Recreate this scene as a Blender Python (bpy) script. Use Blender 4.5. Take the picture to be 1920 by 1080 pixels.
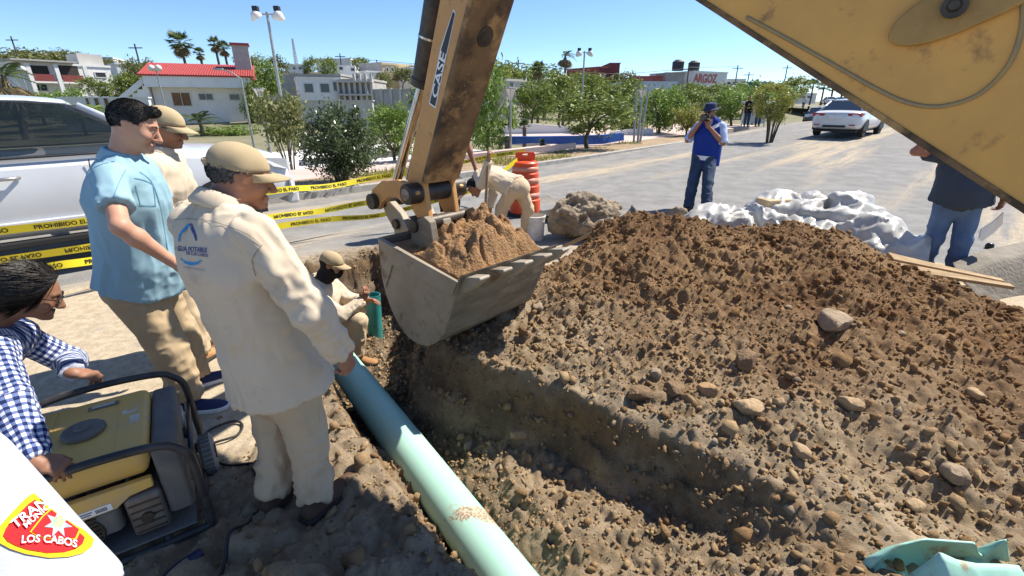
import bpy, bmesh, math, random
import numpy as np
from mathutils import Vector, Matrix
from mathutils.bvhtree import BVHTree
for _o in list(bpy.data.objects): bpy.data.objects.remove(_o)
SC = bpy.context.scene
COL = SC.collection
# ------------------------------------------------------------------ camera
F = 880.0; HCAM = 1.75; TH = math.atan(345/880.0); CT, ST = math.cos(TH), math.sin(TH)
_cd = bpy.data.cameras.new('camera'); CAM = bpy.data.objects.new('camera', _cd); COL.objects.link(CAM)
_cd.sensor_width = 36; _cd.sensor_fit = 'HORIZONTAL'; _cd.lens = F/1920*36
_cd.clip_start = 0.03; _cd.clip_end = 4000
CAM.location = (0, 0, HCAM); CAM.rotation_euler = (math.pi/2-TH, 0, 0)
SC.camera = CAM
SC.render.resolution_x, SC.render.resolution_y = 1024, 576
# ------------------------------------------------------------------ sky, sun, exposure
SUN_AZ, SUN_EL = 62.0, 52.0
WD = bpy.data.worlds.new('World'); SC.world = WD; WD.use_nodes = True
_nt = WD.node_tree; _nt.nodes.clear()
_sk = _nt.nodes.new('ShaderNodeTexSky'); _sk.sky_type = 'NISHITA'; _sk.sun_disc = False
_sk.sun_elevation = math.radians(SUN_EL); _sk.sun_rotation = math.radians(SUN_AZ)
_sk.air_density = 0.75; _sk.dust_density = 0.0; _sk.ozone_density = 7.0; _sk.altitude = 0
_bg = _nt.nodes.new('ShaderNodeBackground'); _bg.inputs[1].default_value = 0.105
_wo = _nt.nodes.new('ShaderNodeOutputWorld')
_nt.links.new(_sk.outputs[0], _bg.inputs[0]); _nt.links.new(_bg.outputs[0], _wo.inputs[0])
_sl = bpy.data.lights.new('sun', 'SUN'); _sl.energy = 4.7; _sl.angle = math.radians(0.53); _sl.color = (1.0, 0.93, 0.82)
SUN = bpy.data.objects.new('sun', _sl); COL.objects.link(SUN)
_a, _e = math.radians(SUN_AZ), math.radians(SUN_EL)
_sd = Vector((math.sin(_a)*math.cos(_e), math.cos(_a)*math.cos(_e), math.sin(_e)))
SUN.rotation_euler = _sd.to_track_quat('Z', 'Y').to_euler(); SUN.location = (20, 20, 30)
VS = SC.view_settings; VS.view_transform = 'Standard'; VS.look = 'None'; VS.exposure = 0.9; VS.gamma = 1; VS.use_curve_mapping = False

# ------------------------------------------------------------------ pixel -> place helpers (photo pixels, 1920 x 1080)
def ray(u, v):
    a = (540-v)/F
    return np.array([(u-960)/F, CT+a*ST, -ST+a*CT])
def W(u, v, Y):
    d = ray(u, v); return np.array([0, 0, HCAM])+d*(Y/d[1])
def G(u, v, z=0.0):
    d = ray(u, v); return np.array([0, 0, HCAM])+d*((z-HCAM)/d[2])
def PX(p):
    x, y, z = p[0], p[1], p[2]-HCAM; dep = y*CT-z*ST; up = y*ST+z*CT
    return 960+F*x/dep, 540-F*up/dep
def V3(*a): return np.array(a, float)
def nrm(v): v = np.asarray(v, float); return v/max(1e-9, np.linalg.norm(v))

# ------------------------------------------------------------------ materials
MATS = {}
def _ramp(nt, stops):
    r = nt.nodes.new('ShaderNodeValToRGB'); e = r.color_ramp.elements
    while len(e) < len(stops): e.new(0.5)
    for i, (p, c) in enumerate(stops): e[i].position = p; e[i].color = (c[0], c[1], c[2], 1) if hasattr(c, '__len__') else (c, c, c, 1)
    return r
def mat(name, col, rough=0.7, metal=0.0, col2=None, nscale=4.0, nlo=0.35, nhi=0.65, ndet=6, bump=0.0, bscale=60.0, bdist=0.01,
        spec=None, coat=0.0, trans=0.0, ior=1.45, emit=None, stretch=None, rough2=None, alpha=1.0, col3=None, n3scale=20., n3lo=.55, n3hi=.7):
    if name in MATS: return MATS[name]
    m = bpy.data.materials.new(name); m.use_nodes = True; nt = m.node_tree; N, L = nt.nodes, nt.links
    b = N['Principled BSDF']; I = b.inputs
    I['Base Color'].default_value = (*col, 1); I['Roughness'].default_value = rough; I['Metallic'].default_value = metal
    I['IOR'].default_value = ior; I['Coat Weight'].default_value = coat; I['Transmission Weight'].default_value = trans; I['Alpha'].default_value = alpha
    if spec is not None: I['Specular IOR Level'].default_value = spec
    if emit: I['Emission Color'].default_value = (*emit[:3], 1); I['Emission Strength'].default_value = emit[3]
    tc = N.new('ShaderNodeTexCoord'); src = tc.outputs['Object']
    if stretch:
        mp = N.new('ShaderNodeMapping'); L.new(src, mp.inputs[0]); mp.inputs['Scale'].default_value = stretch; srcs = mp.outputs[0]
    else: srcs = src
    if col2 is not None:
        n = N.new('ShaderNodeTexNoise'); n.inputs['Scale'].default_value = nscale; n.inputs['Detail'].default_value = ndet; n.inputs['Roughness'].default_value = .62
        L.new(srcs, n.inputs['Vector'])
        r = _ramp(nt, [(nlo, 0.0), (nhi, 1.0)]); L.new(n.outputs[0], r.inputs[0])
        mx = N.new('ShaderNodeMix'); mx.data_type = 'RGBA'; L.new(r.outputs[0], mx.inputs[0])
        mx.inputs[6].default_value = (*col, 1); mx.inputs[7].default_value = (*col2, 1); out = mx.outputs[2]
        if rough2 is not None:
            mr = N.new('ShaderNodeMapRange'); L.new(r.outputs[0], mr.inputs[0]); mr.inputs[3].default_value = rough; mr.inputs[4].default_value = rough2; L.new(mr.outputs[0], I['Roughness'])
        if col3 is not None:
            n3 = N.new('ShaderNodeTexNoise'); n3.inputs['Scale'].default_value = n3scale; n3.inputs['Detail'].default_value = 8; n3.inputs['Roughness'].default_value = .7
            L.new(src, n3.inputs['Vector']); r3 = _ramp(nt, [(n3lo, 0.0), (n3hi, 1.0)]); L.new(n3.outputs[0], r3.inputs[0])
            m3 = N.new('ShaderNodeMix'); m3.data_type = 'RGBA'; L.new(r3.outputs[0], m3.inputs[0]); L.new(out, m3.inputs[6]); m3.inputs[7].default_value = (*col3, 1); out = m3.outputs[2]
        L.new(out, I['Base Color'])
    if bump > 0:
        nb = N.new('ShaderNodeTexNoise'); nb.inputs['Scale'].default_value = bscale; nb.inputs['Detail'].default_value = 5; L.new(src, nb.inputs['Vector'])
        bp = N.new('ShaderNodeBump'); bp.inputs['Strength'].default_value = bump; bp.inputs['Distance'].default_value = bdist
        L.new(nb.outputs[0], bp.inputs['Height']); L.new(bp.outputs[0], I['Normal'])
    MATS[name] = m; return m

# ------------------------------------------------------------------ objects and tags
def tag(o, label, cat, group=None):
    o['label'] = label; o['category'] = cat
    if group: o['group'] = group
    return o
def struct(o): o['kind'] = 'structure'; return o
def stuff(o): o['kind'] = 'stuff'; return o
def thing(name, label, cat, loc=(0, 0, 0), rz=0.0, group=None):
    o = bpy.data.objects.new(name, None); COL.objects.link(o); o.location = tuple(loc); o.rotation_euler = (0, 0, rz); o.empty_display_size = .1
    return tag(o, label, cat, group)
def mobj(name, verts, faces, m, parent=None, smooth=False, loc=None):
    me = bpy.data.meshes.new(name)
    if isinstance(faces, np.ndarray) and faces.ndim == 2:
        v = np.asarray(verts, np.float32); nf, k = faces.shape
        me.vertices.add(len(v)); me.vertices.foreach_set('co', v.ravel())
        me.loops.add(nf*k); me.loops.foreach_set('vertex_index', faces.astype(np.int32).ravel())
        me.polygons.add(nf); me.polygons.foreach_set('loop_start', np.arange(0, nf*k, k, dtype=np.int32))
        me.update(calc_edges=True)
    else:
        me.from_pydata([tuple(map(float, p)) for p in verts], [], [tuple(int(i) for i in f) for f in faces]); me.update()
    if smooth: me.polygons.foreach_set('use_smooth', np.ones(len(me.polygons), bool))
    if isinstance(m, (list, tuple)):
        for q in m: me.materials.append(q)
    elif m is not None: me.materials.append(m)
    o = bpy.data.objects.new(name, me); COL.objects.link(o)
    if parent is not None: o.parent = parent
    if loc is not None: o.location = tuple(loc)
    return o
def copy_tree(o, parent=None):
    c = o.copy(); COL.objects.link(c); c.parent = parent
    for ch in o.children: copy_tree(ch, c)
    return c
def rotz(a): c, s = math.cos(a), math.sin(a); return np.array([[c, -s, 0], [s, c, 0], [0, 0, 1.]])
def frame(z, x=None):
    z = nrm(z); x = np.array([1., 0, 0]) if x is None else np.asarray(x, float)
    if abs(np.dot(nrm(x), z)) > .95: x = np.array([0, 1., 0])
    x = nrm(x-z*np.dot(x, z)); return np.stack([x, np.cross(z, x), z], 1)     # columns
class MB:
    def __init__(s): s.v = []; s.f = []; s.mi = []; s.n = 0; s.m = 0
    def add(s, vs, fs):
        b = s.n; s.v.extend([np.asarray(p, float) for p in vs]); s.n += len(vs)
        for f in fs: s.f.append([i+b for i in f]); s.mi.append(s.m)
        return s
    def box(s, c, d, R=None):
        c = np.asarray(c, float); d = np.asarray(d, float)/2; R = np.eye(3) if R is None else R
        vs = [c+R@(d*np.array([i, j, k])) for i in (-1, 1) for j in (-1, 1) for k in (-1, 1)]
        return s.add(vs, [(0, 1, 3, 2), (4, 6, 7, 5), (0, 4, 5, 1), (2, 3, 7, 6), (0, 2, 6, 4), (1, 5, 7, 3)])
    def b2(s, lo, hi): lo = np.asarray(lo, float); hi = np.asarray(hi, float); return s.box((lo+hi)/2, hi-lo)
    def cyl(s, a, b, ra, rb=None, n=12, caps=True):
        a = np.asarray(a, float); b = np.asarray(b, float); rb = ra if rb is None else rb; R = frame(b-a)
        t = np.arange(n)*2*math.pi/n; ring = [R[:, 0]*math.cos(q)+R[:, 1]*math.sin(q) for q in t]
        vs = [a+ra*q for q in ring]+[b+rb*q for q in ring]
        fs = [(i, (i+1) % n, n+(i+1) % n, n+i) for i in range(n)]
        if caps: fs += [tuple(range(n-1, -1, -1)), tuple(range(n, 2*n))]
        return s.add(vs, fs)
    def tube(s, path, r, n=8, closed=False, caps=True):
        P = [np.asarray(p, float) for p in path]; k = len(P); rs = r if hasattr(r, '__len__') else [r]*k; vs = []; prev = None
        for i in range(k):
            if closed: d = P[(i+1) % k]-P[i-1]
            else: d = P[min(i+1, k-1)]-P[max(i-1, 0)]
            R = frame(d, prev); prev = R[:, 0]
            for j in range(n): q = 2*math.pi*j/n; vs.append(P[i]+rs[i]*(R[:, 0]*math.cos(q)+R[:, 1]*math.sin(q)))
        fs = []
        for i in range(k if closed else k-1):
            for j in range(n): fs.append((i*n+j, i*n+(j+1) % n, ((i+1) % k)*n+(j+1) % n, ((i+1) % k)*n+j))
        if caps and not closed: fs += [tuple(range(n-1, -1, -1)), tuple(range((k-1)*n, k*n))]
        return s.add(vs, fs)
    def prism(s, poly, vec):
        P = [np.asarray(p, float) for p in poly]; vec = np.asarray(vec, float); n = len(P)
        nn = sum((np.cross(P[i]-P[0], P[(i+1) % n]-P[0]) for i in range(n)), np.zeros(3))
        if np.dot(nn, vec) > 0: P = P[::-1]
        return s.add(P+[p+vec for p in P], [tuple(range(n))]+[(i, n+i, n+(i+1) % n, (i+1) % n) for i in range(n)]+[tuple(range(2*n-1, n-1, -1))])
    def loft(s, rings, closed=True, caps=True):
        n = len(rings[0]); vs = [p for r in rings for p in r]; fs = []
        for i in range(len(rings)-1):
            for j in range(n if closed else n-1): fs.append((i*n+j, i*n+(j+1) % n, (i+1)*n+(j+1) % n, (i+1)*n+j))
        if caps and closed: fs += [tuple(range(n-1, -1, -1)), tuple(range((len(rings)-1)*n, len(rings)*n))]
        return s.add(vs, fs)
    def lathe(s, prof, o, n=20, axis=(0, 0, 1), x=None, caps=True):
        R = frame(axis, x); o = np.asarray(o, float)
        return s.loft([[o+R@np.array([r*math.cos(2*math.pi*j/n), r*math.sin(2*math.pi*j/n), z]) for j in range(n)] for r, z in prof], True, caps)
    def quad(s, a, b, c, d): return s.add([a, b, c, d], [(0, 1, 2, 3)])
    def build(s, name, m, parent=None, smooth=False, bevel=0.0, seg=2, loc=None, rel=None, auto=None):
        vs = s.v if rel is None else [p-np.asarray(rel, float) for p in s.v]
        o = mobj(name, vs, s.f, m, parent, smooth, loc)
        if isinstance(m, (list, tuple)): o.data.polygons.foreach_set('material_index', np.array(s.mi, np.int32))
        if auto is not None:
            o.data.polygons.foreach_set('use_smooth', np.ones(len(o.data.polygons), bool)); o.data.set_sharp_from_angle(angle=math.radians(auto))
        if bevel > 0:
            md = o.modifiers.new('bevel', 'BEVEL'); md.width = bevel; md.segments = seg; md.limit_method = 'ANGLE'; md.angle_limit = math.radians(40); md.harden_normals = False
        return o
def subd(o, n=1):
    md = o.modifiers.new('sub', 'SUBSURF'); md.levels = n; md.render_levels = n; return o
def spline(P, k=8):
    P = [np.asarray(p, float) for p in P]; out = []
    for i in range(len(P)-1):
        p0, p1, p2, p3 = P[max(i-1, 0)], P[i], P[i+1], P[min(i+2, len(P)-1)]
        for j in range(k):
            t = j/k; out.append(.5*((2*p1)+(-p0+p2)*t+(2*p0-5*p1+4*p2-p3)*t*t+(-p0+3*p1-3*p2+p3)*t**3))
    out.append(P[-1]); return out
_TXT = {}
def text_mesh(s, bold=0.0):
    """built-in font text as flat triangles: (verts 2D scaled to cap height 1, faces, width)"""
    key = (s, bold)
    if key in _TXT: return _TXT[key]
    c = bpy.data.curves.new('lettering', 'FONT'); c.body = s; c.size = 1; c.offset = bold; c.resolution_u = 3
    o = bpy.data.objects.new('lettering', c); COL.objects.link(o); dg = bpy.context.evaluated_depsgraph_get(); dg.update()
    me = o.evaluated_get(dg).to_mesh(); v = np.array([p.co[:2] for p in me.vertices]) if len(me.vertices) else np.zeros((0, 2)); f = [tuple(p.vertices) for p in me.polygons]
    o.evaluated_get(dg).to_mesh_clear(); bpy.data.objects.remove(o); bpy.data.curves.remove(c)
    if len(v): v = v-[v[:, 0].min(), 0]; h = 0.70; v = v/h
    _TXT[key] = (v, f, v[:, 0].max() if len(v) else 0); return _TXT[key]

# ------------------------------------------------------------------ noise (numpy)
def _hash(i, j, k, s):
    n = (i.astype(np.int64)*374761393+j.astype(np.int64)*668265263+k.astype(np.int64)*2147483647+s*1274126177) & 0xffffffff
    n = ((n ^ (n >> 13))*1274126177) & 0xffffffff; n = (n ^ (n >> 16)) & 0xffffff
    return (n/float(0xffffff)).astype(np.float32)
def vnoise(P, s=0):
    P = np.asarray(P, np.float32); I = np.floor(P).astype(np.int64); f = P-I; f = f*f*(3-2*f); r = 0
    for a in (0, 1):
        for b in (0, 1):
            for c in (0, 1):
                w = (f[:, 0] if a else 1-f[:, 0])*(f[:, 1] if b else 1-f[:, 1])*(f[:, 2] if c else 1-f[:, 2])
                r = r+w*_hash(I[:, 0]+a, I[:, 1]+b, I[:, 2]+c, s)
    return r*2-1
def fbm(P, s=0, o=4):
    r = 0; a = .5
    for i in range(o): r = r+a*vnoise(P, s+i); P = P*2.03+1.7; a *= .5
    return r
def vn2(x, y, s=0): return vnoise(np.stack([x, y, np.zeros_like(x)+.5], 1), s)
def fb2(x, y, s=0, o=4): return fbm(np.stack([x, y, np.zeros_like(x)+.5], 1), s, o)
def sst(a, b, x): t = np.clip((x-a)/(b-a), 0, 1); return t*t*(3-2*t)
# ------------------------------------------------------------------ implicit surfaces for bodies, clothes, rocks
class Fld:
    def __init__(s, lo, hi, h):
        s.lo = np.asarray(lo, float); s.h = h; n = np.ceil((np.asarray(hi)-s.lo)/h).astype(int)+1
        s.ax = [(s.lo[i]+h*np.arange(n[i])).astype(np.float32) for i in range(3)]
        s.D = np.full(n, .5, np.float32); s.n = n
    def _sl(s, lo, hi):
        a = np.clip(np.floor((lo-s.lo)/s.h).astype(int), 0, s.n); b = np.clip(np.ceil((hi-s.lo)/s.h).astype(int)+1, 0, s.n)
        if np.any(b-a <= 0): return None
        return tuple(slice(a[i], b[i]) for i in range(3))
    def _put(s, sl, d, k, sub=False):
        D = s.D[sl]
        if sub:
            d = -d; h = np.maximum(k-np.abs(D-d), 0)/max(k, 1e-6); s.D[sl] = np.maximum(D, d)+h*h*k/4
        else:
            h = np.maximum(k-np.abs(D-d), 0)/max(k, 1e-6); s.D[sl] = np.minimum(D, d)-h*h*k/4
    def seg(s, a, b, ra, rb, k=.02, side=None, flat=(0, 0), sub=False):
        a = np.asarray(a, float); b = np.asarray(b, float)
        ra = ra if hasattr(ra, '__len__') else (ra, ra); rb = rb if hasattr(rb, '__len__') else (rb, rb)
        m = max(max(ra), max(rb))+k+2*s.h+.01; sl = s._sl(np.minimum(a, b)-m, np.maximum(a, b)+m)
        if sl is None: return s
        R = frame(b-a, side); L = max(1e-6, np.linalg.norm(b-a))
        x = (s.ax[0][sl[0]]-a[0])[:, None, None]; y = (s.ax[1][sl[1]]-a[1])[None, :, None]; z = (s.ax[2][sl[2]]-a[2])[None, None, :]
        px = x*R[0, 0]+y*R[1, 0]+z*R[2, 0]; py = x*R[0, 1]+y*R[1, 1]+z*R[2, 1]; pz = x*R[0, 2]+y*R[1, 2]+z*R[2, 2]
        t = np.clip(pz/L, 0, 1); rx = ra[0]+(rb[0]-ra[0])*t; ry = ra[1]+(rb[1]-ra[1])*t; rm = np.minimum(rx, ry)
        o = np.where(pz < 0, -pz if not flat[0] else 0, np.where(pz > L, pz-L if not flat[1] else 0, 0))
        d = (np.sqrt((px/rx)**2+(py/ry)**2+(o/rm)**2)-1)*rm
        if flat[0]: d = np.maximum(d, -pz)
        if flat[1]: d = np.maximum(d, pz-L)
        s._put(sl, d.astype(np.float32), k, sub); return s
    def ell(s, c, r, R=None, k=.02, sub=False):
        c = np.asarray(c, float); r = np.asarray(r, float)*np.ones(3); R = np.eye(3) if R is None else R; m = r.max()+k+2*s.h+.01; sl = s._sl(c-m, c+m)
        if sl is None: return s
        x = (s.ax[0][sl[0]]-c[0])[:, None, None]; y = (s.ax[1][sl[1]]-c[1])[None, :, None]; z = (s.ax[2][sl[2]]-c[2])[None, None, :]
        q = 0
        for i in range(3): q = q+((x*R[0, i]+y*R[1, i]+z*R[2, i])/r[i])**2
        s._put(sl, ((np.sqrt(q)-1)*r.min()).astype(np.float32), k, sub); return s
    def cut(s, p, n, k=.0):
        """keep the side the normal points away from"""
        p = np.asarray(p, float); n = nrm(n); x = s.ax[0][:, None, None]-p[0]; y = s.ax[1][None, :, None]-p[1]; z = s.ax[2][None, None, :]-p[2]
        s.D = np.maximum(s.D, (x*n[0]+y*n[1]+z*n[2]).astype(np.float32)); return s
    def mesh(s):
        D = s.D; D[0] = D[-1] = .5; D[:, 0] = D[:, -1] = .5; D[:, :, 0] = D[:, :, -1] = .5
        B = D < 0; c = sum(B[i:B.shape[0]-1+i, j:B.shape[1]-1+j, k:B.shape[2]-1+k].astype(np.int8) for i in (0, 1) for j in (0, 1) for k in (0, 1))
        act = np.argwhere((c > 0) & (c < 8)); idx = np.full(c.shape, -1, np.int32); idx[act[:, 0], act[:, 1], act[:, 2]] = np.arange(len(act))
        pos = np.zeros((len(act), 3)); cnt = np.zeros(len(act)); cor = {}
        for i in (0, 1):
            for j in (0, 1):
                for k in (0, 1): cor[i, j, k] = D[act[:, 0]+i, act[:, 1]+j, act[:, 2]+k]
        for ax in range(3):
            for p in (0, 1):
                for q in (0, 1):
                    e0 = [p, q]; e0.insert(ax, 0); e1 = list(e0); e1[ax] = 1
                    v0, v1 = cor[tuple(e0)], cor[tuple(e1)]; mk = (v0 < 0) != (v1 < 0); t = np.where(mk, v0/np.where(mk, v0-v1, 1), 0)
                    pt = np.tile(np.array(e0, float), (len(act), 1)); pt[:, ax] = t; pos += pt*mk[:, None]; cnt += mk
        V = (act+pos/cnt[:, None])*s.h+s.lo; Q = []
        for ax in range(3):
            a1, a2 = [i for i in range(3) if i != ax]
            s0 = [slice(None)]*3; s1 = [slice(None)]*3; s0[ax] = slice(0, -1); s1[ax] = slice(1, None)
            ch = B[tuple(s0)] != B[tuple(s1)]; E = np.argwhere(ch); st = B[tuple(s0)][E[:, 0], E[:, 1], E[:, 2]]
            def cell(d1, d2):
                e = E.copy(); e[:, a1] -= d1; e[:, a2] -= d2; return idx[e[:, 0], e[:, 1], e[:, 2]]
            q = np.stack([cell(1, 1), cell(0, 1), cell(0, 0), cell(1, 0)], 1)
            fl = st if ax != 1 else ~st; q[~fl] = q[~fl][:, ::-1]; Q.append(q)
        Q = np.concatenate(Q); Q = Q[(Q >= 0).all(1)]; return V, Q
def vnormals(V, Q):
    n = np.cross(V[Q[:, 2]]-V[Q[:, 0]], V[Q[:, 3]]-V[Q[:, 1]]); N = np.zeros_like(V)
    for i in range(4): np.add.at(N, Q[:, i], n)
    return N/np.maximum(1e-9, np.linalg.norm(N, axis=1))[:, None]
def relax(V, Q, it=1, w=.5):
    for _ in range(it):
        A = np.zeros_like(V); c = np.zeros(len(V))
        for i in range(4):
            np.add.at(A, Q[:, i], V[Q[:, (i+1) % 4]]+V[Q[:, i-1]]); np.add.at(c, Q[:, i], 2)
        V = V*(1-w)+w*A/np.maximum(c, 1)[:, None]
    return V
def folds(V, Q, segs, amp=.008, seed=1):
    """cloth folds: every segment (a,b,f_along,f_around,amp) gives its own fold field, blended by nearness"""
    N = vnormals(V, Q); tot = np.zeros(len(V)); wt = np.zeros(len(V))+1e-9; uv = np.zeros((len(V), 2)); best = np.full(len(V), 9.)
    for i, (a, b, f1, f2, am) in enumerate(segs):
        a = np.asarray(a, float); b = np.asarray(b, float); L = np.linalg.norm(b-a); R = frame(b-a); q = (V-a)@R; t = np.clip(q[:, 2], 0, L)
        dd = np.sqrt(q[:, 0]**2+q[:, 1]**2+(q[:, 2]-t)**2); w = np.exp(-dd/.025)
        an = np.arctan2(q[:, 1], q[:, 0]); ca, sa = np.cos(an), np.sin(an)
        wp = vnoise(V*5+i*7, seed+3)*.9
        P1 = np.stack([q[:, 2]*f1+wp, ca*f2+wp*.5, sa*f2+i*3.3], 1)
        n1 = 1-2*np.abs(vnoise(P1, seed+i)); n2 = 1-2*np.abs(vnoise(P1*1.9+4.1, seed+11+i))
        tot += w*am*(n1*.65+n2*.35); wt += w
        m = dd < best; best[m] = dd[m]; uv[m, 0] = q[m, 2]+i*.37; uv[m, 1] = an[m]*max(.06, np.median(dd[m]) if m.any() else .1)
    return V+N*(amp*tot/wt)[:, None], uv
# ------------------------------------------------------------------ the setting: ground, road, verge
Q2 = math.sqrt(.5)
def RN(x, y): return (np.asarray(x)+np.asarray(y))*Q2, (np.asarray(y)-np.asarray(x))*Q2      # along / across the road
def XY(r, n): return (np.asarray(r)-np.asarray(n))*Q2, (np.asarray(r)+np.asarray(n))*Q2
def ZR(r): return np.interp(r, [-60, 7, 12, 18, 26, 40, 60, 100, 200, 400], [0, 0, .06, .22, .5, .85, 1.1, 1.4, 1.6, 1.7])
def road_z(x, y): return float(ZR(RN(x, y)[0]))
def terr_z(x, y):
    x = np.asarray(x, float); y = np.asarray(y, float); a = x/np.maximum(y, 5)
    left = sst(.25, -.5, a); d = np.maximum(y, 0)
    z = -.95+sst(42, 150, d)*(1.6+left*9.5)+sst(120, 400, d)*3
    r, n = RN(x, y); z = z+sst(25, 60, r)*sst(26, 6, n)*1.2
    return z
def tps(P, x, y, lam=1e-3):
    P = np.asarray(P, float); X = P[:, :2]; d = np.linalg.norm(X[:, None]-X[None], axis=2); U = np.where(d > 0, d*d*np.log(np.maximum(d, 1e-9)), 0); n = len(P)
    A = np.zeros((n+3, n+3)); A[:n, :n] = U+lam*np.eye(n); A[:n, n] = 1; A[:n, n+1:] = X; A[n, :n] = 1; A[n+1:, :n] = X.T
    c = np.linalg.solve(A, np.r_[P[:, 2], 0, 0, 0]); out = c[n]+c[n+1]*x+c[n+2]*y
    for i in range(n):
        q = (x-X[i, 0])**2+(y-X[i, 1])**2; out = out+c[i]*.5*q*np.log(np.maximum(q, 1e-12))
    return out
PIT = [(-.16, 1.22), (-.51, 1.73), (-.98, 2.3), (-1.5, 3.1), (-2.15, 4.0), (-2.4, 4.9), (-1.75, 5.6), (-.95, 5.3), (-.72, 4.2), (-.58, 3.22), (0., 2.78), (.56, 2.41), (1.15, 1.91), (1.5, 1.5), (1.3, .9), (.75, .5), (.2, .75)]
def poly_sd(poly, x, y):
    P = np.array(poly); d = np.full(x.shape, 9.); ins = np.zeros(x.shape, bool)
    for i in range(len(P)):
        a, b = P[i], P[(i+1) % len(P)]; e = b-a; wx, wy = x-a[0], y-a[1]; t = np.clip((wx*e[0]+wy*e[1])/(e@e), 0, 1)
        d = np.minimum(d, np.hypot(wx-t*e[0], wy-t*e[1])); c = ((a[1] <= y) != (b[1] <= y)) & (e[0]*wy < wx*e[1] if False else True)
        with np.errstate(divide='ignore', invalid='ignore'): xi = a[0]+(y-a[1])*e[0]/(e[1] if e[1] else 1e-9)
        ins ^= ((a[1] <= y) != (b[1] <= y)) & (x < xi)
    return np.where(ins, d, -d)
_cr = [W(1010, 500, 4.35), W(1100, 445, 4.75), W(1220, 412, 4.85), W(1300, 452, 4.75), W(1400, 446, 4.6), W(1500, 430, 4.4), W(1580, 450, 4.3), W(1680, 512, 4.0), W(1790, 556, 3.75), W(1880, 592, 3.5), V3(4.6, 3.0, .3)]
_md = [tuple(p) for p in _cr]
for _p, _k in zip(_cr, (.5, .75, .9, .85, .85, .85, .8, .7, .65, .6, .6)): _md.append((_p[0]*1.02+_k*.45, _p[1]+_k*.95, -.12))
_md += [(-.4, 3.3, .06), (.0, 2.95, .08), (.56, 2.55, .07), (1.2, 2.0, .06), (1.6, 1.5, .03), (.15, 3.7, .22), (.6, 3.2, .22), (1.1, 2.7, .2), (1.7, 2.2, .17), (2.2, 1.6, .1), (3., 1.5, .12), (3.6, 2.0, .2), (2.6, 2.5, .33), (1.6, 3.3, .38), (2.4, 3.4, .55), (3.3, 2.9, .4), (4.3, 2.0, .12),
        (2.0, 1.0, .03), (3., .8, .04), (1.2, 1.2, .0), (.3, 5.6, -.1), (-.6, 4.6, .02), (-.3, 5.2, -.05), (4.8, .6, .0), (5.4, 2.5, 0), (1, 6.4, -.1), (2.4, 6., -.1), (3.8, 5.4, -.1), (5.2, 4.2, -.1), (-.55, 4.0, .1), (-.1, 4.3, .25), (-.2, 5.8, -.15), (.2, 6.2, -.15), (-.6, 6.2, -.15), (.6, 5.9, -.15), (-1, 6.5, -.15)]
_fl = [(-1.6, 4.2, -.64), (-1.9, 5., -.62), (-1.2, 4.8, -.64), (-1., 3.4, -.6), (-.95, 2.7, -.66), (-.45, 1.95, -.66), (-.05, 1.4, -.62), (-.6, 2.95, -.52), (-.1, 2.4, -.4), (.1, 1.85, -.4), (.45, 2.2, -.36), (.5, 1.6, -.32), (.9, 1.85, -.27), (1.2, 1.6, -.12), (.5, 1.1, -.3), (.9, 1.1, -.16), (.2, .8, -.4), (-.3, 3.0, -.42)]
PATCH = (-1.7, 7.3, -2.3, 6.3)
GH = .0125
def cellular(x, y, s, seed):
    """height of rounded crumbs, one per jittered cell of size s"""
    gx, gy = x/s, y/s; ix, iy = np.floor(gx).astype(np.int64), np.floor(gy).astype(np.int64); o = np.zeros(x.shape, np.float32); z = np.zeros_like(ix)
    for a in (-1, 0, 1):
        for b in (-1, 0, 1):
            cx, cy = ix+a, iy+b; jx = cx+.1+.8*_hash(cx, cy, z, seed); jy = cy+.1+.8*_hash(cx, cy, z, seed+5); r = .12+.75*_hash(cx, cy, z, seed+9)**2.4
            ex = .7+.6*_hash(cx, cy, z, seed+13)
            q = r*r-((gx-jx)*ex)**2-((gy-jy)/ex)**2; o = np.maximum(o, np.sqrt(np.maximum(q, 0)))
    return o*s
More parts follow.
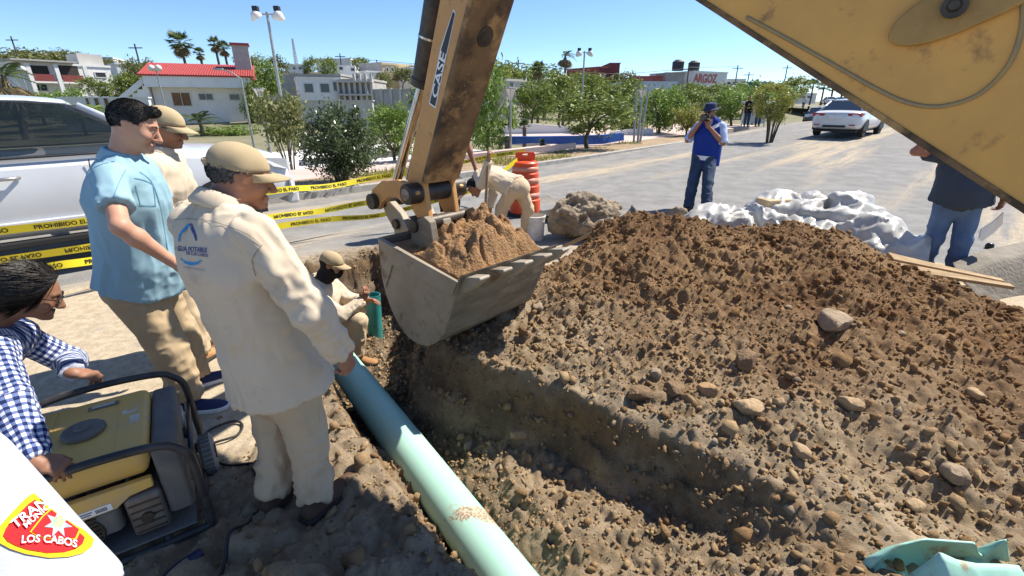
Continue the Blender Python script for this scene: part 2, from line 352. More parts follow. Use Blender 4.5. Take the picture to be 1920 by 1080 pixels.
def ground_height(X, Y, fine=True):
    sh = X.shape; x, y = X.ravel(), Y.ravel(); r, n = RN(x, y)
    if fine:      # evaluate the smooth shapes on a coarse grid and interpolate
        r0, r1, n0, n1 = PATCH; gr = np.arange(r0, r1+.05, .05); gn = np.arange(n0, n1+.05, .05); A, B = np.meshgrid(gr, gn, indexing='ij'); cx, cy = XY(A.ravel(), B.ravel())
        M = tps(_md, cx, cy).reshape(A.shape); FL = tps(_fl, cx, cy, 1e-2).reshape(A.shape)
        def samp(T):
            u = np.clip((r-r0)/.05, 0, len(gr)-1.001); w = np.clip((n-n0)/.05, 0, len(gn)-1.001); i, j = u.astype(int), w.astype(int); fu, fw = u-i, w-j
            return T[i, j]*(1-fu)*(1-fw)+T[i+1, j]*fu*(1-fw)+T[i, j+1]*(1-fu)*fw+T[i+1, j+1]*fu*fw
        md, fl = samp(M), samp(FL)
    else: md, fl = tps(_md, x, y), tps(_fl, x, y, 1e-2)
    fl = np.clip(fl, -.72, -.02)
    base = ZR(r)
    xx = x+fb2(x*1.9, y*1.9, 3, 4)*.15; yy = y+fb2(x*1.9, y*1.9, 8, 4)*.15
    sd = poly_sd(PIT, xx, yy)
    mound = np.maximum(md, 0); msk = sst(.0, .09, md)*sst(-.95, -.4, x+.25*(y-3)*0)  # no heap on the left bank
    lip = sst(-.55, -.05, sd+.25*vn2(x*1.6, y*1.6, 17))
    bank = sst(.95, .35, np.hypot((x+1.0)*.85, y-1.45)+.3*vn2(x*2, y*2, 19))*(x < -.2)
    soil = np.maximum(np.maximum(np.maximum(msk, bank*.9), sst(-.06, .02, sd)), lip*.8)
    edge = np.minimum(np.minimum(r-PATCH[0], PATCH[1]-r), np.minimum(n-PATCH[2], PATCH[3]-n)); ew = sst(0, .4, edge)
    soil = soil*ew
    big = fb2(x*1.3, y*1.3, 21, 5); 
    h = bank*(1-sst(-.02, .05, sd))*(.02+.03*fb2(x*4, y*4, 22, 3))+mound*msk*(1+.22*big)+msk*(.10*fb2(x*3.1, y*3.1, 31, 4)+.13*(np.abs(fb2(x*1.9, y*1.9, 33, 4))-.12))
    wl_ = .16+.30*np.clip(fb2(x*1.7, y*1.7, 13, 3)+.35, 0, 1); wall = .55*sst(-.01, wl_*.5, sd)+.45*sst(wl_*.5, wl_, sd)
    h = h*(1-wall)+wall*(fl+.13*fb2(x*2.6, y*2.6, 41, 5)*sst(.1, .4, sd))
    h += lip*(1-wall)*(.035+.03*fb2(x*6, y*6, 43, 3))
    cr = soil*(.35+.65*sst(-.4, .5, fb2(x*1.7, y*1.7, 51, 3)))
    h += cr*(.85*cellular(x, y, .17, 61)*sst(.1, .4, vn2(x*2.2, y*2.2, 62))+(.8*cellular(x+.3, y, .085, 63)+.85*cellular(x, y+.2, .044, 64))*(.06+.94*sst(-.12, .3, fb2(x*1.35, y*1.35, 53, 4)))*1.6+.55*cellular(x, y, .34, 65)*sst(.25, .5, vn2(x*1.1, y*1.1, 66)))
    h += soil*(.06*np.abs(fb2(x*4.5, y*4.5, 71, 4))+.075*np.abs(fb2(x*10, y*10, 73, 4))+.035*fb2(x*24, y*24, 74, 2)-.03)
    h += (1-soil)*ew*(.004*fb2(x*9, y*9, 75, 3)+.006*sst(.3, .6, vn2(x*1.5, y*1.5, 77))*cellular(x, y, .05, 78)/.03)
    return (base+h).reshape(sh), soil.reshape(sh), sd.reshape(sh), md.reshape(sh), wall.reshape(sh)
def ground_material():
    m = bpy.data.materials.new('road and soil'); m.use_nodes = True; nt = m.node_tree; N, L = nt.nodes, nt.links; b = N['Principled BSDF']
    tc = N.new('ShaderNodeTexCoord'); src = tc.outputs['Object']
    def noise(sc, det=5, vec=src, ro=.6):
        n = N.new('ShaderNodeTexNoise'); n.inputs['Scale'].default_value = sc; n.inputs['Detail'].default_value = det; n.inputs['Roughness'].default_value = ro; L.new(vec, n.inputs['Vector']); return n.outputs[0]
    def ramp(f, lo, hi): r = N.new('ShaderNodeMapRange'); r.interpolation_type = 'SMOOTHSTEP'; r.inputs[1].default_value = lo; r.inputs[2].default_value = hi; L.new(f, r.inputs[0]); return r.outputs[0]
    def mix(f, a, c):
        x = N.new('ShaderNodeMix'); x.data_type = 'RGBA'
        if isinstance(f, float): x.inputs[0].default_value = f
        else: L.new(f, x.inputs[0])
        for q, s in ((a, 6), (c, 7)):
            if isinstance(q, tuple): x.inputs[s].default_value = (*q, 1)
            else: L.new(q, x.inputs[s])
        return x.outputs[2]
    def math_(op, a, c):
        x = N.new('ShaderNodeMath'); x.operation = op; x.use_clamp = True
        for q, s in ((a, 0), (c, 1)):
            if isinstance(q, float): x.inputs[s].default_value = q
            else: L.new(q, x.inputs[s])
        return x.outputs[0]
    def attr(n): a = N.new('ShaderNodeAttribute'); a.attribute_name = n; return a.outputs['Fac']
    rot = N.new('ShaderNodeMapping'); rot.vector_type = 'TEXTURE'; rot.inputs['Rotation'].default_value = (0, 0, math.radians(45)); L.new(src, rot.inputs[0])
    st = N.new('ShaderNodeMapping'); st.inputs['Scale'].default_value = (.09, 1.0, 1.0); L.new(rot.outputs[0], st.inputs[0])
    # asphalt, worn grey with lighter aggregate, dusted in bands along the traffic
    asp = mix(ramp(noise(2.2), .3, .7), (.165, .162, .156), (.245, .24, .23))
    asp = mix(ramp(noise(110, 2), .52, .66), asp, (.38, .365, .335)); asp = mix(ramp(noise(160, 2), .58, .7), asp, (.10, .10, .10))
    band = ramp(noise(.75, 3, st.outputs[0], .5), .49, .62); brk = ramp(noise(3.5, 8, st.outputs[0], .75), .36, .60)
    dust = math_('MULTIPLY', band, brk); dust = math_('MAXIMUM', dust, math_('MULTIPLY', attr('sand'), ramp(noise(5, 8, src, .75), .12, .50)))
    tan = mix(ramp(noise(14, 6), .35, .65), (.47, .39, .275), (.36, .29, .20)); tan = mix(ramp(noise(90, 3), .55, .68), tan, (.52, .47, .38))
    tan = mix(ramp(noise(60, 3), .60, .72), tan, (.12, .10, .08))
    road = mix(dust, asp, tan)
    # dug soil
    s1 = mix(ramp(noise(1.3, 7, src, .65), .40, .60), (.175, .095, .044), (.31, .195, .10)); s1 = mix(ramp(noise(7, 7, src, .7), .55, .72), s1, (.105, .058, .029)); s1 = mix(ramp(noise(30, 6, src, .7), .52, .70), s1, (.42, .29, .165))
    s2 = mix(ramp(noise(9, 7, src, .7), .36, .64), (.28, .205, .125), (.43, .33, .215)); s2 = mix(ramp(noise(38, 6, src, .7), .56, .7), s2, (.17, .125, .08))
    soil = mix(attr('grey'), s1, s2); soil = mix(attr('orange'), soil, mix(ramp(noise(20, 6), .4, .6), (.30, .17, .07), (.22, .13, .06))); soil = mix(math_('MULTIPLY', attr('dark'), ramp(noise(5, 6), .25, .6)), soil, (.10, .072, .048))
    soil = mix(ramp(noise(170, 3), .6, .72), soil, (.44, .38, .30))
    col = mix(attr('soil'), road, soil); L.new(col, b.inputs['Base Color']); b.inputs['Roughness'].default_value = .95; b.inputs['Specular IOR Level'].default_value = .15
    hb = N.new('ShaderNodeMath'); hb.operation = 'MULTIPLY_ADD'; L.new(noise(55, 8, src, .75), hb.inputs[0]); hb.inputs[1].default_value = 1.0; L.new(noise(220, 3), hb.inputs[2])
    bp = N.new('ShaderNodeBump'); bp.inputs['Distance'].default_value = .03; L.new(hb.outputs[0], bp.inputs['Height'])
    mr = N.new('ShaderNodeMapRange'); L.new(attr('soil'), mr.inputs[0]); mr.inputs[3].default_value = .28; mr.inputs[4].default_value = .7; L.new(mr.outputs[0], bp.inputs['Strength'])
    L.new(bp.outputs[0], b.inputs['Normal']); return m
GMAT = ground_material()
def _patch():
    r0, r1, n0, n1 = PATCH; r = np.linspace(r0, r1, int((r1-r0)/GH)+1); n = np.linspace(n0, n1, int((n1-n0)/GH)+1); A, B = np.meshgrid(r, n, indexing='ij'); X, Y = XY(A, B)
    Z, soil, sd, md, wall = ground_height(X, Y); nr, nn = A.shape
    I = np.arange(nr*nn).reshape(nr, nn); Fq = np.stack([I[:-1, :-1], I[1:, :-1], I[1:, 1:], I[:-1, 1:]], -1).reshape(-1, 4)
    x, y = X.ravel(), Y.ravel(); v = np.stack([x, y, Z.ravel()], 1)
    # shove the steep faces about so the cut walls are not smooth
    w = (sst(-.03, .05, sd)*sst(.25, .1, sd)).ravel(); v[:, 0] += w*.03*fbm(v*9, 5, 3); v[:, 1] += w*.03*fbm(v*9, 15, 3)
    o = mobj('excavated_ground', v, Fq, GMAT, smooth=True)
    sm = soil.ravel(); dpt = sd.ravel(); zz = Z.ravel(); sand = sst(.15, -.1, dpt)*sst(6.6, 4.9, y-x*.1+.4*fb2(x, y, 90, 3))*sst(-1.7, -.6, RN(x, y)[0])
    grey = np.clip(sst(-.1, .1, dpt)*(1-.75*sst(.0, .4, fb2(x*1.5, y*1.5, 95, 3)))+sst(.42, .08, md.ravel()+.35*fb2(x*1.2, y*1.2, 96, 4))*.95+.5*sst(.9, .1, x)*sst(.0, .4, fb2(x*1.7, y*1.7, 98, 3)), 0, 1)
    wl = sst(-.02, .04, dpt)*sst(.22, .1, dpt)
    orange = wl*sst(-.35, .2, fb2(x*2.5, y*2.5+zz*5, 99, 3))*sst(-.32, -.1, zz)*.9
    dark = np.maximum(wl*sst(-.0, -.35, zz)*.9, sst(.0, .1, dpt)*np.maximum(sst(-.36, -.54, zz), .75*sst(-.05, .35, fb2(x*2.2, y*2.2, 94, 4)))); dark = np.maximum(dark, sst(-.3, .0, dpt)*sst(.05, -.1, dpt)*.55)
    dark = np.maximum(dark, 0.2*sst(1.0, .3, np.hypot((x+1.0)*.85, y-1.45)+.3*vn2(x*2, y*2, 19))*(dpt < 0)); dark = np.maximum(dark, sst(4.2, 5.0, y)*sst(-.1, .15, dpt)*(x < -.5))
    # worked, dark brown left bank: loose grit and dark fines round the trench edge
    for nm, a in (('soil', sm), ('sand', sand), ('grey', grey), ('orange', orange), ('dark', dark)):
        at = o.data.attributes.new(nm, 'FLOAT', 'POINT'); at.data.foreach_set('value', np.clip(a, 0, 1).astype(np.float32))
    return struct(o)
PATCH_OBJ = _patch()
def _road():
    # four strips round the dug patch, then the far stretch that bends away
    r0, r1, n0, n1 = PATCH; NE = 9.4; b = MB()
    def strip(ra, rb, na, nb, k):
        rs = np.linspace(ra, rb, k+1)
        vs = []; fs = []
        for i, r in enumerate(rs):
            for n in (na, nb): x, y = XY(r, n); vs.append((x, y, float(ZR(r))))
        for i in range(k): fs.append((2*i, 2*i+2, 2*i+3, 2*i+1))
        b.add(vs, fs)
    strip(-60, r0, -14, NE, 4); strip(r0, r1, n1, NE, 8); strip(r0, r1, -14, n0, 8); strip(r1, 34, -14, NE, 30)
    P = [XY(34, -2.3), XY(44, -1.6), XY(56, 0.5), XY(74, 6.0), XY(100, 18.), XY(140, 40.), XY(220, 90.)]
    P = [np.array([p[0], p[1], 0.]) for p in P]; P = spline(P, 6); vs = []; hw = [11.7-4.5*min(1, i/12) for i in range(len(P))]
    for i, p in enumerate(P):
        d = P[min(i+1, len(P)-1)]-P[max(i-1, 0)]; d = d/np.linalg.norm(d); nn = np.array([-d[1], d[0], 0])
        z = float(ZR(34)+(ZR(min(300, RN(p[0], p[1])[0]))-ZR(34))*1.0)
        if i == 0: nn = np.array([-Q2, Q2, 0])
        for s in (-1, 1): q = p+nn*s*hw[i]; vs.append((q[0], q[1], z))
    b.add(vs, [(2*i, 2*i+2, 2*i+3, 2*i+1) for i in range(len(P)-1)])
    return struct(b.build('road', GMAT))
_road()
# verge, kerb, pavement and the lower park ground
M_KERB = mat('kerb concrete', (.42, .40, .36), .9, col2=(.30, .27, .23), nscale=6, bump=.4, bscale=50)
M_PINK = mat('pink paving', (.50, .37, .32), .9, col2=(.56, .45, .40), nscale=.8, col3=(.40, .32, .27), n3scale=9, bump=.2)
M_DIRT = mat('verge dirt', (.36, .26, .16), .95, col2=(.24, .17, .10), nscale=2.5, col3=(.44, .36, .25), n3scale=14, bump=.8, bscale=30, bdist=.03)
M_PLAZA = mat('pale plaza concrete', (.66, .64, .60), .9, col2=(.56, .54, .50), nscale=.7, bump=.2)
M_TERR = mat('scrub ground', (.22, .19, .12), .95, col2=(.14, .15, .07), nscale=.15, col3=(.32, .27, .19), n3scale=2, bump=.5, bscale=5, bdist=.1)
def _slab(name, m, ra, rb, na, nb, z, th=.25, k=24, zf=None):
    b = MB(); rs = np.linspace(ra, rb, k+1); R = []
    for r in rs:
        z0 = float(ZR(r))*0.55+z
        R.append([(*XY(r, na), z0-th), (*XY(r, nb), z0-th), (*XY(r, nb), z0), (*XY(r, na), z0)])
    b.loft(R); return b.build(name, m)
struct(_slab('kerb', M_KERB, -40, 30, 9.4, 9.62, .13))
struct(_slab('verge', M_DIRT, -40, 24, 9.62, 11.4, .10))
struct(_slab('pavement', M_PINK, -40, 24, 11.4, 13.4, .09))
struct(_slab('pavement', M_PINK, 16.5, 34, 11.41, 19, .085))
struct(_slab('plaza', M_PLAZA, -40, 17, 13.4, 27, -.62))
def _terrain():
    gx = np.r_[np.linspace(-400, -60, 12), np.linspace(-54, 120, 50), np.linspace(135, 600, 12)]; gy = np.r_[np.linspace(-60, 0, 5), np.linspace(6, 200, 56), np.linspace(215, 1500, 16)]
    A, B = np.meshgrid(gx, gy, indexing='ij'); Z = terr_z(A, B); r, n = RN(A, B)
    Z = np.where(n < 11, np.minimum(Z, -.6), Z); Z = np.where((B < 5), -.95, Z)
    I = np.arange(A.size).reshape(A.shape); Fq = np.stack([I[:-1, :-1], I[1:, :-1], I[1:, 1:], I[:-1, 1:]], -1).reshape(-1, 4)
    return struct(mobj('terrain', np.stack([A.ravel(), B.ravel(), Z.ravel()], 1), Fq, M_TERR, smooth=True))
_terrain()
def gz(x, y):
    """height of the dug ground at a point (nearest vertex of the patch)"""
    r, n = RN(x, y); r0, r1, n0, n1 = PATCH
    if r0 < r < r1 and n0 < n < n1:
        nn = int((n1-n0)/GH)+1; nr = int((r1-r0)/GH)+1
        i = int(round((r-r0)/(r1-r0)*(nr-1))); j = int(round((n-n0)/(n1-n0)*(nn-1))); return PATCH_OBJ.data.vertices[i*nn+j].co.z
    return float(ZR(r))
# ------------------------------------------------------------------ backhoe arm with loaded bucket
BA = W(708, 445, 3.28); _y = math.radians(-43); BM = V3(math.cos(_y), math.sin(_y), 0); BW = V3(-BM[1], BM[0], 0); UPV = V3(0, 0, 1)
def PPT(u, v, c):
    d = ray(u, v); o = V3(0, 0, HCAM); t = (np.dot(BA-o, BW)+c)/np.dot(d, BW); return o+d*t
def BP(a, b, c): return BA*V3(1, 1, 0)+BM*a+UPV*b+BW*c
def ab(p): return np.dot(p-BA, BM), p[2]
M_YEL = mat('case ochre paint', (.76, .40, .085), .55, col2=(.60, .31, .075), nscale=3.2, nlo=.3, nhi=.7, col3=(.26, .14, .05), n3scale=7, n3lo=.58, n3hi=.72, bump=.25, bscale=45, bdist=.004, coat=.05)
M_YELL = mat('dipper orange paint', (.64, .33, .105), .55, col2=(.53, .27, .09), nscale=3, col3=(.20, .11, .05), n3scale=16, n3lo=.60, n3hi=.72, bump=.2, bscale=50, bdist=.004)
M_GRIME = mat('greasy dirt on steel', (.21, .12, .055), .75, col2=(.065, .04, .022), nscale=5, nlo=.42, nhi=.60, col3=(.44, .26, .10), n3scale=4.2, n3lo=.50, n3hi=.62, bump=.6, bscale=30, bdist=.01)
M_STEEL = mat('worn bucket steel', (.37, .325, .255), .6, .15, col2=(.27, .23, .175), nscale=4, nlo=.3, nhi=.7, col3=(.16, .10, .055), n3scale=3.2, n3lo=.53, n3hi=.63, bump=.35, bscale=70, bdist=.004)
M_STEELD = mat('bucket bottom steel', (.25, .215, .16), .65, .1, col2=(.15, .12, .085), nscale=3, stretch=(1, 1, 4), col3=(.36, .32, .25), n3scale=6, bump=.3, bscale=40, bdist=.004)
M_DARKM = mat('dark oily metal', (.035, .032, .03), .5, .3, col2=(.10, .075, .05), nscale=9, bump=.3, bscale=40, bdist=.004)
M_CHROME = mat('chromed rod', (.62, .62, .62), .18, 1.0, col2=(.40, .38, .35), nscale=3, stretch=(8, 8, .5))
M_BLACK = mat('black paint', (.012, .012, .013), .35); M_WHITEP = mat('white vinyl', (.80, .80, .78), .5)
MACH = thing('backhoe_arm', 'ochre backhoe boom and orange dipper arm holding a loaded digging bucket over the trench', 'excavator', (2.9, .1, 0))
ML = V3(*MACH.location)
def mb(b, name, m, parent=None, **k): return b.build(name, m, parent or MACH, rel=ML, **k)
# bucket
prof = [(708, 445), (711, 480), (719, 535), (737, 588), (765, 632), (800, 649), (828, 634), (857, 530)]
pp = [ab(PPT(u, v, 0)) for u, v in prof]; pp = [np.array(q) for q in pp]
sm = [p[:2] for p in spline([np.r_[q, 0] for q in pp[:-1]], 4)]+[pp[-1]]
cen = np.mean(pp, 0); inn = [q+nrm(cen-q)*.022 for q in sm]; BWID = .92
b = MB(); b.prism([BP(*q, .015) for q in sm+inn[::-1]], BW*(BWID-.03)); shell = mb(b, 'bucket', M_STEELD, smooth=False, bevel=.004)
for c in (-.0, BWID-.028):
    b = MB(); b.prism([BP(*q, c) for q in sm], BW*.028); mb(b, 'side_plate', M_STEEL, shell, bevel=.005)
# wear strip on the near plate, side cutter edge
k0, k1 = PPT(722, 548, -.012), PPT(737, 500, -.012); b = MB()
b.prism([PPT(708, 447, -.012), PPT(857, 529, -.012), PPT(846, 556, -.012), PPT(735, 497, -.012), PPT(722, 540, -.012), PPT(712, 487, -.012)], BW*.013); mb(b, 'side_cutter', M_STEEL, shell, bevel=.004)
L_, M_ = np.array(pp[-1]), np.array(pp[-2]); tdir = nrm(np.array(ab(PPT(894, 517, 0)))-L_); edir = nrm(L_-M_)
b = MB(); lipq = [L_+edir*.05+tdir*.02, L_-edir*.10, L_-edir*.10+np.array([.02, -.004]), L_+edir*.05+tdir*.045]; b.prism([BP(*q, -.006) for q in lipq], BW*(BWID+.012)); mb(b, 'cutting_edge', M_STEELD, shell, bevel=.003)
tn = np.array([-tdir[1], tdir[0]])
for i in range(5):
    c = .02+i*(BWID-.12)/4; b = MB(); t0 = L_-edir*.05; ln = .23
    q = [t0-tn*.045, t0+tn*.05, t0+tdir*(ln*.55)+tn*.042, t0+tdir*ln+tn*.016, t0+tdir*ln-tn*.002, t0+tdir*(ln*.4)-tn*.04]
    b.prism([BP(*p, c) for p in q], BW*.085); mb(b, 'tooth', M_STEEL, shell, bevel=.006)
# ears, links and pins
def plate(poly, c0, c1, name, m, parent=None, bevel=.008, cref=None):
    b = MB(); cr = c0 if cref is None else cref; q = [ab(PPT(u, v, cr)) for u, v in poly]; b.prism([BP(*p, c0) for p in q], BW*(c1-c0)); return mb(b, name, m, parent, bevel=bevel)
def pin(u, v, c0, c1, r, name='pin', m=M_DARKM, cref=None, parent=None, n=20):
    a = ab(PPT(u, v, c0 if cref is None else cref)); b = MB(); b.cyl(BP(*a, c0), BP(*a, c1), r, n=n); return mb(b, name, m, parent, auto=35, bevel=.006)
gl = [(693, 377), (697, 355), (714, 340), (744, 337), (768, 346), (781, 362), (774, 382), (757, 383), (744, 371), (728, 369), (716, 380), (710, 393), (699, 392)]
plate(gl, .235, .275, 'guide_link', M_YELL); plate(gl, .645, .685, 'guide_link', M_YELL, cref=.235)
pin(703, 377, .19, .73, .062, cref=.235); pin(768, 364, .20, .72, .075, cref=.235); pin(768, 364, .19, .21, .045, 'pin_end', M_STEEL, cref=.235)
plate([(716, 384), (730, 378), (750, 400), (765, 430), (772, 462), (744, 470), (738, 430), (724, 405)], .30, .36, 'bucket_link', M_STEEL)
plate([(716, 384), (730, 378), (750, 400), (765, 430), (772, 462), (744, 470), (738, 430), (724, 405)], .56, .62, 'bucket_link', M_STEEL, cref=.30)
pin(745, 420, .27, .65, .04, cref=.30)
plate([(795, 470), (798, 425), (808, 402), (826, 398), (838, 410), (845, 440), (850, 475)], .42, .50, 'bucket_ear', M_STEEL, cref=.46)
plate([(788, 470), (792, 430), (802, 408), (815, 402), (826, 412), (836, 470)], .20, .26, 'bucket_ear', M_STEELD, cref=.30)
plate([(788, 470), (792, 430), (802, 408), (815, 402), (826, 412), (836, 470)], .66, .72, 'bucket_ear', M_STEELD, cref=.30)
pin(800, 418, .18, .74, .05, cref=.31)
# dipper
dl0, dr0, dl1, dr1 = [np.array(ab(PPT(*q, .31))) for q in ((824, 0), (886, 0), (763, 337), (787, 379))]
up = lambda a, c, k: a+(a-c)*k
tip = np.array(ab(PPT(800, 445, .31))); DZ = .30
poly = [up(dl0, dl1, .95), dl0, dl1, np.array(ab(PPT(770, 385, .31))), tip, np.array(ab(PPT(806, 424, .31))), dr1+(dr0-dr1)*.10, dr0, up(dr0, dr1, .95)]
b = MB(); b.prism([BP(*q, .31) for q in poly], BW*.045); dip = mb(b, 'dipper_arm', M_YELL, bevel=.01)
b = MB(); b.prism([BP(*q, .565) for q in poly], BW*.045); mb(b, 'dipper_side_plate', M_YELL, dip, bevel=.01)
e0, e1 = dr1+(dr0-dr1)*.12, up(dr0, dr1, .95); nn = nrm(np.array([-(e1-e0)[1], (e1-e0)[0]])); nn = nn if nn[0] > 0 else -nn
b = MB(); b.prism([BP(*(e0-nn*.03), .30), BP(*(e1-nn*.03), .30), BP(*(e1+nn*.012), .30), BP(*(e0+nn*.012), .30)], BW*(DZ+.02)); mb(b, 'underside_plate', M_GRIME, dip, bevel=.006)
f0, f1 = dl1, up(dl0, dl1, .95)
b = MB(); b.prism([BP(*(f0+nn*.03), .33), BP(*(f1+nn*.03), .33), BP(*f1, .33), BP(*f0, .33)], BW*.26); mb(b, 'top_plate', M_YELL, dip, bevel=.004)
hp = e0+(np.array(ab(PPT(905, 68, .45)))-e0)@nrm(e1-e0)*nrm(e1-e0); b = MB()
b.cyl(BP(*(hp+nn*.01), .47), BP(*(hp+nn*.02), .47), .062, .058, n=24); b.cyl(BP(*(hp+nn*.019), .47), BP(*(hp+nn*.023), .47), .034, n=20); mb(b, 'access_hole', M_DARKM, dip, auto=35)
# decal on the near side of the dipper
DO = ab(PPT(813, 197, .31)); D1 = ab(PPT(851, 22, .31)); DX = nrm(np.array(D1)-np.array(DO)); DYv = np.array([-DX[1], DX[0]]); DYv = DYv if DYv[0] < 0 else -DYv
def dec(poly, off, name, m): bb = MB(); bb.prism([BP(*(np.array(DO)+DX*x+DYv*y), .31-off) for x, y in poly], BW*.0012); return mb(bb, name, m, dip)
DLN = np.linalg.norm(np.array(D1)-np.array(DO)); q = DLN
dec([(-.01, -.028), (q, -.02), (q+.012, .006), (q*.62, .045), (-.012, .045)], .0025, 'decal_border', M_WHITEP)
dec([(0, -.02), (q*.99, -.016), (q, .004), (q*.61, .036), (-.002, .036)], .004, 'decal_panel', mat('decal black', (.03, .03, .032), .5))
tv, tf, tw = text_mesh('CASE', .02); sx = q*.50/tw; b = MB(); b.add([BP(*(np.array(DO)+DX*(q*.09+x*sx)+DYv*(-.024+y*.058)), .31-.0062) for x, y in tv], tf); mb(b, 'decal_lettering', M_WHITEP, dip)
# bucket cylinder
c0, c1, c2 = PPT(828, -60, .46), PPT(793, 158, .46), PPT(744, 338, .46); far = c0+(c0-c1)*.6
b = MB(); b.cyl(far, c1, .078, n=28); b.cyl(c1+(c0-c1)*.05, c1-(c0-c1)*.02, .086, n=28); cylb = mb(b, 'cylinder_barrel', M_DARKM, auto=35)
b = MB(); b.cyl(c1, c2, .038, n=20); mb(b, 'cylinder_rod', M_CHROME, cylb, auto=35)
rp = c1+(c2-c1)*.05; b = MB(); b.cyl(rp+BW*.11-BM*.02, c2+BW*.10, .016, n=12); mb(b, 'grease_pipe', M_CHROME, cylb, auto=35)
b = MB(); b.cyl(c1+(c0-c1)*.42, c1+(c0-c1)*.44, .082, n=24); mb(b, 'clamp_band', M_CHROME, cylb, auto=35)
# boom
g0, g1 = np.array(ab(PPT(1310, 0, .24))), np.array(ab(PPT(1920, 395, .24))); gd = nrm(g0-g1); gn = np.array([-gd[1], gd[0]]); gn = gn if gn[1] > 0 else -gn
s0, s1 = g0+gd*1.15, g1-gd*1.35; BH = .72
poly = [s0, g0+gd*.3, s1, s1+gn*.45, g1+gd*.1+gn*BH, g0+gn*BH*.85, s0+gn*.42]
b = MB(); b.prism([BP(*q, .24) for q in poly], BW*.42); boom = mb(b, 'boom', M_YEL, bevel=.012)
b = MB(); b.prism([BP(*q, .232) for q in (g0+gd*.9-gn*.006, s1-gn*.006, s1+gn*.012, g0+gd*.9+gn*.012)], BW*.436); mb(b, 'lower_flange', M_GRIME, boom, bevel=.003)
def bpt(u, v, c=.237): return PPT(u, v, c)
arc = spline([bpt(*q) for q in ((1400, 32), (1480, 75), (1560, 120), (1640, 165), (1700, 192), (1760, 200), (1830, 180), (1885, 130), (1912, 70), (1918, 5), (1905, -60))], 6)
b = MB(); b.tube(arc, .0065, 6); mb(b, 'weld_bead', mat('bead paint', (.40, .27, .10), .7, col2=(.28, .22, .14), nscale=12), boom, smooth=True)
ctr = bpt(1795, 15); ax1 = nrm(bpt(1870, -20)-bpt(1740, 40)); ax2 = nrm(np.cross(BW, ax1)); ring = []
for i in range(36):
    t = 2*math.pi*i/36; ring.append(ctr+ax1*(.155*math.cos(t)+(.06 if math.cos(t) > 0 else 0))+ax2*(.068*math.sin(t)))
b = MB(); b.prism(ring, -BW*.022); mb(b, 'pin_boss', mat('boss paint', (.42, .25, .075), .6, col2=(.30, .17, .05), nscale=8, bump=.2), boom, bevel=.006)
b = MB(); pc = bpt(1790, 12, .21); b.cyl(pc, pc-BW*.014, .030, n=20); b.cyl(pc-BW*.014, pc-BW*.03, .017, .012, n=16); mb(b, 'pin_bolt', M_DARKM, boom, auto=35)
kn = BP(*(s0+gn*.2), .45); pvt = BP(*(up(dl0, dl1, .85)*.5+up(dr0, dr1, .85)*.5), .45)
b = MB(); b.cyl(kn-BW*.3, kn+BW*.3, .11, n=20); b.cyl(pvt-BW*.3, pvt+BW*.3, .09, n=20); b.tube([kn, pvt], .12, 8); mb(b, 'knuckle', M_YEL, auto=35)
sw = BP(*(s1+gn*.2), .45); b = MB(); b.b2((sw[0]-.2, sw[1]-.2, .0), (sw[0]+.2, sw[1]+.2, sw[2]+.2)); mb(b, 'swing_tower', M_YEL, bevel=.03)
# soil heaped in the bucket
M_SOILH = mat('fresh brown soil', (.33, .19, .09), .95, col2=(.23, .128, .06), nscale=6, col3=(.34, .22, .125), n3scale=28, n3lo=.5, n3hi=.65, bump=.9, bscale=60, bdist=.02, spec=.15)
def bucket_soil():
    n1, n2 = 120, 130; S, T = np.meshgrid(np.linspace(0, 1, n1), np.linspace(0, 1, n2), indexing='ij'); s, t = S.ravel(), T.ravel()
    A0 = np.array(pp[0])+np.array([.03, -.05]); A1 = L_-edir*.03; a = A0[0]+(A1[0]-A0[0])*s; z = A0[1]+(A1[1]-A0[1])*s; c = .03+(BWID-.06)*t
    env = np.clip(np.minimum(np.minimum(s/.35, (1-s)/.14), np.minimum(t/.22, (1-t)/.14)), 0, 1); env = env*env*(3-2*env)
    x, y = a*1., c*1.; blob = .03+.09*np.exp(-((s-.62)/.40)**4-((t-.62)/.40)**4)+.06*np.exp(-((s-.45)/.2)**2-((t-.85)/.16)**2)+.06*np.exp(-((s-.72)/.16)**2-((t-.45)/.16)**2)-.10*np.exp(-((s-.2)/.2)**2-((t-.2)/.3)**2)
    crack = np.abs(vn2(x*5+fb2(x*6, y*6, 5, 2)*.4, y*5, 7)); h = env*(blob+.09*fb2(x*3.2, y*3.2, 9, 3)-.06*sst(.10, .0, crack))+.03*env**.3
    h += env*(.7*cellular(x, y, .15, 3)+.55*cellular(x, y, .07, 4)+.6*cellular(x, y, .035, 6)+.03*np.abs(fb2(x*11, y*11, 12, 3)))+.01*fb2(x*20, y*20, 8, 3)-.06*(1-sst(0, .12, env))
    P = BA*V3(1, 1, 0)+np.outer(a, BM)+np.outer(c, BW); P[:, 2] = z+h; I = np.arange(n1*n2).reshape(n1, n2); Fq = np.stack([I[:-1, :-1], I[1:, :-1], I[1:, 1:], I[:-1, 1:]], -1).reshape(-1, 4)
    return tag(mobj('soil_heap', P, Fq, M_SOILH, smooth=True), 'crumbly heap of brown soil filling the digging bucket', 'soil')
bucket_soil()
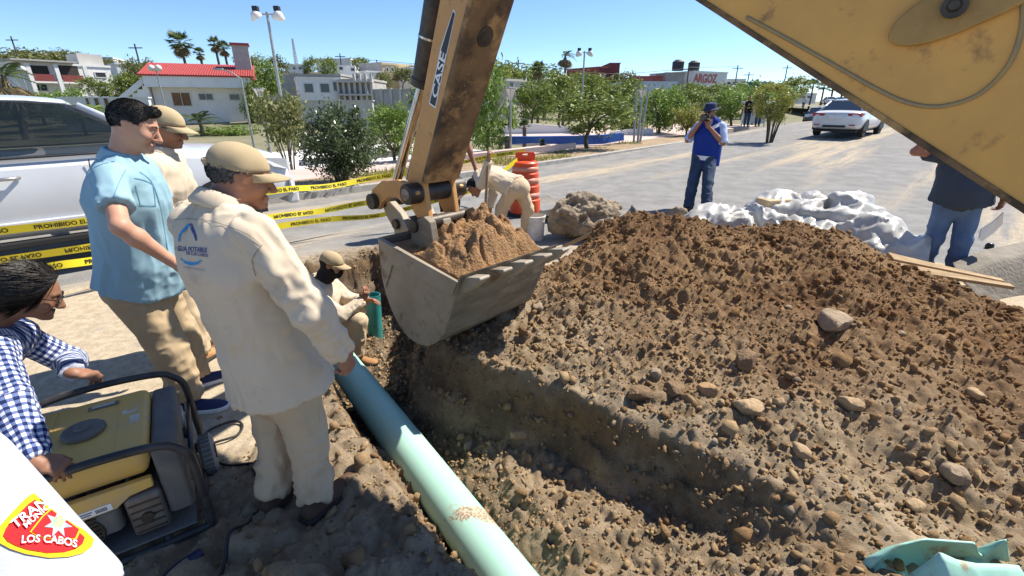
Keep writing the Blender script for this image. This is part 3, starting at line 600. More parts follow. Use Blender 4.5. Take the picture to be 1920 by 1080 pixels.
# ------------------------------------------------------------------ water pipes
M_PIPE = mat('sea green pvc', (.34, .60, .48), .42, col2=(.40, .63, .52), nscale=1.5, col3=(.30, .26, .17), n3scale=14, n3lo=.68, n3hi=.72, bump=.03, bscale=30)
M_PIPED = mat('teal pvc', (.03, .22, .22), .45, col2=(.05, .28, .27), nscale=6, col3=(.03, .04, .03), n3scale=9, n3lo=.58, n3hi=.64, bump=.1)
def hollow(b, a, c, r, th, n=36, k=10):
    a = np.asarray(a, float); c = np.asarray(c, float); R = frame(c-a); P = [a+(c-a)*i/k for i in range(k+1)]
    def rg(p, q): return [p+q*(R[:, 0]*math.cos(2*math.pi*j/n)+R[:, 1]*math.sin(2*math.pi*j/n)) for j in range(n)]
    b.loft([rg(p, r) for p in P]+[rg(p, r-th) for p in P[::-1]]+[rg(P[0], r)], True, False); return b
pf, pn = V3(-1.50, 3.62, -.375), V3(.52, .83, -.375)
def pipe_mat():
    m = M_PIPE; nt = m.node_tree; N, L = nt.nodes, nt.links; b = N['Principled BSDF']; old = b.inputs['Base Color'].links[0].from_socket
    # a scuffed, sandy patch where the pipe was dragged
    tc = N.new('ShaderNodeTexCoord'); mp = N.new('ShaderNodeMapping'); q = G(905, 960, -.25); mp.inputs['Location'].default_value = tuple(-q); L.new(tc.outputs['Object'], mp.inputs[0])
    mp2 = N.new('ShaderNodeMapping'); mp2.inputs['Rotation'].default_value = (0, 0, math.radians(54)); mp2.inputs['Scale'].default_value = (1/.26, 1/.085, 1/.25); L.new(mp.outputs[0], mp2.inputs[0])
    ln = N.new('ShaderNodeVectorMath'); ln.operation = 'LENGTH'; L.new(mp2.outputs[0], ln.inputs[0]); ns = N.new('ShaderNodeTexNoise'); ns.inputs['Scale'].default_value = 22; ns.inputs['Detail'].default_value = 8; ns.inputs['Roughness'].default_value = .75; L.new(tc.outputs['Object'], ns.inputs[0])
    ad = N.new('ShaderNodeMath'); ad.operation = 'MULTIPLY_ADD'; L.new(ns.outputs[0], ad.inputs[0]); ad.inputs[1].default_value = 2.6; L.new(ln.outputs['Value'], ad.inputs[2])
    mr = N.new('ShaderNodeMapRange'); mr.inputs[1].default_value = 2.05; mr.inputs[2].default_value = 1.85; L.new(ad.outputs[0], mr.inputs[0])
    mx = N.new('ShaderNodeMix'); mx.data_type = 'RGBA'; L.new(mr.outputs[0], mx.inputs[0]); L.new(old, mx.inputs[6])
    n2 = N.new('ShaderNodeTexNoise'); n2.inputs['Scale'].default_value = 90; n2.inputs['Detail'].default_value = 4; L.new(tc.outputs['Object'], n2.inputs[0]); rp = _ramp(nt, [(.4, (.24, .17, .10)), (.6, (.52, .45, .33))]); L.new(n2.outputs[0], rp.inputs[0]); L.new(rp.outputs[0], mx.inputs[7])
    L.new(mx.outputs[2], b.inputs['Base Color'])
pipe_mat()
b = MB(); hollow(b, pf, pn, .128, .009, 48); tag(b.build('water_pipe', M_PIPE, smooth=True, auto=40), 'long sea green plastic water pipe lying along the trench', 'pipe')
b = MB(); s0_ = W(699, 552, 4.62); s1_ = W(705, 640, 4.62); s1_[2] = -.70; hollow(b, s0_, s1_, .078, .008, 28); tag(b.build('pipe_stub', M_PIPED, auto=40), 'short dark teal pipe stub standing upright against the pit wall', 'pipe')
def broken_pipe():
    root = thing('broken_pipe', 'broken jagged shards of sea green pipe lying in the soil', 'pipe shard', G(1790, 1110, 0)); R0 = V3(*root.location); m = mat('cut sea green pvc', (.28, .55, .46), .55, col2=(.36, .60, .51), nscale=5, col3=(.34, .27, .17), n3scale=9, n3lo=.54, n3hi=.64, bump=.1)
    def shell(top, bot, bulge, name):
        k = 60; T_ = spline([V3(u, v, 0) for u, v in top], 1); tt = np.linspace(0, 1, k); tu = np.interp(tt, np.linspace(0, 1, len(top)), [p[0] for p in top]); tv = np.interp(tt, np.linspace(0, 1, len(top)), [p[1] for p in top]); bu = np.interp(tt, np.linspace(0, 1, len(bot)), [p[0] for p in bot]); bv = np.interp(tt, np.linspace(0, 1, len(bot)), [p[1] for p in bot]); rows = []; n = 10
        for i in range(k):
            b = G(bu[i], bv[i], .0); t = W(tu[i], tv[i], b[1]+.10 if bulge > 0 else b[1]+.02); row = []
            for j in range(n+1): q = j/n; p = b+(t-b)*q; p = p+V3(0, bulge*math.sin(math.pi*q), -.02*math.sin(math.pi*q)*(bulge > 0)); row.append(p-R0)
            rows.append(row)
        V = [p for r in rows for p in r]; Fs = [(i*(n+1)+j, (i+1)*(n+1)+j, (i+1)*(n+1)+j+1, i*(n+1)+j+1) for i in range(k-1) for j in range(n)]; o = mobj(name, V, Fs, m, root, smooth=True); md = o.modifiers.new('thick', 'SOLIDIFY'); md.thickness = .009; md.offset = 0; return o
    shell([(1628, 1075), (1650, 1046), (1690, 1022), (1735, 1011), (1785, 1015), (1828, 1018), (1836, 1038), (1848, 1046), (1872, 1024), (1888, 1013), (1893, 1052)], [(1625, 1120), (1700, 1112), (1800, 1112), (1900, 1115)], .075, 'shell')
    shell([(1672, 1098), (1715, 1070), (1745, 1048), (1762, 1035), (1790, 1048), (1830, 1056), (1880, 1057), (1908, 1060)], [(1670, 1120), (1740, 1135), (1830, 1138), (1915, 1125)], -.05, 'shard')
broken_pipe()
# ------------------------------------------------------------------ rocks and slabs
M_ROCKS = [mat('tan rock', (.40, .285, .165), .95, col2=(.29, .20, .115), nscale=9, bump=.7, bscale=35, bdist=.02), mat('grey brown rock', (.32, .245, .165), .95, col2=(.22, .165, .11), nscale=9, bump=.7, bscale=35, bdist=.02), mat('dark clod', (.22, .145, .08), .97, col2=(.15, .095, .052), nscale=12, bump=.9, bscale=50, bdist=.02), mat('orange rock', (.36, .22, .10), .95, col2=(.27, .18, .10), nscale=8, bump=.7, bscale=35, bdist=.02)]
def rock_mesh(seed, sub=3, cub=.45, amp=.22):
    bm = bmesh.new(); bmesh.ops.create_icosphere(bm, subdivisions=sub, radius=1); v = np.array([p.co[:] for p in bm.verts]); f = np.array([[q.index for q in p.verts] for p in bm.faces]); bm.free(); rg = np.random.default_rng(seed)
    for _ in range(9):      # planar chips make it angular
        n = nrm(rg.normal(size=3)); d = rg.uniform(.5, .8); s = v@n-d; v = v-np.outer(np.maximum(s, 0)*.85, n)
    v = v*(1+amp*fbm(v*1.6+seed, seed, 4)[:, None]); return v/np.abs(v).max(0), f
_RK = [rock_mesh(s, 3) for s in range(6)]
def rock(p, size, kind=0, mk=0, label='', cat='rock', group=None, name='rock', yaw=0., sink=.25):
    v, f = _RK[mk % 6]; s = np.asarray(size, float)*np.ones(3)/2; vv = (v*s)@rotz(yaw).T; o = mobj(name, vv, f, M_ROCKS[kind], smooth=False); o.data.set_sharp_from_angle(angle=math.radians(30)); o.data.polygons.foreach_set('use_smooth', np.ones(len(f), bool))
    o.location = (p[0], p[1], p[2]+s[2]*(1-2*sink)); return tag(o, label, cat, group)
def hitground(u, v):
    d = ray(u, v); t = 1.2
    while t < 12:
        p = V3(0, 0, HCAM)+d*t
        if p[2] < gz(p[0], p[1]): return p
        t += .02
    return G(u, v)
rocks = [(1400, 770, .17, .13, .12, 0, 'large tan angular rock half way down the near slope of the soil heap'), (1560, 605, .34, .22, .10, 1, 'broad flat brown rock embedded high on the soil heap'), (1590, 757, .15, .10, .09, 0, 'blocky tan rock on the soil heap below the broad flat rock'),
         (1398, 680, .19, .14, .12, 2, 'dark brown rounded clod in the middle of the soil heap'), (1225, 703, .11, .09, .09, 1, 'small grey rock at the edge of the soil heap above the trench wall'), (1195, 745, .16, .13, .12, 2, 'dark lumpy clod at the brink of the trench'), (1265, 735, .16, .12, .10, 2, 'dark clod beside the orange rock at the trench brink'),
         (1325, 735, .13, .10, .08, 3, 'orange tinted rock lying by dark clods near the trench brink'), (1722, 893, .09, .08, .07, 3, 'rounded ochre stone low on the right of the soil heap'), (1790, 893, .13, .11, .09, 1, 'pale square stone beside the ochre stone low on the soil heap'), (1715, 950, .10, .08, .05, 0, 'small flat pale stone near the broken pipe shard'), (1500, 850, .12, .08, .07, 0, 'wedge shaped tan rock at the foot of the soil heap'),
         (975, 815, .13, .10, .09, 0, 'pale chipped stone on the rubble beside the green pipe'), (880, 838, .09, .07, .06, 1, 'small greenish stone on the rubble beside the green pipe'), (1460, 755, .08, .06, .06, 0, 'pair stone next to the large tan rock on the heap'), (1125, 657, .07, .06, .06, 1, 'small grey stone on the heap under the bucket teeth'), (1830, 740, .12, .08, .06, 0, 'flat tan stone on the right slope of the soil heap'),
         (1175, 385, .3, .2, .16, 1, ''), (1010, 575, .12, .09, .07, 1, 'grey stone beneath the far bucket teeth'), (1480, 705, .07, .06, .05, 2, 'small dark clod in the middle of the soil heap'), (1690, 625, .06, .06, .05, 1, 'small stone high on the right of the soil heap')]
for i, (u, v, sx, sy, sz, kd, lb) in enumerate(rocks):
    if not lb: continue
    p = hitground(u, v+4); rock(p, (sx, sy, sz), kd, i, lb, 'rock', 'rocks on the dug soil', yaw=i*1.3, sink=.22)
def crumbs(name, n, seed, smin, sexp, smax, m, label, cat, clump=0.):
    """loose pieces: angular little polyhedra scattered over the dug ground, thicker in some patches"""
    rg = np.random.default_rng(seed); bm = bmesh.new(); bmesh.ops.create_icosphere(bm, subdivisions=1, radius=1); iv = np.array([p.co[:] for p in bm.verts]); jf = np.array([[q.index for q in p.verts] for p in bm.faces]); bm.free()
    var = []
    for _ in range(16):
        v = iv*(1+rg.uniform(-.28, .28, (len(iv), 1)))
        for _k in range(3): c = nrm(rg.normal(size=3)); v = v-np.outer(np.maximum(v@c-.35, 0), c)
        var.append(v)
    var = np.array(var); x = rg.uniform(-1.9, 4.7, n*3); y = rg.uniform(.8, 5.7, n*3); sd = poly_sd(PIT, x, y); md = tps(_md, x, y); on = (sd > -.12) | ((md > .04) & (x > -.7)) | ((np.hypot(x+1.0, y-1.45) < .75) & (rg.random(n*3) < .25)) | (rg.random(n*3) < .03)
    cl = vn2(x*2.6, y*2.6, seed)+.5*vn2(x*6, y*6, seed+1); on &= (cl > rg.uniform(-1, 1, n*3)*1.0-(.9-clump)); x, y = x[on][:n], y[on][:n]; k = len(x)
    r, nn = RN(x, y); r0, r1, n0, n1 = PATCH; NN = int((n1-n0)/GH)+1; NR = int((r1-r0)/GH)+1; co = np.zeros(len(PATCH_OBJ.data.vertices)*3, np.float32); PATCH_OBJ.data.vertices.foreach_get('co', co); zz = co[2::3].reshape(NR, NN); z = zz[np.clip(np.rint((r-r0)/(r1-r0)*(NR-1)).astype(int), 0, NR-1), np.clip(np.rint((nn-n0)/(n1-n0)*(NN-1)).astype(int), 0, NN-1)]
    s = np.minimum(smax, smin+rg.exponential(sexp, k)); q = rg.normal(size=(k, 4)); q /= np.linalg.norm(q, axis=1)[:, None]; a, b, c, d = q.T
    R_ = np.stack([np.stack([1-2*(c*c+d*d), 2*(b*c-a*d), 2*(b*d+a*c)], 1), np.stack([2*(b*c+a*d), 1-2*(b*b+d*d), 2*(c*d-a*b)], 1), np.stack([2*(b*d-a*c), 2*(c*d+a*b), 1-2*(b*b+c*c)], 1)], 1)
    V = var[rg.integers(0, 16, k)]*rg.uniform(.65, 1.3, (k, 1, 3)); V = np.einsum('kij,kvj->kvi', R_, V)*s[:, None, None]+np.stack([x, y, z+s*.25], 1)[:, None, :]; Fc = (jf[None]+(np.arange(k)*len(iv))[:, None, None]).reshape(-1, 3)
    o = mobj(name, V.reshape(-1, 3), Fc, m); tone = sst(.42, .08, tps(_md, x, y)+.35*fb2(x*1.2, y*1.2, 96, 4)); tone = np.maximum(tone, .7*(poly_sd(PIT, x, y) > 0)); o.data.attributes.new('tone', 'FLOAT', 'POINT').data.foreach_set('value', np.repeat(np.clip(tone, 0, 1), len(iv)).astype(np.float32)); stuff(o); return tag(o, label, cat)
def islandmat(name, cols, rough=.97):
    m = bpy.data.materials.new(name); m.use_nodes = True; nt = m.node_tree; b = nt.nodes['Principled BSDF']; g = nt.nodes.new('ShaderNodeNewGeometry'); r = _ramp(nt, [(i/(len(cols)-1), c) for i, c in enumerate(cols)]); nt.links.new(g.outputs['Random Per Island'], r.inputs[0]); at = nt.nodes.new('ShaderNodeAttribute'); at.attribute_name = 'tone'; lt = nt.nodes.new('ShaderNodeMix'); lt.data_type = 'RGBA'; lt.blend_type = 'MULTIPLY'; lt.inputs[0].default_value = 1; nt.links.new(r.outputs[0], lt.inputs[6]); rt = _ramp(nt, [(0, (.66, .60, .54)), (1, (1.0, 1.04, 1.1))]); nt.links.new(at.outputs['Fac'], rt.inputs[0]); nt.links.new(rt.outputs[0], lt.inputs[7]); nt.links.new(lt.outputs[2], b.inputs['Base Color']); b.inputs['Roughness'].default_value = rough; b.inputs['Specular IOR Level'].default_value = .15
    tc = nt.nodes.new('ShaderNodeTexCoord'); n = nt.nodes.new('ShaderNodeTexNoise'); n.inputs['Scale'].default_value = 75; n.inputs['Detail'].default_value = 7; n.inputs['Roughness'].default_value = .75; nt.links.new(tc.outputs['Object'], n.inputs[0]); bp = nt.nodes.new('ShaderNodeBump'); bp.inputs['Distance'].default_value = .02; bp.inputs['Strength'].default_value = .8; nt.links.new(n.outputs[0], bp.inputs['Height']); nt.links.new(bp.outputs[0], b.inputs['Normal']); return m
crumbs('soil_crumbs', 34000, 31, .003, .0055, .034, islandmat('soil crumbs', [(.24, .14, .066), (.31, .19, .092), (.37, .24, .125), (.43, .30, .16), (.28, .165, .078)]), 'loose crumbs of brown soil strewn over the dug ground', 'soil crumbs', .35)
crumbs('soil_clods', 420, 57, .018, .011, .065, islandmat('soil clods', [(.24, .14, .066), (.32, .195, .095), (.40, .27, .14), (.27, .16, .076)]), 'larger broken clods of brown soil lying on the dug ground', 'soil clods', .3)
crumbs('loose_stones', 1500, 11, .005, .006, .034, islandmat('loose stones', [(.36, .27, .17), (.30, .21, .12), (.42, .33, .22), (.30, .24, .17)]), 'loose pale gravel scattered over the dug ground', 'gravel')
# ------------------------------------------------------------------ broken paving, sheeting, drum, tools
M_CONC = mat('broken concrete', (.33, .27, .19), .95, col2=(.20, .155, .105), nscale=5, nlo=.4, nhi=.6, col3=(.12, .10, .075), n3scale=7, n3lo=.56, n3hi=.68, bump=1.0, bscale=28, bdist=.03)
def chunk(name, c, size, seed, label, cat, yaw=0., m=None, h=.02, amp=.05):
    sx, sy, sz = size; f = Fld((-sx*.65, -sy*.65, -.05), (sx*.65, sy*.65, sz*1.25), h); rg = np.random.default_rng(seed)
    for _ in range(7): f.ell((rg.uniform(-.25, .25)*sx, rg.uniform(-.25, .25)*sy, rg.uniform(.25, .62)*sz), (sx*rg.uniform(.22, .36), sy*rg.uniform(.22, .36), sz*rg.uniform(.28, .42)), k=.10)
    for _ in range(11):
        n = nrm(rg.normal(size=3)*V3(1, 1, .8)); p = V3(0, 0, sz*.5)+n*V3(sx, sy, sz)*rg.uniform(.27, .42); f.cut(p, n)
    V, Q = f.mesh(); N = vnormals(V, Q); V = V+N*(amp*fbm(V*4+seed, seed, 5)+amp*1.1*(.5-2*np.abs(fbm(V*6, seed+3, 4)))+amp*.4*fbm(V*22, seed+5, 3))[:, None]; V[:, 2] -= V[:, 2].min()
    o = mobj(name, V@rotz(yaw).T, Q, m or M_CONC, smooth=True); o.location = tuple(c); return tag(o, label, cat)
p = G(1100, 452); chunk('boulder', (p[0], p[1]+.25, -.06), (1.25, .85, .62), 3, 'large broken boulder of pale concrete and earth beside the white pail', 'boulder', .2, amp=.07)
p = G(1185, 432); chunk('slab', (p[0]+.02, p[1]+.1, -.02), (.32, .30, .36), 14, 'dark angular lump of asphalt leaning on the large boulder', 'rubble', .5, m=mat('asphalt lump', (.13, .13, .12), .95, col2=(.22, .21, .18), nscale=7, bump=.8, bscale=40), amp=.02)
p = G(1258, 432); chunk('rubble_block', (p[0], p[1]+.1, -.04), (.58, .42, .36), 21, 'square block of dug up pavement between the boulder and the plastic sheeting', 'rubble', -.25, amp=.03)
# concrete kerb slab beside the boards
b = MB(); q = [W(1795, 520, 4.15), W(1860, 492, 4.35), W(1960, 470, 4.6), W(1990, 560, 4.5), W(1960, 600, 4.2), W(1850, 575, 4.05)]
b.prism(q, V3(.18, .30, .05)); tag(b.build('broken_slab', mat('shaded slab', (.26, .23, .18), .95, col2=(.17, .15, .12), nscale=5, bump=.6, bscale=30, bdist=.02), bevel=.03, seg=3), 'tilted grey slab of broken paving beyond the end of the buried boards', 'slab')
# half buried boards
M_BOARD = mat('dusty boards', (.42, .30, .165), .9, col2=(.29, .20, .11), nscale=6, stretch=(1, 1, 6), col3=(.25, .17, .10), n3scale=14, n3lo=.6, n3hi=.7, bump=.4, bscale=50)
TL, TR, BL, BR = W(1655, 484, 4.12), W(1842, 529, 3.92), W(1690, 532, 3.78), W(1886, 562, 3.52)
for i in range(4):
    f0, f1 = i/4+.012, (i+1)/4-.030-.02*(i % 2); a, c, d, e = TL+(BL-TL)*f0, TR+(BR-TR)*f0, TR+(BR-TR)*f1, TL+(BL-TL)*f1; ex = nrm(c-a)*(.03*((i*7) % 3)); nn_ = nrm(np.cross(c-a, e-a)); nn_ = nn_ if nn_[2] > 0 else -nn_; lift = nn_*(.075+.018*(i % 2)+.012*i)
    b = MB(); b.prism([a-ex+lift, c+ex+lift, d+ex+lift, e-ex+lift], -nn_*.03); tag(b.build('board', M_BOARD, bevel=.004), ['dusty board at the top of the four half buried boards', 'second dusty board down of the four half buried on the heap', 'third dusty board down of the four half buried on the heap', 'lowest and palest of the four boards half buried on the heap'][i], 'board', 'boards on the soil heap')
# crumpled translucent sheeting
def sheeting(name, parts, label, seed, yoff=0.):
    lo = np.min([np.asarray(c)-np.asarray(r)-.15 for c, r in parts], 0); hi = np.max([np.asarray(c)+np.asarray(r)+.15 for c, r in parts], 0); f = Fld(lo, hi, .024)
    for c, r in parts: f.ell(c, r, k=.12)
    V, Q = f.mesh(); N = vnormals(V, Q); P = V*3.4+fbm(V*2, seed, 2)[:, None]*1.4; rd = 1-2*np.abs(vnoise(P, seed)); rd2 = 1-2*np.abs(vnoise(P*2.1+3, seed+1)); rd3 = 1-2*np.abs(vnoise(P*4.6, seed+2))
    V = V+N*(.095*rd+.05*rd2+.02*rd3)[:, None]; V = V+fbm(V*11, seed+7, 2)[:, None]*.02; return tag(mobj(name, V, Q, M_SHEET, smooth=False), label, 'plastic sheeting')
M_SHEET = mat('milky plastic film', (.62, .61, .57), .4, col2=(.46, .44, .39), nscale=3, trans=.25, coat=.3, col3=(.40, .33, .23), n3scale=4, n3lo=.62, n3hi=.75)
def sh(u, v, Y, dz, r): q = W(u, v, Y); return (q+V3(0, 0, dz), r)
sheeting('plastic_sheet', [sh(1345, 425, 5.55, 0, (.30, .30, .16)), sh(1400, 440, 5.4, 0, (.3, .3, .14))], 'small crumpled end of white plastic film next to the rubble block', 5)
sheeting('plastic_sheet', [sh(1440, 425, 5.5, 0, (.40, .32, .16)), sh(1500, 450, 5.2, 0, (.4, .25, .10))], 'greyish sagging sheet of plastic film in front of the card', 9)
sheeting('plastic_sheet', [sh(1468, 396, 5.95, 0, (.40, .26, .13)), sh(1520, 400, 5.9, 0, (.22, .2, .12))], 'white plastic film lying under the tan card', 19)
sheeting('plastic_sheet', [sh(1555, 425, 5.5, 0, (.34, .30, .17)), sh(1592, 402, 5.65, 0, (.22, .22, .17))], 'peaked crumpled white plastic film rising behind the soil heap', 29)
sheeting('plastic_sheet', [sh(1620, 440, 5.2, 0, (.34, .33, .14)), sh(1665, 465, 4.9, 0, (.24, .28, .11))], 'trailing end of white plastic film lying toward the boards', 39)
b = MB(); q = W(1452, 378, 5.82); b.box(q, (.36, .24, .08), rotz(.2)); tag(b.build('cardboard_piece', mat('sandy card', (.55, .42, .25), .9, col2=(.42, .30, .17), nscale=7), bevel=.02), 'tan piece of card lying on the plastic sheeting', 'cardboard')
b = MB(); q = G(1853, 468); b.lathe([(.0, 0), (.03, .004), (.045, .03), (.045, .06), (.03, .085), (0, .09)], q, 16); tag(b.build('black_ball', M_BLACK, smooth=True), 'small black ball on the dusty road past the man in jeans', 'ball')
# orange traffic drum
M_ORG = mat('orange plastic', (.72, .085, .02), .45, col2=(.62, .07, .02), nscale=5, bump=.1); M_REF = mat('dull reflective band', (.66, .30, .20), .4, col2=(.58, .20, .12), nscale=9); M_RUB = mat('black rubber', (.02, .02, .02), .8)
p = G(984, 404); p = V3(p[0], p[1]+.1, 0); DR = thing('traffic_drum', 'orange plastic traffic drum with a handle standing on the road behind the bent worker', 'traffic drum', p)
b = MB(); b.lathe([(.0, .03), (.27, .03), (.275, .08), (.275, .30), (.255, .31), (.255, .55), (.24, .56), (.24, .78), (.225, .79), (.225, .96), (.20, .985), (.07, 1.0), (0, 1.0)], (0, 0, 0), 28); dbod = b.build('drum_body', M_ORG, DR, auto=30, bevel=.006)
for z0, z1, r in ((.33, .43, .2565), (.60, .70, .2415), (.82, .90, .2265)):
    b = MB(); b.lathe([(r, z0), (r+.001, z0), (r+.001, z1), (r, z1)], (0, 0, 0), 28, caps=False); b.build('reflective_band', M_REF, DR, smooth=True)
b = MB(); b.lathe([(.20, 0), (.34, 0), (.33, .05), (.22, .06)], (0, 0, 0), 28); b.build('rubber_base', M_RUB, DR, auto=30)
b = MB(); hx = [(-.17, 0), (-.17, .12), (-.14, .15), (-.045, .15), (-.045, .085), (.045, .085), (.045, .15), (.14, .15), (.17, .12), (.17, 0)]
b.prism([(x, -.02, 1.0+z) for x, z in hx], (0, .04, 0)); b.b2((-.07, -.018, 1.12), (.07, .018, 1.152)); b.build('handle', M_ORG, DR, bevel=.006); DR.scale = (.95, .95, .89)
# pail and basin
p = G(1003, 452); PL = thing('pail', 'white plastic pail standing by the bent worker at the soil heap edge', 'pail', (p[0], p[1]+.12, 0))
M_PAIL = mat('white pail plastic', (.72, .72, .70), .4, col2=(.52, .49, .43), nscale=8); b = MB(); b.lathe([(.0, .0), (.125, .0), (.14, .30), (.148, .305), (.15, .33), (.138, .335), (.128, .05), (0, .04)], (0, 0, 0), 26); b.build('pail_body', M_PAIL, PL, auto=40)
b = MB(); b.tube([(.15*math.cos(t), .03, .31-.12*math.sin(t)) for t in np.linspace(0, math.pi, 15)], .004, 6); b.build('wire_handle', M_CHROME, PL, smooth=True)
p = G(1040, 412); b = MB(); b.lathe([(0, .0), (.14, .0), (.24, .10), (.26, .11), (.23, .115), (.13, .02), (0, .015)], (p[0], p[1], 0), 26); tag(b.build('mixing_basin', M_RUB, auto=40), 'shallow black basin on the road between the drum and the boulder', 'basin')
# shovels and pole
M_WOOD = mat('weathered handle wood', (.30, .21, .12), .8, col2=(.20, .14, .085), nscale=9, stretch=(1, 1, 5), bump=.2)
def shovel(a, c, label, side=BW):
    a = np.asarray(a, float); c = np.asarray(c, float); r = thing('shovel', label, 'shovel', (c[0], c[1], max(0, c[2]))); R0 = V3(*r.location); d = nrm(a-c)
    b = MB(); b.tube([a-R0, (a+c)/2-R0, c-R0], .019, 10); b.build('shaft', M_WOOD, r, smooth=True)
    F3 = frame(d, side); rings = []
    for i in range(7):
        t = i/6; wv = .02+.105*math.sin(min(1, t*2.2)*math.pi/2)*(1 if t < .7 else 1-(t-.7)**1.6*3.5); q = c-R0-d*(t*.30-.03)
        rings.append([q+F3[:, 0]*wv*x+F3[:, 1]*(.028*(x*x-.5)+.01*zz) for x, zz in ((-1, 0), (-.5, 0), (0, 0), (.5, 0), (1, 0), (1, .4), (.5, .4), (0, .4), (-.5, .4), (-1, .4))])
    b = MB(); b.loft(rings); b.build('blade', M_STEEL, r, auto=40); return r
shovel(W(917, 276, 6.0), W(908, 425, 5.95), 'shovel with a straight wooden shaft held upright by the bent worker')
shovel(W(899, 330, 6.55), W(822, 415, 6.1), 'shovel with slanting wooden shaft held behind the dipper arm')
a, c = hitground(1062, 478), W(1168, 424, 4.75); b = MB(); b.tube(spline([a+V3(-.05, -.05, .12), (a+c)/2+V3(0, 0, .10), c+V3(.0, .0, .05)], 6), [.020]*13, 10); tag(b.build('wooden_pole', M_WOOD, smooth=True), 'long wooden pole lying along the top edge of the soil heap near the bucket', 'pole')
# ------------------------------------------------------------------ caution tape
M_TAPE = mat('yellow caution tape', (.85, .70, .03), .4, col2=(.78, .62, .03), nscale=3); M_TAPEK = mat('tape black print', (.015, .015, .015), .5)
def tape(pts, label, phase=0.0, h=.075, flip=False, twist=.25):
    P = spline(pts, 14); k = len(P); S = np.r_[0, np.cumsum([np.linalg.norm(P[i+1]-P[i]) for i in range(k-1)])]; r = thing('caution_tape', label, 'caution tape', P[0], group='caution tapes round the works'); R0 = V3(*r.location)
    def at(s, y):
        i = int(np.clip(np.searchsorted(S, s)-1, 0, k-2)); t = (s-S[i])/(S[i+1]-S[i]); p = P[i]+(P[i+1]-P[i])*t; d = nrm(P[i+1]-P[i]); a = twist*math.sin(s*1.3+phase)+.5*twist*math.sin(s*3.1)
        nn = np.cross(d, UPV); nn = nrm(nn); u = UPV*math.cos(a)+nn*math.sin(a); return p+u*y-R0, np.cross(d, u)
    vs = []; ns = np.linspace(0, S[-1], k*2)
    for s in ns: vs += [at(s, -h/2)[0], at(s, h/2)[0]]
    mobj('tape_strip', vs, [(2*i, 2*i+2, 2*i+3, 2*i+1) for i in range(len(ns)-1)], M_TAPE, r, smooth=True)
    tv, tf, tw = text_mesh('PROHIBIDO EL PASO', .025); sc = h*.52; x = phase*.2; b = MB(); per = tw*sc+.16
    while x+tw*sc < S[-1]:
        q = []
        for X, Y in tv:
            yy = (Y-.5)*sc; xx = x+X*sc
            if flip: yy = -yy; 
            c_, n_ = at(xx, yy); cam = V3(0, 0, HCAM)-R0-c_; n_ = n_ if np.dot(n_, cam) > 0 else -n_; q.append(c_+n_*.003)
        b = MB(); b.add(q, tf); b.build('tape_lettering', M_TAPEK, r); x += per
    return r
tape([W(-160, 452, 3.55), W(0, 433, 3.9), W(165, 414, 4.35), W(350, 386, 5.1), W(520, 357, 5.9), W(620, 349, 6.45), W(710, 332, 6.95), W(800, 322, 7.3)], 'highest of the three yellow caution tapes stretched in front of the white truck', 0)
tape([W(-160, 512, 3.6), W(0, 488, 3.95), W(180, 462, 4.4), W(350, 434, 5.1), W(510, 407, 5.85), W(600, 396, 6.3), W(690, 380, 6.6), W(800, 370, 6.9)], 'middle one of the yellow caution tapes, its print upside down', 1.2, flip=True)
tape([W(-160, 560, 3.6), W(0, 520, 3.95), W(100, 499, 4.15), W(185, 487, 4.4), W(350, 458, 5.0), W(525, 424, 5.75), W(620, 411, 6.2), W(715, 403, 6.6), W(830, 372, 7.0), W(905, 348, 7.3), W(970, 300, 7.85)], 'lowest yellow caution tape running on to the orange drum', 2.2)
tape([W(800, 318, 8.2), W(860, 306, 8.6), W(925, 292, 8.9), W(985, 284, 8.05)], 'short yellow caution tape tied to the drum handle behind the dipper', .5)
# ------------------------------------------------------------------ generator
GE = nrm(V3(.82, .57, 0)); GG = V3(-GE[1], GE[0], 0); GC = V3(-1.745, 1.635, 0)
GEN = thing('generator', 'yellow and black portable generator on the ground beside the woman in the checked shirt', 'generator', GC, math.atan2(GE[1], GE[0]))
M_GY = mat('generator yellow', (.70, .43, .10), .5, col2=(.62, .41, .15), nscale=6, col3=(.46, .36, .23), n3scale=3, n3lo=.46, n3hi=.75, bump=.05); M_GB = mat('scuffed black tube', (.022, .022, .024), .42, col2=(.055, .052, .048), nscale=14); M_GG = mat('dusty grey casing', (.10, .10, .10), .7, col2=(.17, .155, .13), nscale=7, bump=.3); M_GM = mat('muffler metal', (.25, .23, .20), .55, .6, col2=(.15, .13, .11), nscale=8)
def loop(y):
    r = .28; pts = [(-r, y, .04), (-r-.005, y, .25), (-r, y, .40), (-r+.02, y, .465), (-r+.08, y, .50), (0, y, .515), (r-.08, y, .50), (r-.02, y, .465), (r+.015, y, .40), (r+.02, y, .22), (r+.02, y, .06), (r-.02, y, .03), (0, y, .025), (-r+.03, y, .03)]; return spline([V3(*p) for p in pts]+[V3(*pts[0])], 5)
for y in (-.32, .32): b = MB(); b.tube(loop(y), .0165, 10); b.build('frame_tube', M_GB, GEN, smooth=True)
b = MB()
for x, z in ((-.27, .045), (.29, .06), (-.1, .03), (.14, .03)): b.tube([(x, -.32, z), (x, .32, z)], .013, 8)
b.tube([(.285, -.32, .30), (.285, .32, .30)], .012, 8); b.build('cross_tube', M_GB, GEN, smooth=True)
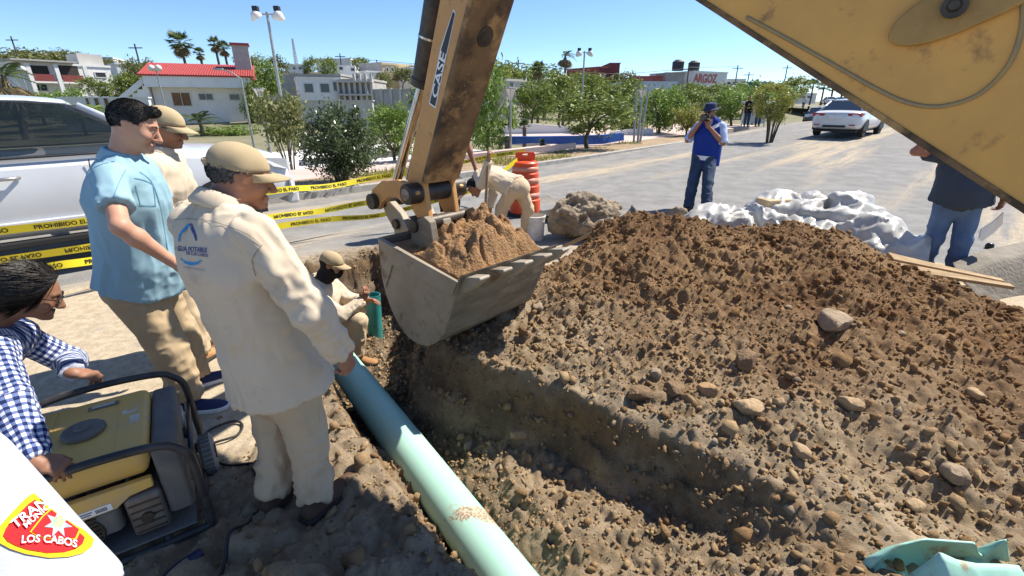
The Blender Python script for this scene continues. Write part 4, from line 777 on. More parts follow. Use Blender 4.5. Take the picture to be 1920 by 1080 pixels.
def rbox(b, lo, hi, rr=.03, n=5, taper=0.):
    lo = np.asarray(lo, float); hi = np.asarray(hi, float); R = []
    def ring(ins, z):
        q = []
        for cx, cy, a0 in ((hi[0]-rr, hi[1]-rr, 0), (lo[0]+rr, hi[1]-rr, 90), (lo[0]+rr, lo[1]+rr, 180), (hi[0]-rr, lo[1]+rr, 270)):
            for i in range(n+1): t = math.radians(a0+90*i/n); q.append(V3(cx+(rr-ins)*math.cos(t), cy+(rr-ins)*math.sin(t), z))
        return q
    for ins, z in ((taper+.012, lo[2]), (taper, lo[2]+.012), (0, (lo[2]+hi[2])/2), (.0, hi[2]-.02), (.006, hi[2]-.007), (.02, hi[2])): R.append(ring(min(ins, rr*.95), z))
    b.loft(R); return b
b = MB(); rbox(b, (-.245, -.265, .345), (.165, .265, .475), .045, taper=.02); tank = b.build('fuel_tank', M_GY, GEN, auto=40)
b = MB(); b.lathe([(.0, .474), (.070, .474), (.075, .478), (.075, .492), (.066, .498), (.0, .499)], (-.05, -.01, 0), 14); b.lathe([(0, .4985), (.03, .4985), (.028, .508), (0, .508)], (-.05, -.01, 0), 14); b.build('fuel_cap', M_GG, tank, bevel=.003)
b = MB(); b.b2((-.055, .165, .475), (.055, .195, .481)); b.build('fuel_gauge', M_GG, tank, bevel=.003); b = MB(); b.b2((-.04, .172, .4812), (.04, .188, .483)); b.build('gauge_window', mat('gauge plastic', (.45, .44, .40), .3), tank)
b = MB(); b.b2((.10, -.04, .4752), (.135, .03, .4765)); b.b2((.07, .05, .4752), (.13, .09, .4765)); b.build('tank_sticker', mat('worn sticker', (.62, .58, .50), .6, col2=(.50, .38, .18), nscale=30), tank)
for x in (-.17, .06): b = MB(); b.b2((x, -.24, .4745), (x+.006, .24, .478)); b.build('tank_rib', M_GY, tank, bevel=.002)
b = MB(); rbox(b, (.168, -.27, .12), (.262, .27, .455), .02); pan = b.build('control_panel', M_GG, GEN, auto=40)
b = MB()
for z in (.2, .3):
    for yy in (-.12, .04): b = MB(); b.cyl((.262, yy, z), (.272, yy, z), .028, n=16); b.build('socket', M_BLACK, pan, auto=40)
b = MB(); b.b2((.262, .11, .2), (.27, .2, .36)); b.build('switch_plate', mat('pale switch plate', (.4, .4, .38), .5), pan)
b = MB(); b.prism([(-.235, -.285, .345), (.15, -.285, .345), (.15, -.285, .30), (.07, -.285, .29), (.02, -.285, .255), (-.235, -.285, .25)], (0, .03, 0)); b.build('tank_shroud', M_GY, GEN, bevel=.006)
b = MB(); b.b2((-.09, -.2875, .262), (.01, -.286, .292)); lab = b.build('sticker', M_WHITEP, GEN); b = MB()
for i in range(9): b.b2((-.04+i*.004, -.2885, .268), (-.038+i*.004, -.2878, .285))
b.b2((-.085, -.2885, .280), (-.05, -.2878, .284)); b.b2((-.085, -.2885, .270), (-.055, -.2878, .274)); b.build('sticker_print', M_BLACK, lab)
b = MB(); rbox(b, (-.235, -.27, .13), (.02, -.05, .25), .03); b.build('air_filter_cover', M_GG, GEN, auto=40)
b = MB(); rbox(b, (.04, -.285, .08), (.165, -.06, .28), .02); muf = b.build('muffler', M_GM, GEN, auto=40); b = MB(); b.cyl((.10, -.286, .17), (.10, -.298, .17), .022, n=16)
for i in range(5): b.b2((.05, -.288, .10+i*.034), (.155, -.2855, .108+i*.034))
b.build('muffler_grille', M_DARKM, muf)
b = MB(); b.cyl((-.12, -.06, .17), (-.12, -.275, .17), .085, n=24); eng = b.build('recoil_housing', M_DARKM, GEN, auto=40, bevel=.006); b = MB()
for i in range(8): b.b2((-.195, -.279, .10+i*.019), (-.05, -.275, .108+i*.019))
b.build('housing_slots', M_BLACK, eng)
b = MB(); rbox(b, (-.2, -.06, .06), (.15, .24, .33), .05); b.build('engine_block', M_DARKM, GEN, auto=40); b = MB(); b.b2((-.26, -.3, .05), (.25, .3, .062)); b.build('base_tray', M_GG, GEN, bevel=.003)
b = MB(); b.lathe([(.04, -.03), (.085, -.032), (.1, -.02), (.1, .02), (.085, .032), (.04, .03)], (.325, .12, .095), 26, axis=(1, 0, 0)); wh = b.build('wheel', mat('dusty tyre', (.22, .21, .19), .9, col2=(.34, .31, .26), nscale=12), GEN, auto=40)
b = MB()
for i in range(26): t = 2*math.pi*i/26; b.box((.325, .12+.1*math.cos(t), .095+.1*math.sin(t)), (.036, .012, .008), np.array([[1, 0, 0], [0, math.cos(t+math.pi/2), -math.sin(t+math.pi/2)], [0, math.sin(t+math.pi/2), math.cos(t+math.pi/2)]]))
b.build('tread', M_GG, wh); b = MB(); b.cyl((.29, .12, .095), (.362, .12, .095), .038, n=16); b.build('wheel_rim', M_GB, wh, auto=40)
# cables
M_CABLE = mat('black cable', (.02, .02, .02), .5)
def cable(px, label, r=.007, lift=.008):
    P = [G(u, v, 0) for u, v in px]; P = [p+V3(0, 0, max(0, gz(p[0], p[1]))+lift+.006*(i % 3)) for i, p in enumerate(P)]; b = MB(); b.tube(spline(P, 10), r, 8); return tag(b.build('cable', M_CABLE, smooth=True), label, 'cable')
cable([(372, 835), (395, 810), (440, 795), (455, 800), (445, 820), (410, 835), (378, 842), (372, 850), (395, 868), (430, 876), (480, 882), (520, 890)], 'black cable coiled on the ground behind the generator wheel')
cable([(510, 870), (490, 880), (478, 895), (490, 908), (505, 905), (500, 925), (470, 985), (440, 1030), (425, 1062), (415, 1090)], 'black cable running down past the boot of the man in the cap')
p = G(345, 1062, .05); b = MB(); d = nrm(V3(.5, .85, .1)); b.cyl(p-d*.12, p+d*.0, .026, .03, n=18); b.cyl(p+d*.0, p+d*.07, .03, .018, n=18); GR = thing('power_tool', 'dark blue and teal power tool lying on the ground by the generator', 'power tool', (p[0], p[1], 0)); b.build('tool_body', mat('navy tool plastic', (.012, .016, .05), .5), GR, rel=(p[0], p[1], 0), auto=40)
b = MB(); b.cyl(p-d*.17, p-d*.12, .028, n=18); b.build('tool_head', mat('teal tool plastic', (.0, .20, .24), .4), GR, rel=(p[0], p[1], 0), auto=40)
# ------------------------------------------------------------------ people
def skinmat(name, c, c2): return mat(name, c, .5, col2=c2, nscale=9, nlo=.35, nhi=.7, bump=.12, bscale=120, bdist=.003, spec=.35)
SK_A = skinmat('skin warm', (.55, .31, .21), (.48, .24, .155)); SK_B = skinmat('skin tanned', (.36, .175, .105), (.28, .125, .072)); SK_C = skinmat('skin brown', (.28, .14, .085), (.22, .105, .062))
M_HAIR = mat('black hair', (.012, .010, .009), .45, col2=(.03, .024, .02), nscale=60, stretch=(1, 1, .15), bump=.8, bscale=160, bdist=.004)
M_HAIRF = mat('short faded hair', (.035, .026, .02), .7, col2=(.012, .010, .009), nscale=60, bump=.8, bscale=220, bdist=.003)
M_HAIRG = mat('greying hair', (.05, .045, .04), .6, col2=(.16, .15, .14), nscale=90, bump=.8, bscale=180, bdist=.004)
def cloth(name, c, c2, ns=3, bump=.35, rough=.85, wr=.28, **k):
    if name in MATS: return MATS[name]
    m = mat(name, c, rough, col2=c2, nscale=ns, bump=bump, bscale=700, bdist=.0015, spec=.2, **k); nt = m.node_tree; N, L = nt.nodes, nt.links; b = N['Principled BSDF']; old = b.inputs['Normal'].links[0].from_node
    tc = N.new('ShaderNodeTexCoord'); n = N.new('ShaderNodeTexNoise'); n.noise_type = 'RIDGED_MULTIFRACTAL'; n.inputs['Scale'].default_value = 7; n.inputs['Detail'].default_value = 3; n.inputs['Distortion'].default_value = .9; L.new(tc.outputs['Object'], n.inputs['Vector'])
    bp = N.new('ShaderNodeBump'); bp.inputs['Strength'].default_value = wr; bp.inputs['Distance'].default_value = .02; L.new(n.outputs[0], bp.inputs['Height']); L.new(bp.outputs[0], old.inputs['Normal']); return m
CL_BLUE = cloth('light blue cotton', (.25, .405, .47), (.29, .44, .51)); CL_KHAKI = cloth('khaki trousers', (.43, .325, .20), (.38, .285, .17)); CL_BEIGE = cloth('beige work shirt', (.56, .465, .34), (.62, .525, .40), col3=(.42, .36, .28), n3scale=5, n3lo=.58, n3hi=.75)
CL_BEIGET = cloth('beige work trousers', (.50, .385, .25), (.55, .43, .29), col3=(.36, .28, .20), n3scale=5, n3lo=.58, n3hi=.75); CL_CAP = cloth('khaki cap', (.42, .33, .20), (.36, .28, .165)); CL_NAVY = cloth('navy canvas', (.022, .032, .085), (.035, .045, .11)); CL_SOLE = mat('white rubber sole', (.72, .71, .68), .6)
CL_BOOT = cloth('brown suede', (.115, .07, .045), (.085, .05, .032)); CL_BOOTT = cloth('tan boot leather', (.40, .22, .10), (.32, .17, .075)); CL_DSOLE = mat('dark sole', (.03, .026, .022), .8); CL_WHITE = cloth('white uniform cotton', (.50, .53, .57), (.46, .49, .53)); CL_JEAN = cloth('blue jeans', (.085, .14, .25), (.13, .20, .32), 5); CL_JEAND = cloth('dark jeans', (.035, .055, .095), (.06, .085, .13), 5)
CL_VEST = cloth('royal blue vest', (.012, .035, .22), (.02, .045, .26)); CL_LBLUE = cloth('pale blue shirt', (.42, .52, .72), (.48, .57, .76)); CL_TEE = cloth('charcoal tee', (.045, .06, .085), (.06, .075, .10)); CL_BLK = cloth('black cloth', (.012, .012, .013), (.02, .02, .02)); M_LENS = mat('dark lens', (.01, .01, .012), .08, spec=.8)
M_EYE = mat('eye white', (.60, .57, .53), .25); M_IRIS = mat('dark iris', (.02, .012, .008), .15)
def gingham():
    m = bpy.data.materials.new('gingham cotton'); m.use_nodes = True; nt = m.node_tree; N, L = nt.nodes, nt.links; b = N['Principled BSDF']; b.inputs['Roughness'].default_value = .85; b.inputs['Specular IOR Level'].default_value = .2
    out = []
    for nm in ('cu', 'cv'):
        a = N.new('ShaderNodeAttribute'); a.attribute_name = nm; d = N.new('ShaderNodeMath'); d.operation = 'DIVIDE'; L.new(a.outputs['Fac'], d.inputs[0]); d.inputs[1].default_value = .030
        fr = N.new('ShaderNodeMath'); fr.operation = 'FRACT'; L.new(d.outputs[0], fr.inputs[0]); g = N.new('ShaderNodeMath'); g.operation = 'GREATER_THAN'; L.new(fr.outputs[0], g.inputs[0]); g.inputs[1].default_value = .5; out.append(g.outputs[0])
    s = N.new('ShaderNodeMath'); s.operation = 'ADD'; L.new(out[0], s.inputs[0]); L.new(out[1], s.inputs[1]); h = N.new('ShaderNodeMath'); h.operation = 'MULTIPLY'; L.new(s.outputs[0], h.inputs[0]); h.inputs[1].default_value = .5
    r = _ramp(nt, [(.0, (.70, .70, .72)), (.5, (.12, .16, .32)), (1.0, (.012, .022, .085))]); L.new(h.outputs[0], r.inputs[0]); L.new(r.outputs[0], b.inputs['Base Color']); return m
CL_GING = gingham()
def ext(p, uv, L, sg=1):
    """the point on the sight line through a pixel that lies one bone length from the joint before it"""
    d = ray(*uv); d = d/np.linalg.norm(d); o = V3(0, 0, HCAM); q = np.dot(p-o, d); e = p-(o+d*q); h = L*L-e@e
    return o+d*(q+(sg*math.sqrt(h) if h > 0 else 0))
def bone(p, q, L): return p+nrm(np.asarray(q)-p)*L
def knee(h, a, f, Lt=.43, Ls=.42):
    d = a-h; D = np.linalg.norm(d); x = D*.51; g = .03; n = nrm(f-d/D*np.dot(f, d/D)); return h+d/D*x+n*g
def hand(f, w, dr, pn, lat, curl=(.35, .4, .35), sp=.0, sc=1.0, thumb=.6, k=.008):
    """palm, four unequal bent fingers and a thumb; dr = along the hand, pn = palm normal, lat = towards the thumb"""
    dr = nrm(dr); lat = nrm(lat-dr*np.dot(lat, dr)); pn_ = np.cross(dr, lat); pn = pn_ if np.dot(pn_, pn) > 0 else -pn_
    c = w+dr*.045*sc; e = w+dr*.088*sc
    f.seg(w-dr*.02, c, (.026*sc, .019*sc), (.037*sc, .017*sc), k=.02, side=lat); f.seg(c, e, (.038*sc, .016*sc), (.040*sc, .013*sc), k=.01, side=lat)
    for i, (o, L) in enumerate(((.030, .072), (.010, .082), (-.011, .076), (-.030, .060))):
        p = e+lat*o*sc-dr*(.004+.010*(i == 3))*sc; d = nrm(dr+lat*o*sp*8); r = (.0098, .0098, .0094, .0085)[i]*sc; ln = L*sc
        for j, (fr, cv) in enumerate(zip((.45, .31, .26), curl)):
            n2 = nrm(pn-d*np.dot(pn, d)); an = cv*(1+.06*i); d = nrm(d*math.cos(an)+n2*math.sin(an)); q = p+d*ln*fr; f.seg(p, q, r*(1-.08*j), r*(1-.08*(j+1)), k=.004); p = q
    t0 = w+dr*.022*sc+lat*.024*sc; d = nrm(dr*.75+lat*thumb+pn*.35); t1 = t0+d*.042*sc; d2 = nrm(d+dr*.5+pn*.3-lat*.25); t2 = t1+d2*.032*sc; f.seg(t0, t1, .0135*sc, .0115*sc, k=.012); f.seg(t1, t2, .0115*sc, .009*sc, k=.004)
def headsdf(f, c, R, sc=1.0, jaw=1.0, nose=1.0):
    def T(x, y, z): return c+R@(V3(x, y, z)*sc)
    f.ell(T(0, -.012, .035), V3(.074, .094, .083)*sc, R, k=.02); f.ell(T(0, .012, -.005), V3(.066*jaw, .076, .085)*sc, R, k=.03)
    f.seg(T(0, .015, -.05), T(0, .062, -.092), (.050*jaw*sc, .04*sc), (.024*jaw*sc, .022*sc), k=.03, side=R[:, 0])
    for s in (-1, 1):
        f.ell(T(s*.042, .058, -.022), V3(.026*jaw, .024, .026)*sc, R, k=.025); f.seg(T(s*.012, .083, .030), T(s*.046, .070, .031), .010*sc, .008*sc, k=.012)
        f.ell(T(s*.031, .090, .010), V3(.017, .012, .011)*sc, R, k=.012, sub=True)
        f.seg(T(s*.074, -.008, -.018), T(s*.079, -.016, .022), (.007*sc, .016*sc), (.009*sc, .022*sc), k=.006, side=R[:, 0]); f.ell(T(s*.088, -.008, .008), V3(.007, .011, .017)*sc, R, k=.004, sub=True)
        f.ell(T(s*.031, .076, .008), V3(.015, .012, .0125)*sc, R, k=.004)
        f.ell(T(s*.012, .098, -.036), V3(.009, .010, .008)*sc*nose, R, k=.008)
    f.seg(T(0, .086, .022), T(0, .112, -.028), .0085*sc, .0135*sc*nose, k=.012); f.ell(T(0, .112, -.032), V3(.012, .012, .010)*sc*nose, R, k=.008)
    f.seg(T(-.02, .088, -.060), T(.02, .088, -.060), .0075*sc, .0075*sc, k=.006); f.seg(T(-.018, .086, -.072), T(.018, .086, -.072), .0085*sc, .0085*sc, k=.006); f.ell(T(0, .082, -.094), V3(.018, .016, .014)*sc, R, k=.012)
    return T
def hframe(face, up=(0, 0, 1)):
    y = nrm(face); up = np.asarray(up, float); z = nrm(up-y*np.dot(up, y)); return np.stack([np.cross(y, z), y, z], 1)
def fobj(f, name, m, root, R0, rel=1, segs=None, amp=.0, seed=1, attrs=False):
    V, Q = f.mesh()
    if not len(V): return None
    if rel: V = relax(V, Q, rel, .5)
    uv = None
    if segs: V, uv = folds(V, Q, segs, amp, seed)
    o = mobj(name, V-R0, Q, m, root, smooth=True)
    if attrs and uv is not None:
        for i, n in enumerate(('cu', 'cv')): o.data.attributes.new(n, 'FLOAT', 'POINT').data.foreach_set('value', uv[:, i].astype(np.float32))
    return o
def shoe(root, R0, ank, toe, gz_, m, ms, L=.285, W_=1.0, name='shoe', high=.0):
    d = nrm(V3(toe[0]-ank[0], toe[1]-ank[1], 0)); s = V3(d[1], -d[0], 0); heel = V3(ank[0], ank[1], gz_)-d*.075; st = [(0, .026, .058+high), (.06, .036, .082+high), (.22, .037, .098+high), (.36, .038, .092+high*.6), (.5, .043, .072), (.68, .049, .058), (.85, .046, .05), (.96, .030, .038), (1.0, .012, .028)]
    b = MB(); rings = []
    for t, w, h in st:
        c = heel+d*L*t; rings.append([c+s*w*W_*x+UPV*(.018+(h-.018)*z) for x, z in ((-1, 0), (-1.02, .3), (-.85, .72), (-.4, .98), (0, 1.03), (.4, .98), (.85, .72), (1.02, .3), (1, 0), (0, 0))])
    b.loft(rings); o = subd(b.build(name, m, root, smooth=True, rel=R0), 1)
    b = MB(); ou = [(t, w*1.09+.003) for t, w, h in st]; pl = [heel+d*(L*(t-.5)*1.03+L*.5)+s*w*W_ for t, w in ou]+[heel+d*(L*(t-.5)*1.03+L*.5)-s*w*W_ for t, w in ou[::-1]]
    b.prism(pl, UPV*.026); b.build('sole', ms, o, rel=R0, bevel=.006); return o
def mkcap(root, R0, c, R, m, sc=1.0, brim=.078, tilt=0., name='cap', md=None):
    def T(x, y, z): return c+R@(V3(x, y, z)*sc)-R0
    b = MB(); n = 32; prof = [(1.0, .0), (1.0, .15), (.97, .36), (.88, .58), (.72, .77), (.5, .91), (.25, .98), (.03, 1.0)]; rings = []
    for r, z in prof:
        rings.append([T((.086+.004*math.cos(6*t)*(1-z))*r*math.cos(t), -.008+(.107)*r*math.sin(t)-.012*z, .024+.106*z+.010*max(0, math.sin(t))*(1-z)) for t in np.linspace(0, 2*math.pi, n, endpoint=False)])
    b.loft(rings); cap = subd(b.build(name, m, root, smooth=True), 1)
    b = MB(); rings = []
    for j in range(7):
        q = j/6; rr = []
        for t in np.linspace(math.radians(18), math.radians(162), 19):
            s_ = math.sin(t); k_ = max(0, (s_-.30)/.70)**.6; rr.append(T((.087-.008*q)*math.cos(t), -.008+.106*s_+brim*q*k_, .036-.012*q-.020*(math.cos(t)**2)*(.4+q)))
        rings.append(rr)
    vs = [p for r in rings for p in r]; nb = len(rings[0]); fs = [(i*nb+j, i*nb+j+1, (i+1)*nb+j+1, (i+1)*nb+j) for i in range(6) for j in range(nb-1)]
    br = mobj('brim', vs, fs, md or m, cap, smooth=True); so = br.modifiers.new('thick', 'SOLIDIFY'); so.thickness = .0035; so.offset = 0
    b = MB(); b.lathe([(0, 0), (.008, 0), (.006, .006), (0, .007)], T(0, -.02, .123), 10, axis=R[:, 2]); b.build('top_button', m, cap, smooth=True); return cap
def haircap(root, R0, c, R, m, sc=1.0, front=.055, low=-.035, h=.006, th=.010, name='hair', extra=None, seed=3, amp=.006, top=None, strand=None, flow=None):
    def T(x, y, z): return c+R@(V3(x, y, z)*sc)
    f = Fld(c-.2*sc, c+.22*sc, h); f.ell(T(0, -.014, .036), V3(.074+th, .094+th, .083+th)*sc, R, k=.01)
    f.cut(T(0, front, .075), R@nrm(V3(0, .88, -.48))); f.cut(T(0, -.02, low), R@nrm(V3(0, .35, -1)))
    for s in (-1, 1): f.ell(T(s*.08, .005, -.01), V3(.03, .028, .034)*sc, R, k=.006, sub=True)
    if extra: extra(f, T)
    if top is not None: f.cut(T(0, 0, top), R[:, 2])
    V, Q = f.mesh(); V = relax(V, Q, 1); N = vnormals(V, Q); V = V+N*(amp*fbm(V*np.array([40, 40, 40]), seed, 3))[:, None]; o = mobj(name, V-R0, Q, m, root, smooth=True)
    if strand:      # loose locks lying over the mass
        n_, ln, lift = strand; rg = np.random.default_rng(seed); i = rg.integers(0, len(V), n_); P = V[i]; Nn = N[i]; fl = flow if flow is not None else V3(0, -.8, -.35); dr = R@nrm(fl); d = dr+rg.normal(size=(n_, 3))*(.35 if ln < .05 else .12); d = d-Nn*(d*Nn).sum(1)[:, None]; d /= np.maximum(1e-6, np.linalg.norm(d, axis=1))[:, None]; s_ = np.cross(d, Nn); L_ = ln*rg.uniform(.5, 1.2, (n_, 1)); w_ = .0016*rg.uniform(.6, 1.3, (n_, 1))
        Vs = np.stack([P-s_*w_, P+s_*w_, P+d*L_*.55+Nn*lift*L_+s_*w_*.8, P+d*L_+Nn*lift*L_*.6, P+d*L_*.55+Nn*lift*L_-s_*w_*.8], 1).reshape(-1, 3); st_ = mobj('hair_strands', Vs-R0, np.arange(n_*5).reshape(n_, 5), m, o); stuff(st_)
    return o
def glasses(root, R0, c, R, sc=1.0, name='sunglasses', m=None):
    def T(x, y, z): return c+R@(V3(x, y, z)*sc)-R0
    b = MB()
    for s in (-1, 1):
        ring = [T(s*.033+.027*math.cos(t), .100-.010*abs((s*.033+.027*math.cos(t))/.06)**2, .010+.019*math.sin(t)*(1 if math.sin(t) > 0 else 1.15)) for t in np.linspace(0, 2*math.pi, 18, endpoint=False)]; b.prism(ring, R[:, 1]*.004); b.tube([T(s*.060, .092, .014), T(s*.080, .03, .016), T(s*.081, -.01, .010)], .0025, 6)
    b.tube([T(-.01, .105, .014), T(.01, .105, .014)], .003, 6); return b.build(name, m or M_LENS, root)
def face_bits(root, R0, c, R, sc=1.0, brow=None, gaze=-.3):
    def T(x, y, z): return c+R@(V3(x, y, z)*sc)-R0
    for s in (-1, 1):
        b = MB(); b.lathe([(0, -.0105), (.006, -.008), (.0102, 0), (.006, .008), (0, .0105)], T(s*.031, .0795, .007), 12); e = b.build('eye', M_EYE, root, smooth=True)
        b = MB(); b.cyl(T(s*.031, .0885, .004), T(s*.031, .0905, .003), .0055, n=10); b.build('iris', M_IRIS, e)
        b = MB(); b.tube([T(s*.013, .0945, .030), T(s*.030, .0935, .037), T(s*.050, .079, .034)], [.003, .0042, .002], 6); b.build('eyebrow', brow or M_HAIR, root, smooth=True)
    b = MB(); b.tube([T(-.021, .0895, -.0655), T(0, .0955, -.0665), T(.021, .0895, -.0655)], .0018, 6); b.build('mouth', mat('lip line', (.13, .045, .035), .6), root, smooth=True)
def person(label, J, skin, shirt, trou, h=.0075, hb=.010, sleeve=1.0, group=None, tw=1.0, sw=1.0, hem=.10, shoes=None, hands=(None, None), headsc=1.0, seed=1, folda=(.015, .014), belly=0., sw_r=1.0, collar=True, tattr=False, no_head=False, legs=True, hk=.02, neckr=.056, jaw=1.0, cat='person', shirt_name='shirt'):
    """J: hd nk pv sL sR eL eR wL wR hL hR kL kR aL aR (points), face, up (vectors), f (facing)"""
    g = lambda k: np.asarray(J[k], float); base = (g('aL')+g('aR'))/2; base = V3(base[0], base[1], J.get('gz', 0.)); root = thing('person', label, cat, base, group=group); R0 = base
    pts = np.array([g(k) for k in ('hd', 'nk', 'pv', 'sL', 'sR', 'eL', 'eR', 'wL', 'wR', 'hL', 'hR', 'kL', 'kR', 'aL', 'aR')]); sd = nrm(g('sR')-g('sL')); hs = nrm(g('hR')-g('hL'))
    f = Fld(pts.min(0)-.22, pts.max(0)+.22, h); HR = hframe(J['face'], J.get('up', (0, 0, 1)))
    T = headsdf(f, g('hd'), HR, headsc, jaw); f.seg(T(0, -.022, -.045), g('nk')+V3(0, 0, .0), neckr*.95, neckr*1.05, k=.03)
    mid = (g('sL')+g('sR'))/2; f.seg(g('nk')-(g('nk')-mid)*.3, mid+(g('pv')-mid)*.2, (.09, .06), (.14, .085), k=.05, side=sd); f.seg(mid+(g('pv')-mid)*.2, g('pv'), (.14, .085), (.13, .09), k=.05, side=sd)
    for s in 'LR':
        a, e, w = g('s'+s), g('e'+s), g('w'+s); f.seg(mid+(a-mid)*.6, a, .05, .05, k=.03); f.seg(a, e, .046, .039, k=.02); fm = e+(w-e)*.3; f.seg(e, fm, .039, .042, k=.02); f.seg(fm, w, .042, .026, k=.02)
        hd_ = hands[0 if s == 'L' else 1]
        if hd_: hand(f, w, *hd_[:3], **hd_[3])
        else: hand(f, w, w-e, V3(0, 0, -1), J['f'], (.4, .45, .4))
        if legs: hp, kn, an = g('h'+s), g('k'+s), g('a'+s); f.seg(hp, kn, .072, .05, k=.04); f.seg(kn, an-V3(0, 0, .03), .05, .03, k=.03)
    fobj(f, 'body', skin, root, R0, 1)
    # shirt
    f = Fld(pts[:9].min(0)-np.array([.26, .26, .34]), pts[:9].max(0)+.2, hb); up_ = nrm(mid-g('pv')); hemp = g('pv')-up_*hem; fwd = nrm(np.cross(UPV, sd)) if abs(up_[2]) > .5 else nrm(np.cross(up_, sd)); fwd = fwd if np.dot(fwd, J['f']) > 0 else -fwd
    ch = mid-up_*.12; wa = g('pv')+up_*.10+fwd*belly*.35
    f.seg(mid+(g('sL')-mid)*.80, mid+(g('sR')-mid)*.80, (.075*sw, .062), (.075*sw, .062), k=.05); f.seg(g('nk')+up_*.012, mid-up_*.03, (.075, .062), (.13*sw, .10*sw), k=.05, side=sd, flat=(1, 0))
    f.seg(mid-up_*.02, ch, (.165*sw, .098*sw), (.188*sw, .128*sw+belly*.25), k=.05, side=sd); f.seg(ch, wa, (.188*sw, .128*sw+belly*.25), (.182*sw, .125*sw+belly*.7), k=.05, side=sd); f.seg(wa, hemp+fwd*belly*.2, (.182*sw, .125*sw+belly*.7), (.212*sw, .166*sw+belly*.35), k=.05, side=sd, flat=(0, 1))
    segs = [(g('nk'), wa, 3.0, 2.6, .9), (wa, hemp, 3.0, 2.8, 1.0)]
    for s in 'LR':
        a, e, w = g('s'+s), g('e'+s), g('w'+s); r1 = .066*sw_r
        if sleeve <= .6: q = a+(e-a)*min(1, sleeve*1.7); f.seg(a, q, .062*sw_r, .061*sw_r, k=.03, flat=(0, 1)); segs.append((a, e, 6, 1.2, .5))
        else:
            q = e+(w-e)*(sleeve-.03); f.seg(a, e, .068*sw_r, .060*sw_r, k=.035); f.seg(e, q, .060*sw_r, .044*sw_r, k=.03, flat=(0, 1)); f.seg(q-(q-e)*.16, q, .044*sw_r, .043*sw_r, k=.006, flat=(0, 1)); segs += [(a, e, 9, 1.1, .9), (e, w, 14, 1.1, 1.0)]
    so = fobj(f, shirt_name, shirt, root, R0, 1, segs, folda[0], seed, tattr)
    if collar:
        na = nrm(T(0, -.022, -.045)-g('nk')); b = MB(); b.lathe([(.088, -.025), (.096, -.012), (.078, .036), (.071, .042), (.064, .036), (.062, -.02)], g('nk')+up_*.012-fwd*.004-R0, 24, axis=nrm(na+up_*.5)); b.build('collar', shirt, so, smooth=True)
    # trousers
    if legs:
        ks = [g('h'+s) for s in 'LR']+[g('k'+s) for s in 'LR']+[g('a'+s) for s in 'LR']+[g('pv')]; ks = np.array(ks); f = Fld(ks.min(0)-.24, ks.max(0)+.26, hb)
        f.seg(g('pv')+up_*.09, g('pv')-up_*.02, (.152*min(tw, 1.06), .106*min(tw, 1.06)+belly*.3), (.158*min(tw, 1.08), .118*min(tw, 1.08)+belly*.2), k=.04, side=hs, flat=(1, 0)); segs = [(g('pv')+up_*.1, g('pv')-up_*.12, 8, 1.2, .5)]; f.ell(g('pv')-up_*.06-fwd*.02, (.15*tw, .12*tw, .11*tw) if abs(up_[2]) > .5 else .125*tw, k=.05)
        for s in 'LR':
            hp, kn, an = g('h'+s), g('k'+s), g('a'+s); q = an+(kn-an)*(.03); f.seg(hp, kn, .098*tw, .074*tw, k=.045); f.seg(kn, q, .074*tw, .066*tw, k=.03, flat=(0, 1)); segs += [(hp, kn, 7, 1.1, .8), (kn, an, 13, 1.0, 1.25)]
        fobj(f, 'trousers', trou, root, R0, 1, segs, folda[1], seed+5)
    if shoes and legs:
        for s in 'LR': toe = J.get('t'+s, g('a'+s)+V3(*J['f'])); shoe(root, R0, g('a'+s), toe, J.get('gz'+s, J.get('gz', 0.)), *shoes[:2], **(shoes[2] if len(shoes) > 2 else {}))
    return root, R0, g('hd'), HR, so, f, T
def auto_body(J, f, hipw=.095):
    f = nrm(V3(*f)); r = V3(f[1], -f[0], 0); J['f'] = f
    for s, k in (('L', -1), ('R', 1)):
        J.setdefault('h'+s, J['pv']+r*hipw*k-V3(0, 0, .06)); 
        if 'k'+s not in J: J['k'+s] = knee(J['h'+s], J['a'+s], f)
    return J
# --- the man in the light blue shirt
f = nrm(V3(.95, .30, 0)); r = V3(f[1], -f[0], 0)
J = dict(pv=W(262, 522, 2.50), nk=W(228, 297, 2.46), hd=W(252, 238, 2.49), aR=G(352, 748, .09), aL=G(368, 702, .09), face=nrm(V3(.90, .34, -.40)), up=(.25, .1, .96)); J['nk'][2] -= .01
J['sR'] = J['nk']+r*.195-V3(0, 0, .07); J['sL'] = J['nk']-r*.185-V3(0, 0, .07); J['eR'] = ext(J['sR'], (226, 425), .30, -1); J['wR'] = ext(J['eR'], (322, 490), .26, 1); J['eL'] = J['sL']+V3(.05, .05, -.29); J['wL'] = J['eL']+V3(.18, -.02, -.17); J['tR'] = G(412, 765); J['tL'] = G(420, 708); auto_body(J, f)
dh = nrm(J['wR']-J['eR'])
PA, R0, hc, HR, so, ff, T = person('man in a light blue short sleeved shirt and khaki trousers looking down into the trench', J, SK_A, CL_BLUE, CL_KHAKI, h=.0065, hb=.008, sleeve=.36, sw=1.12, sw_r=1.15, tw=1.2, folda=(.020, .016), hem=.02, belly=.07, shoes=(CL_NAVY, CL_SOLE), hands=(None, (nrm(dh+V3(.05, 0, -.45)), V3(-.3, .8, -.2), V3(.5, -.4, .2), dict(curl=(.3, .35, .3), sp=.25))), seed=3, jaw=1.08, neckr=.062)
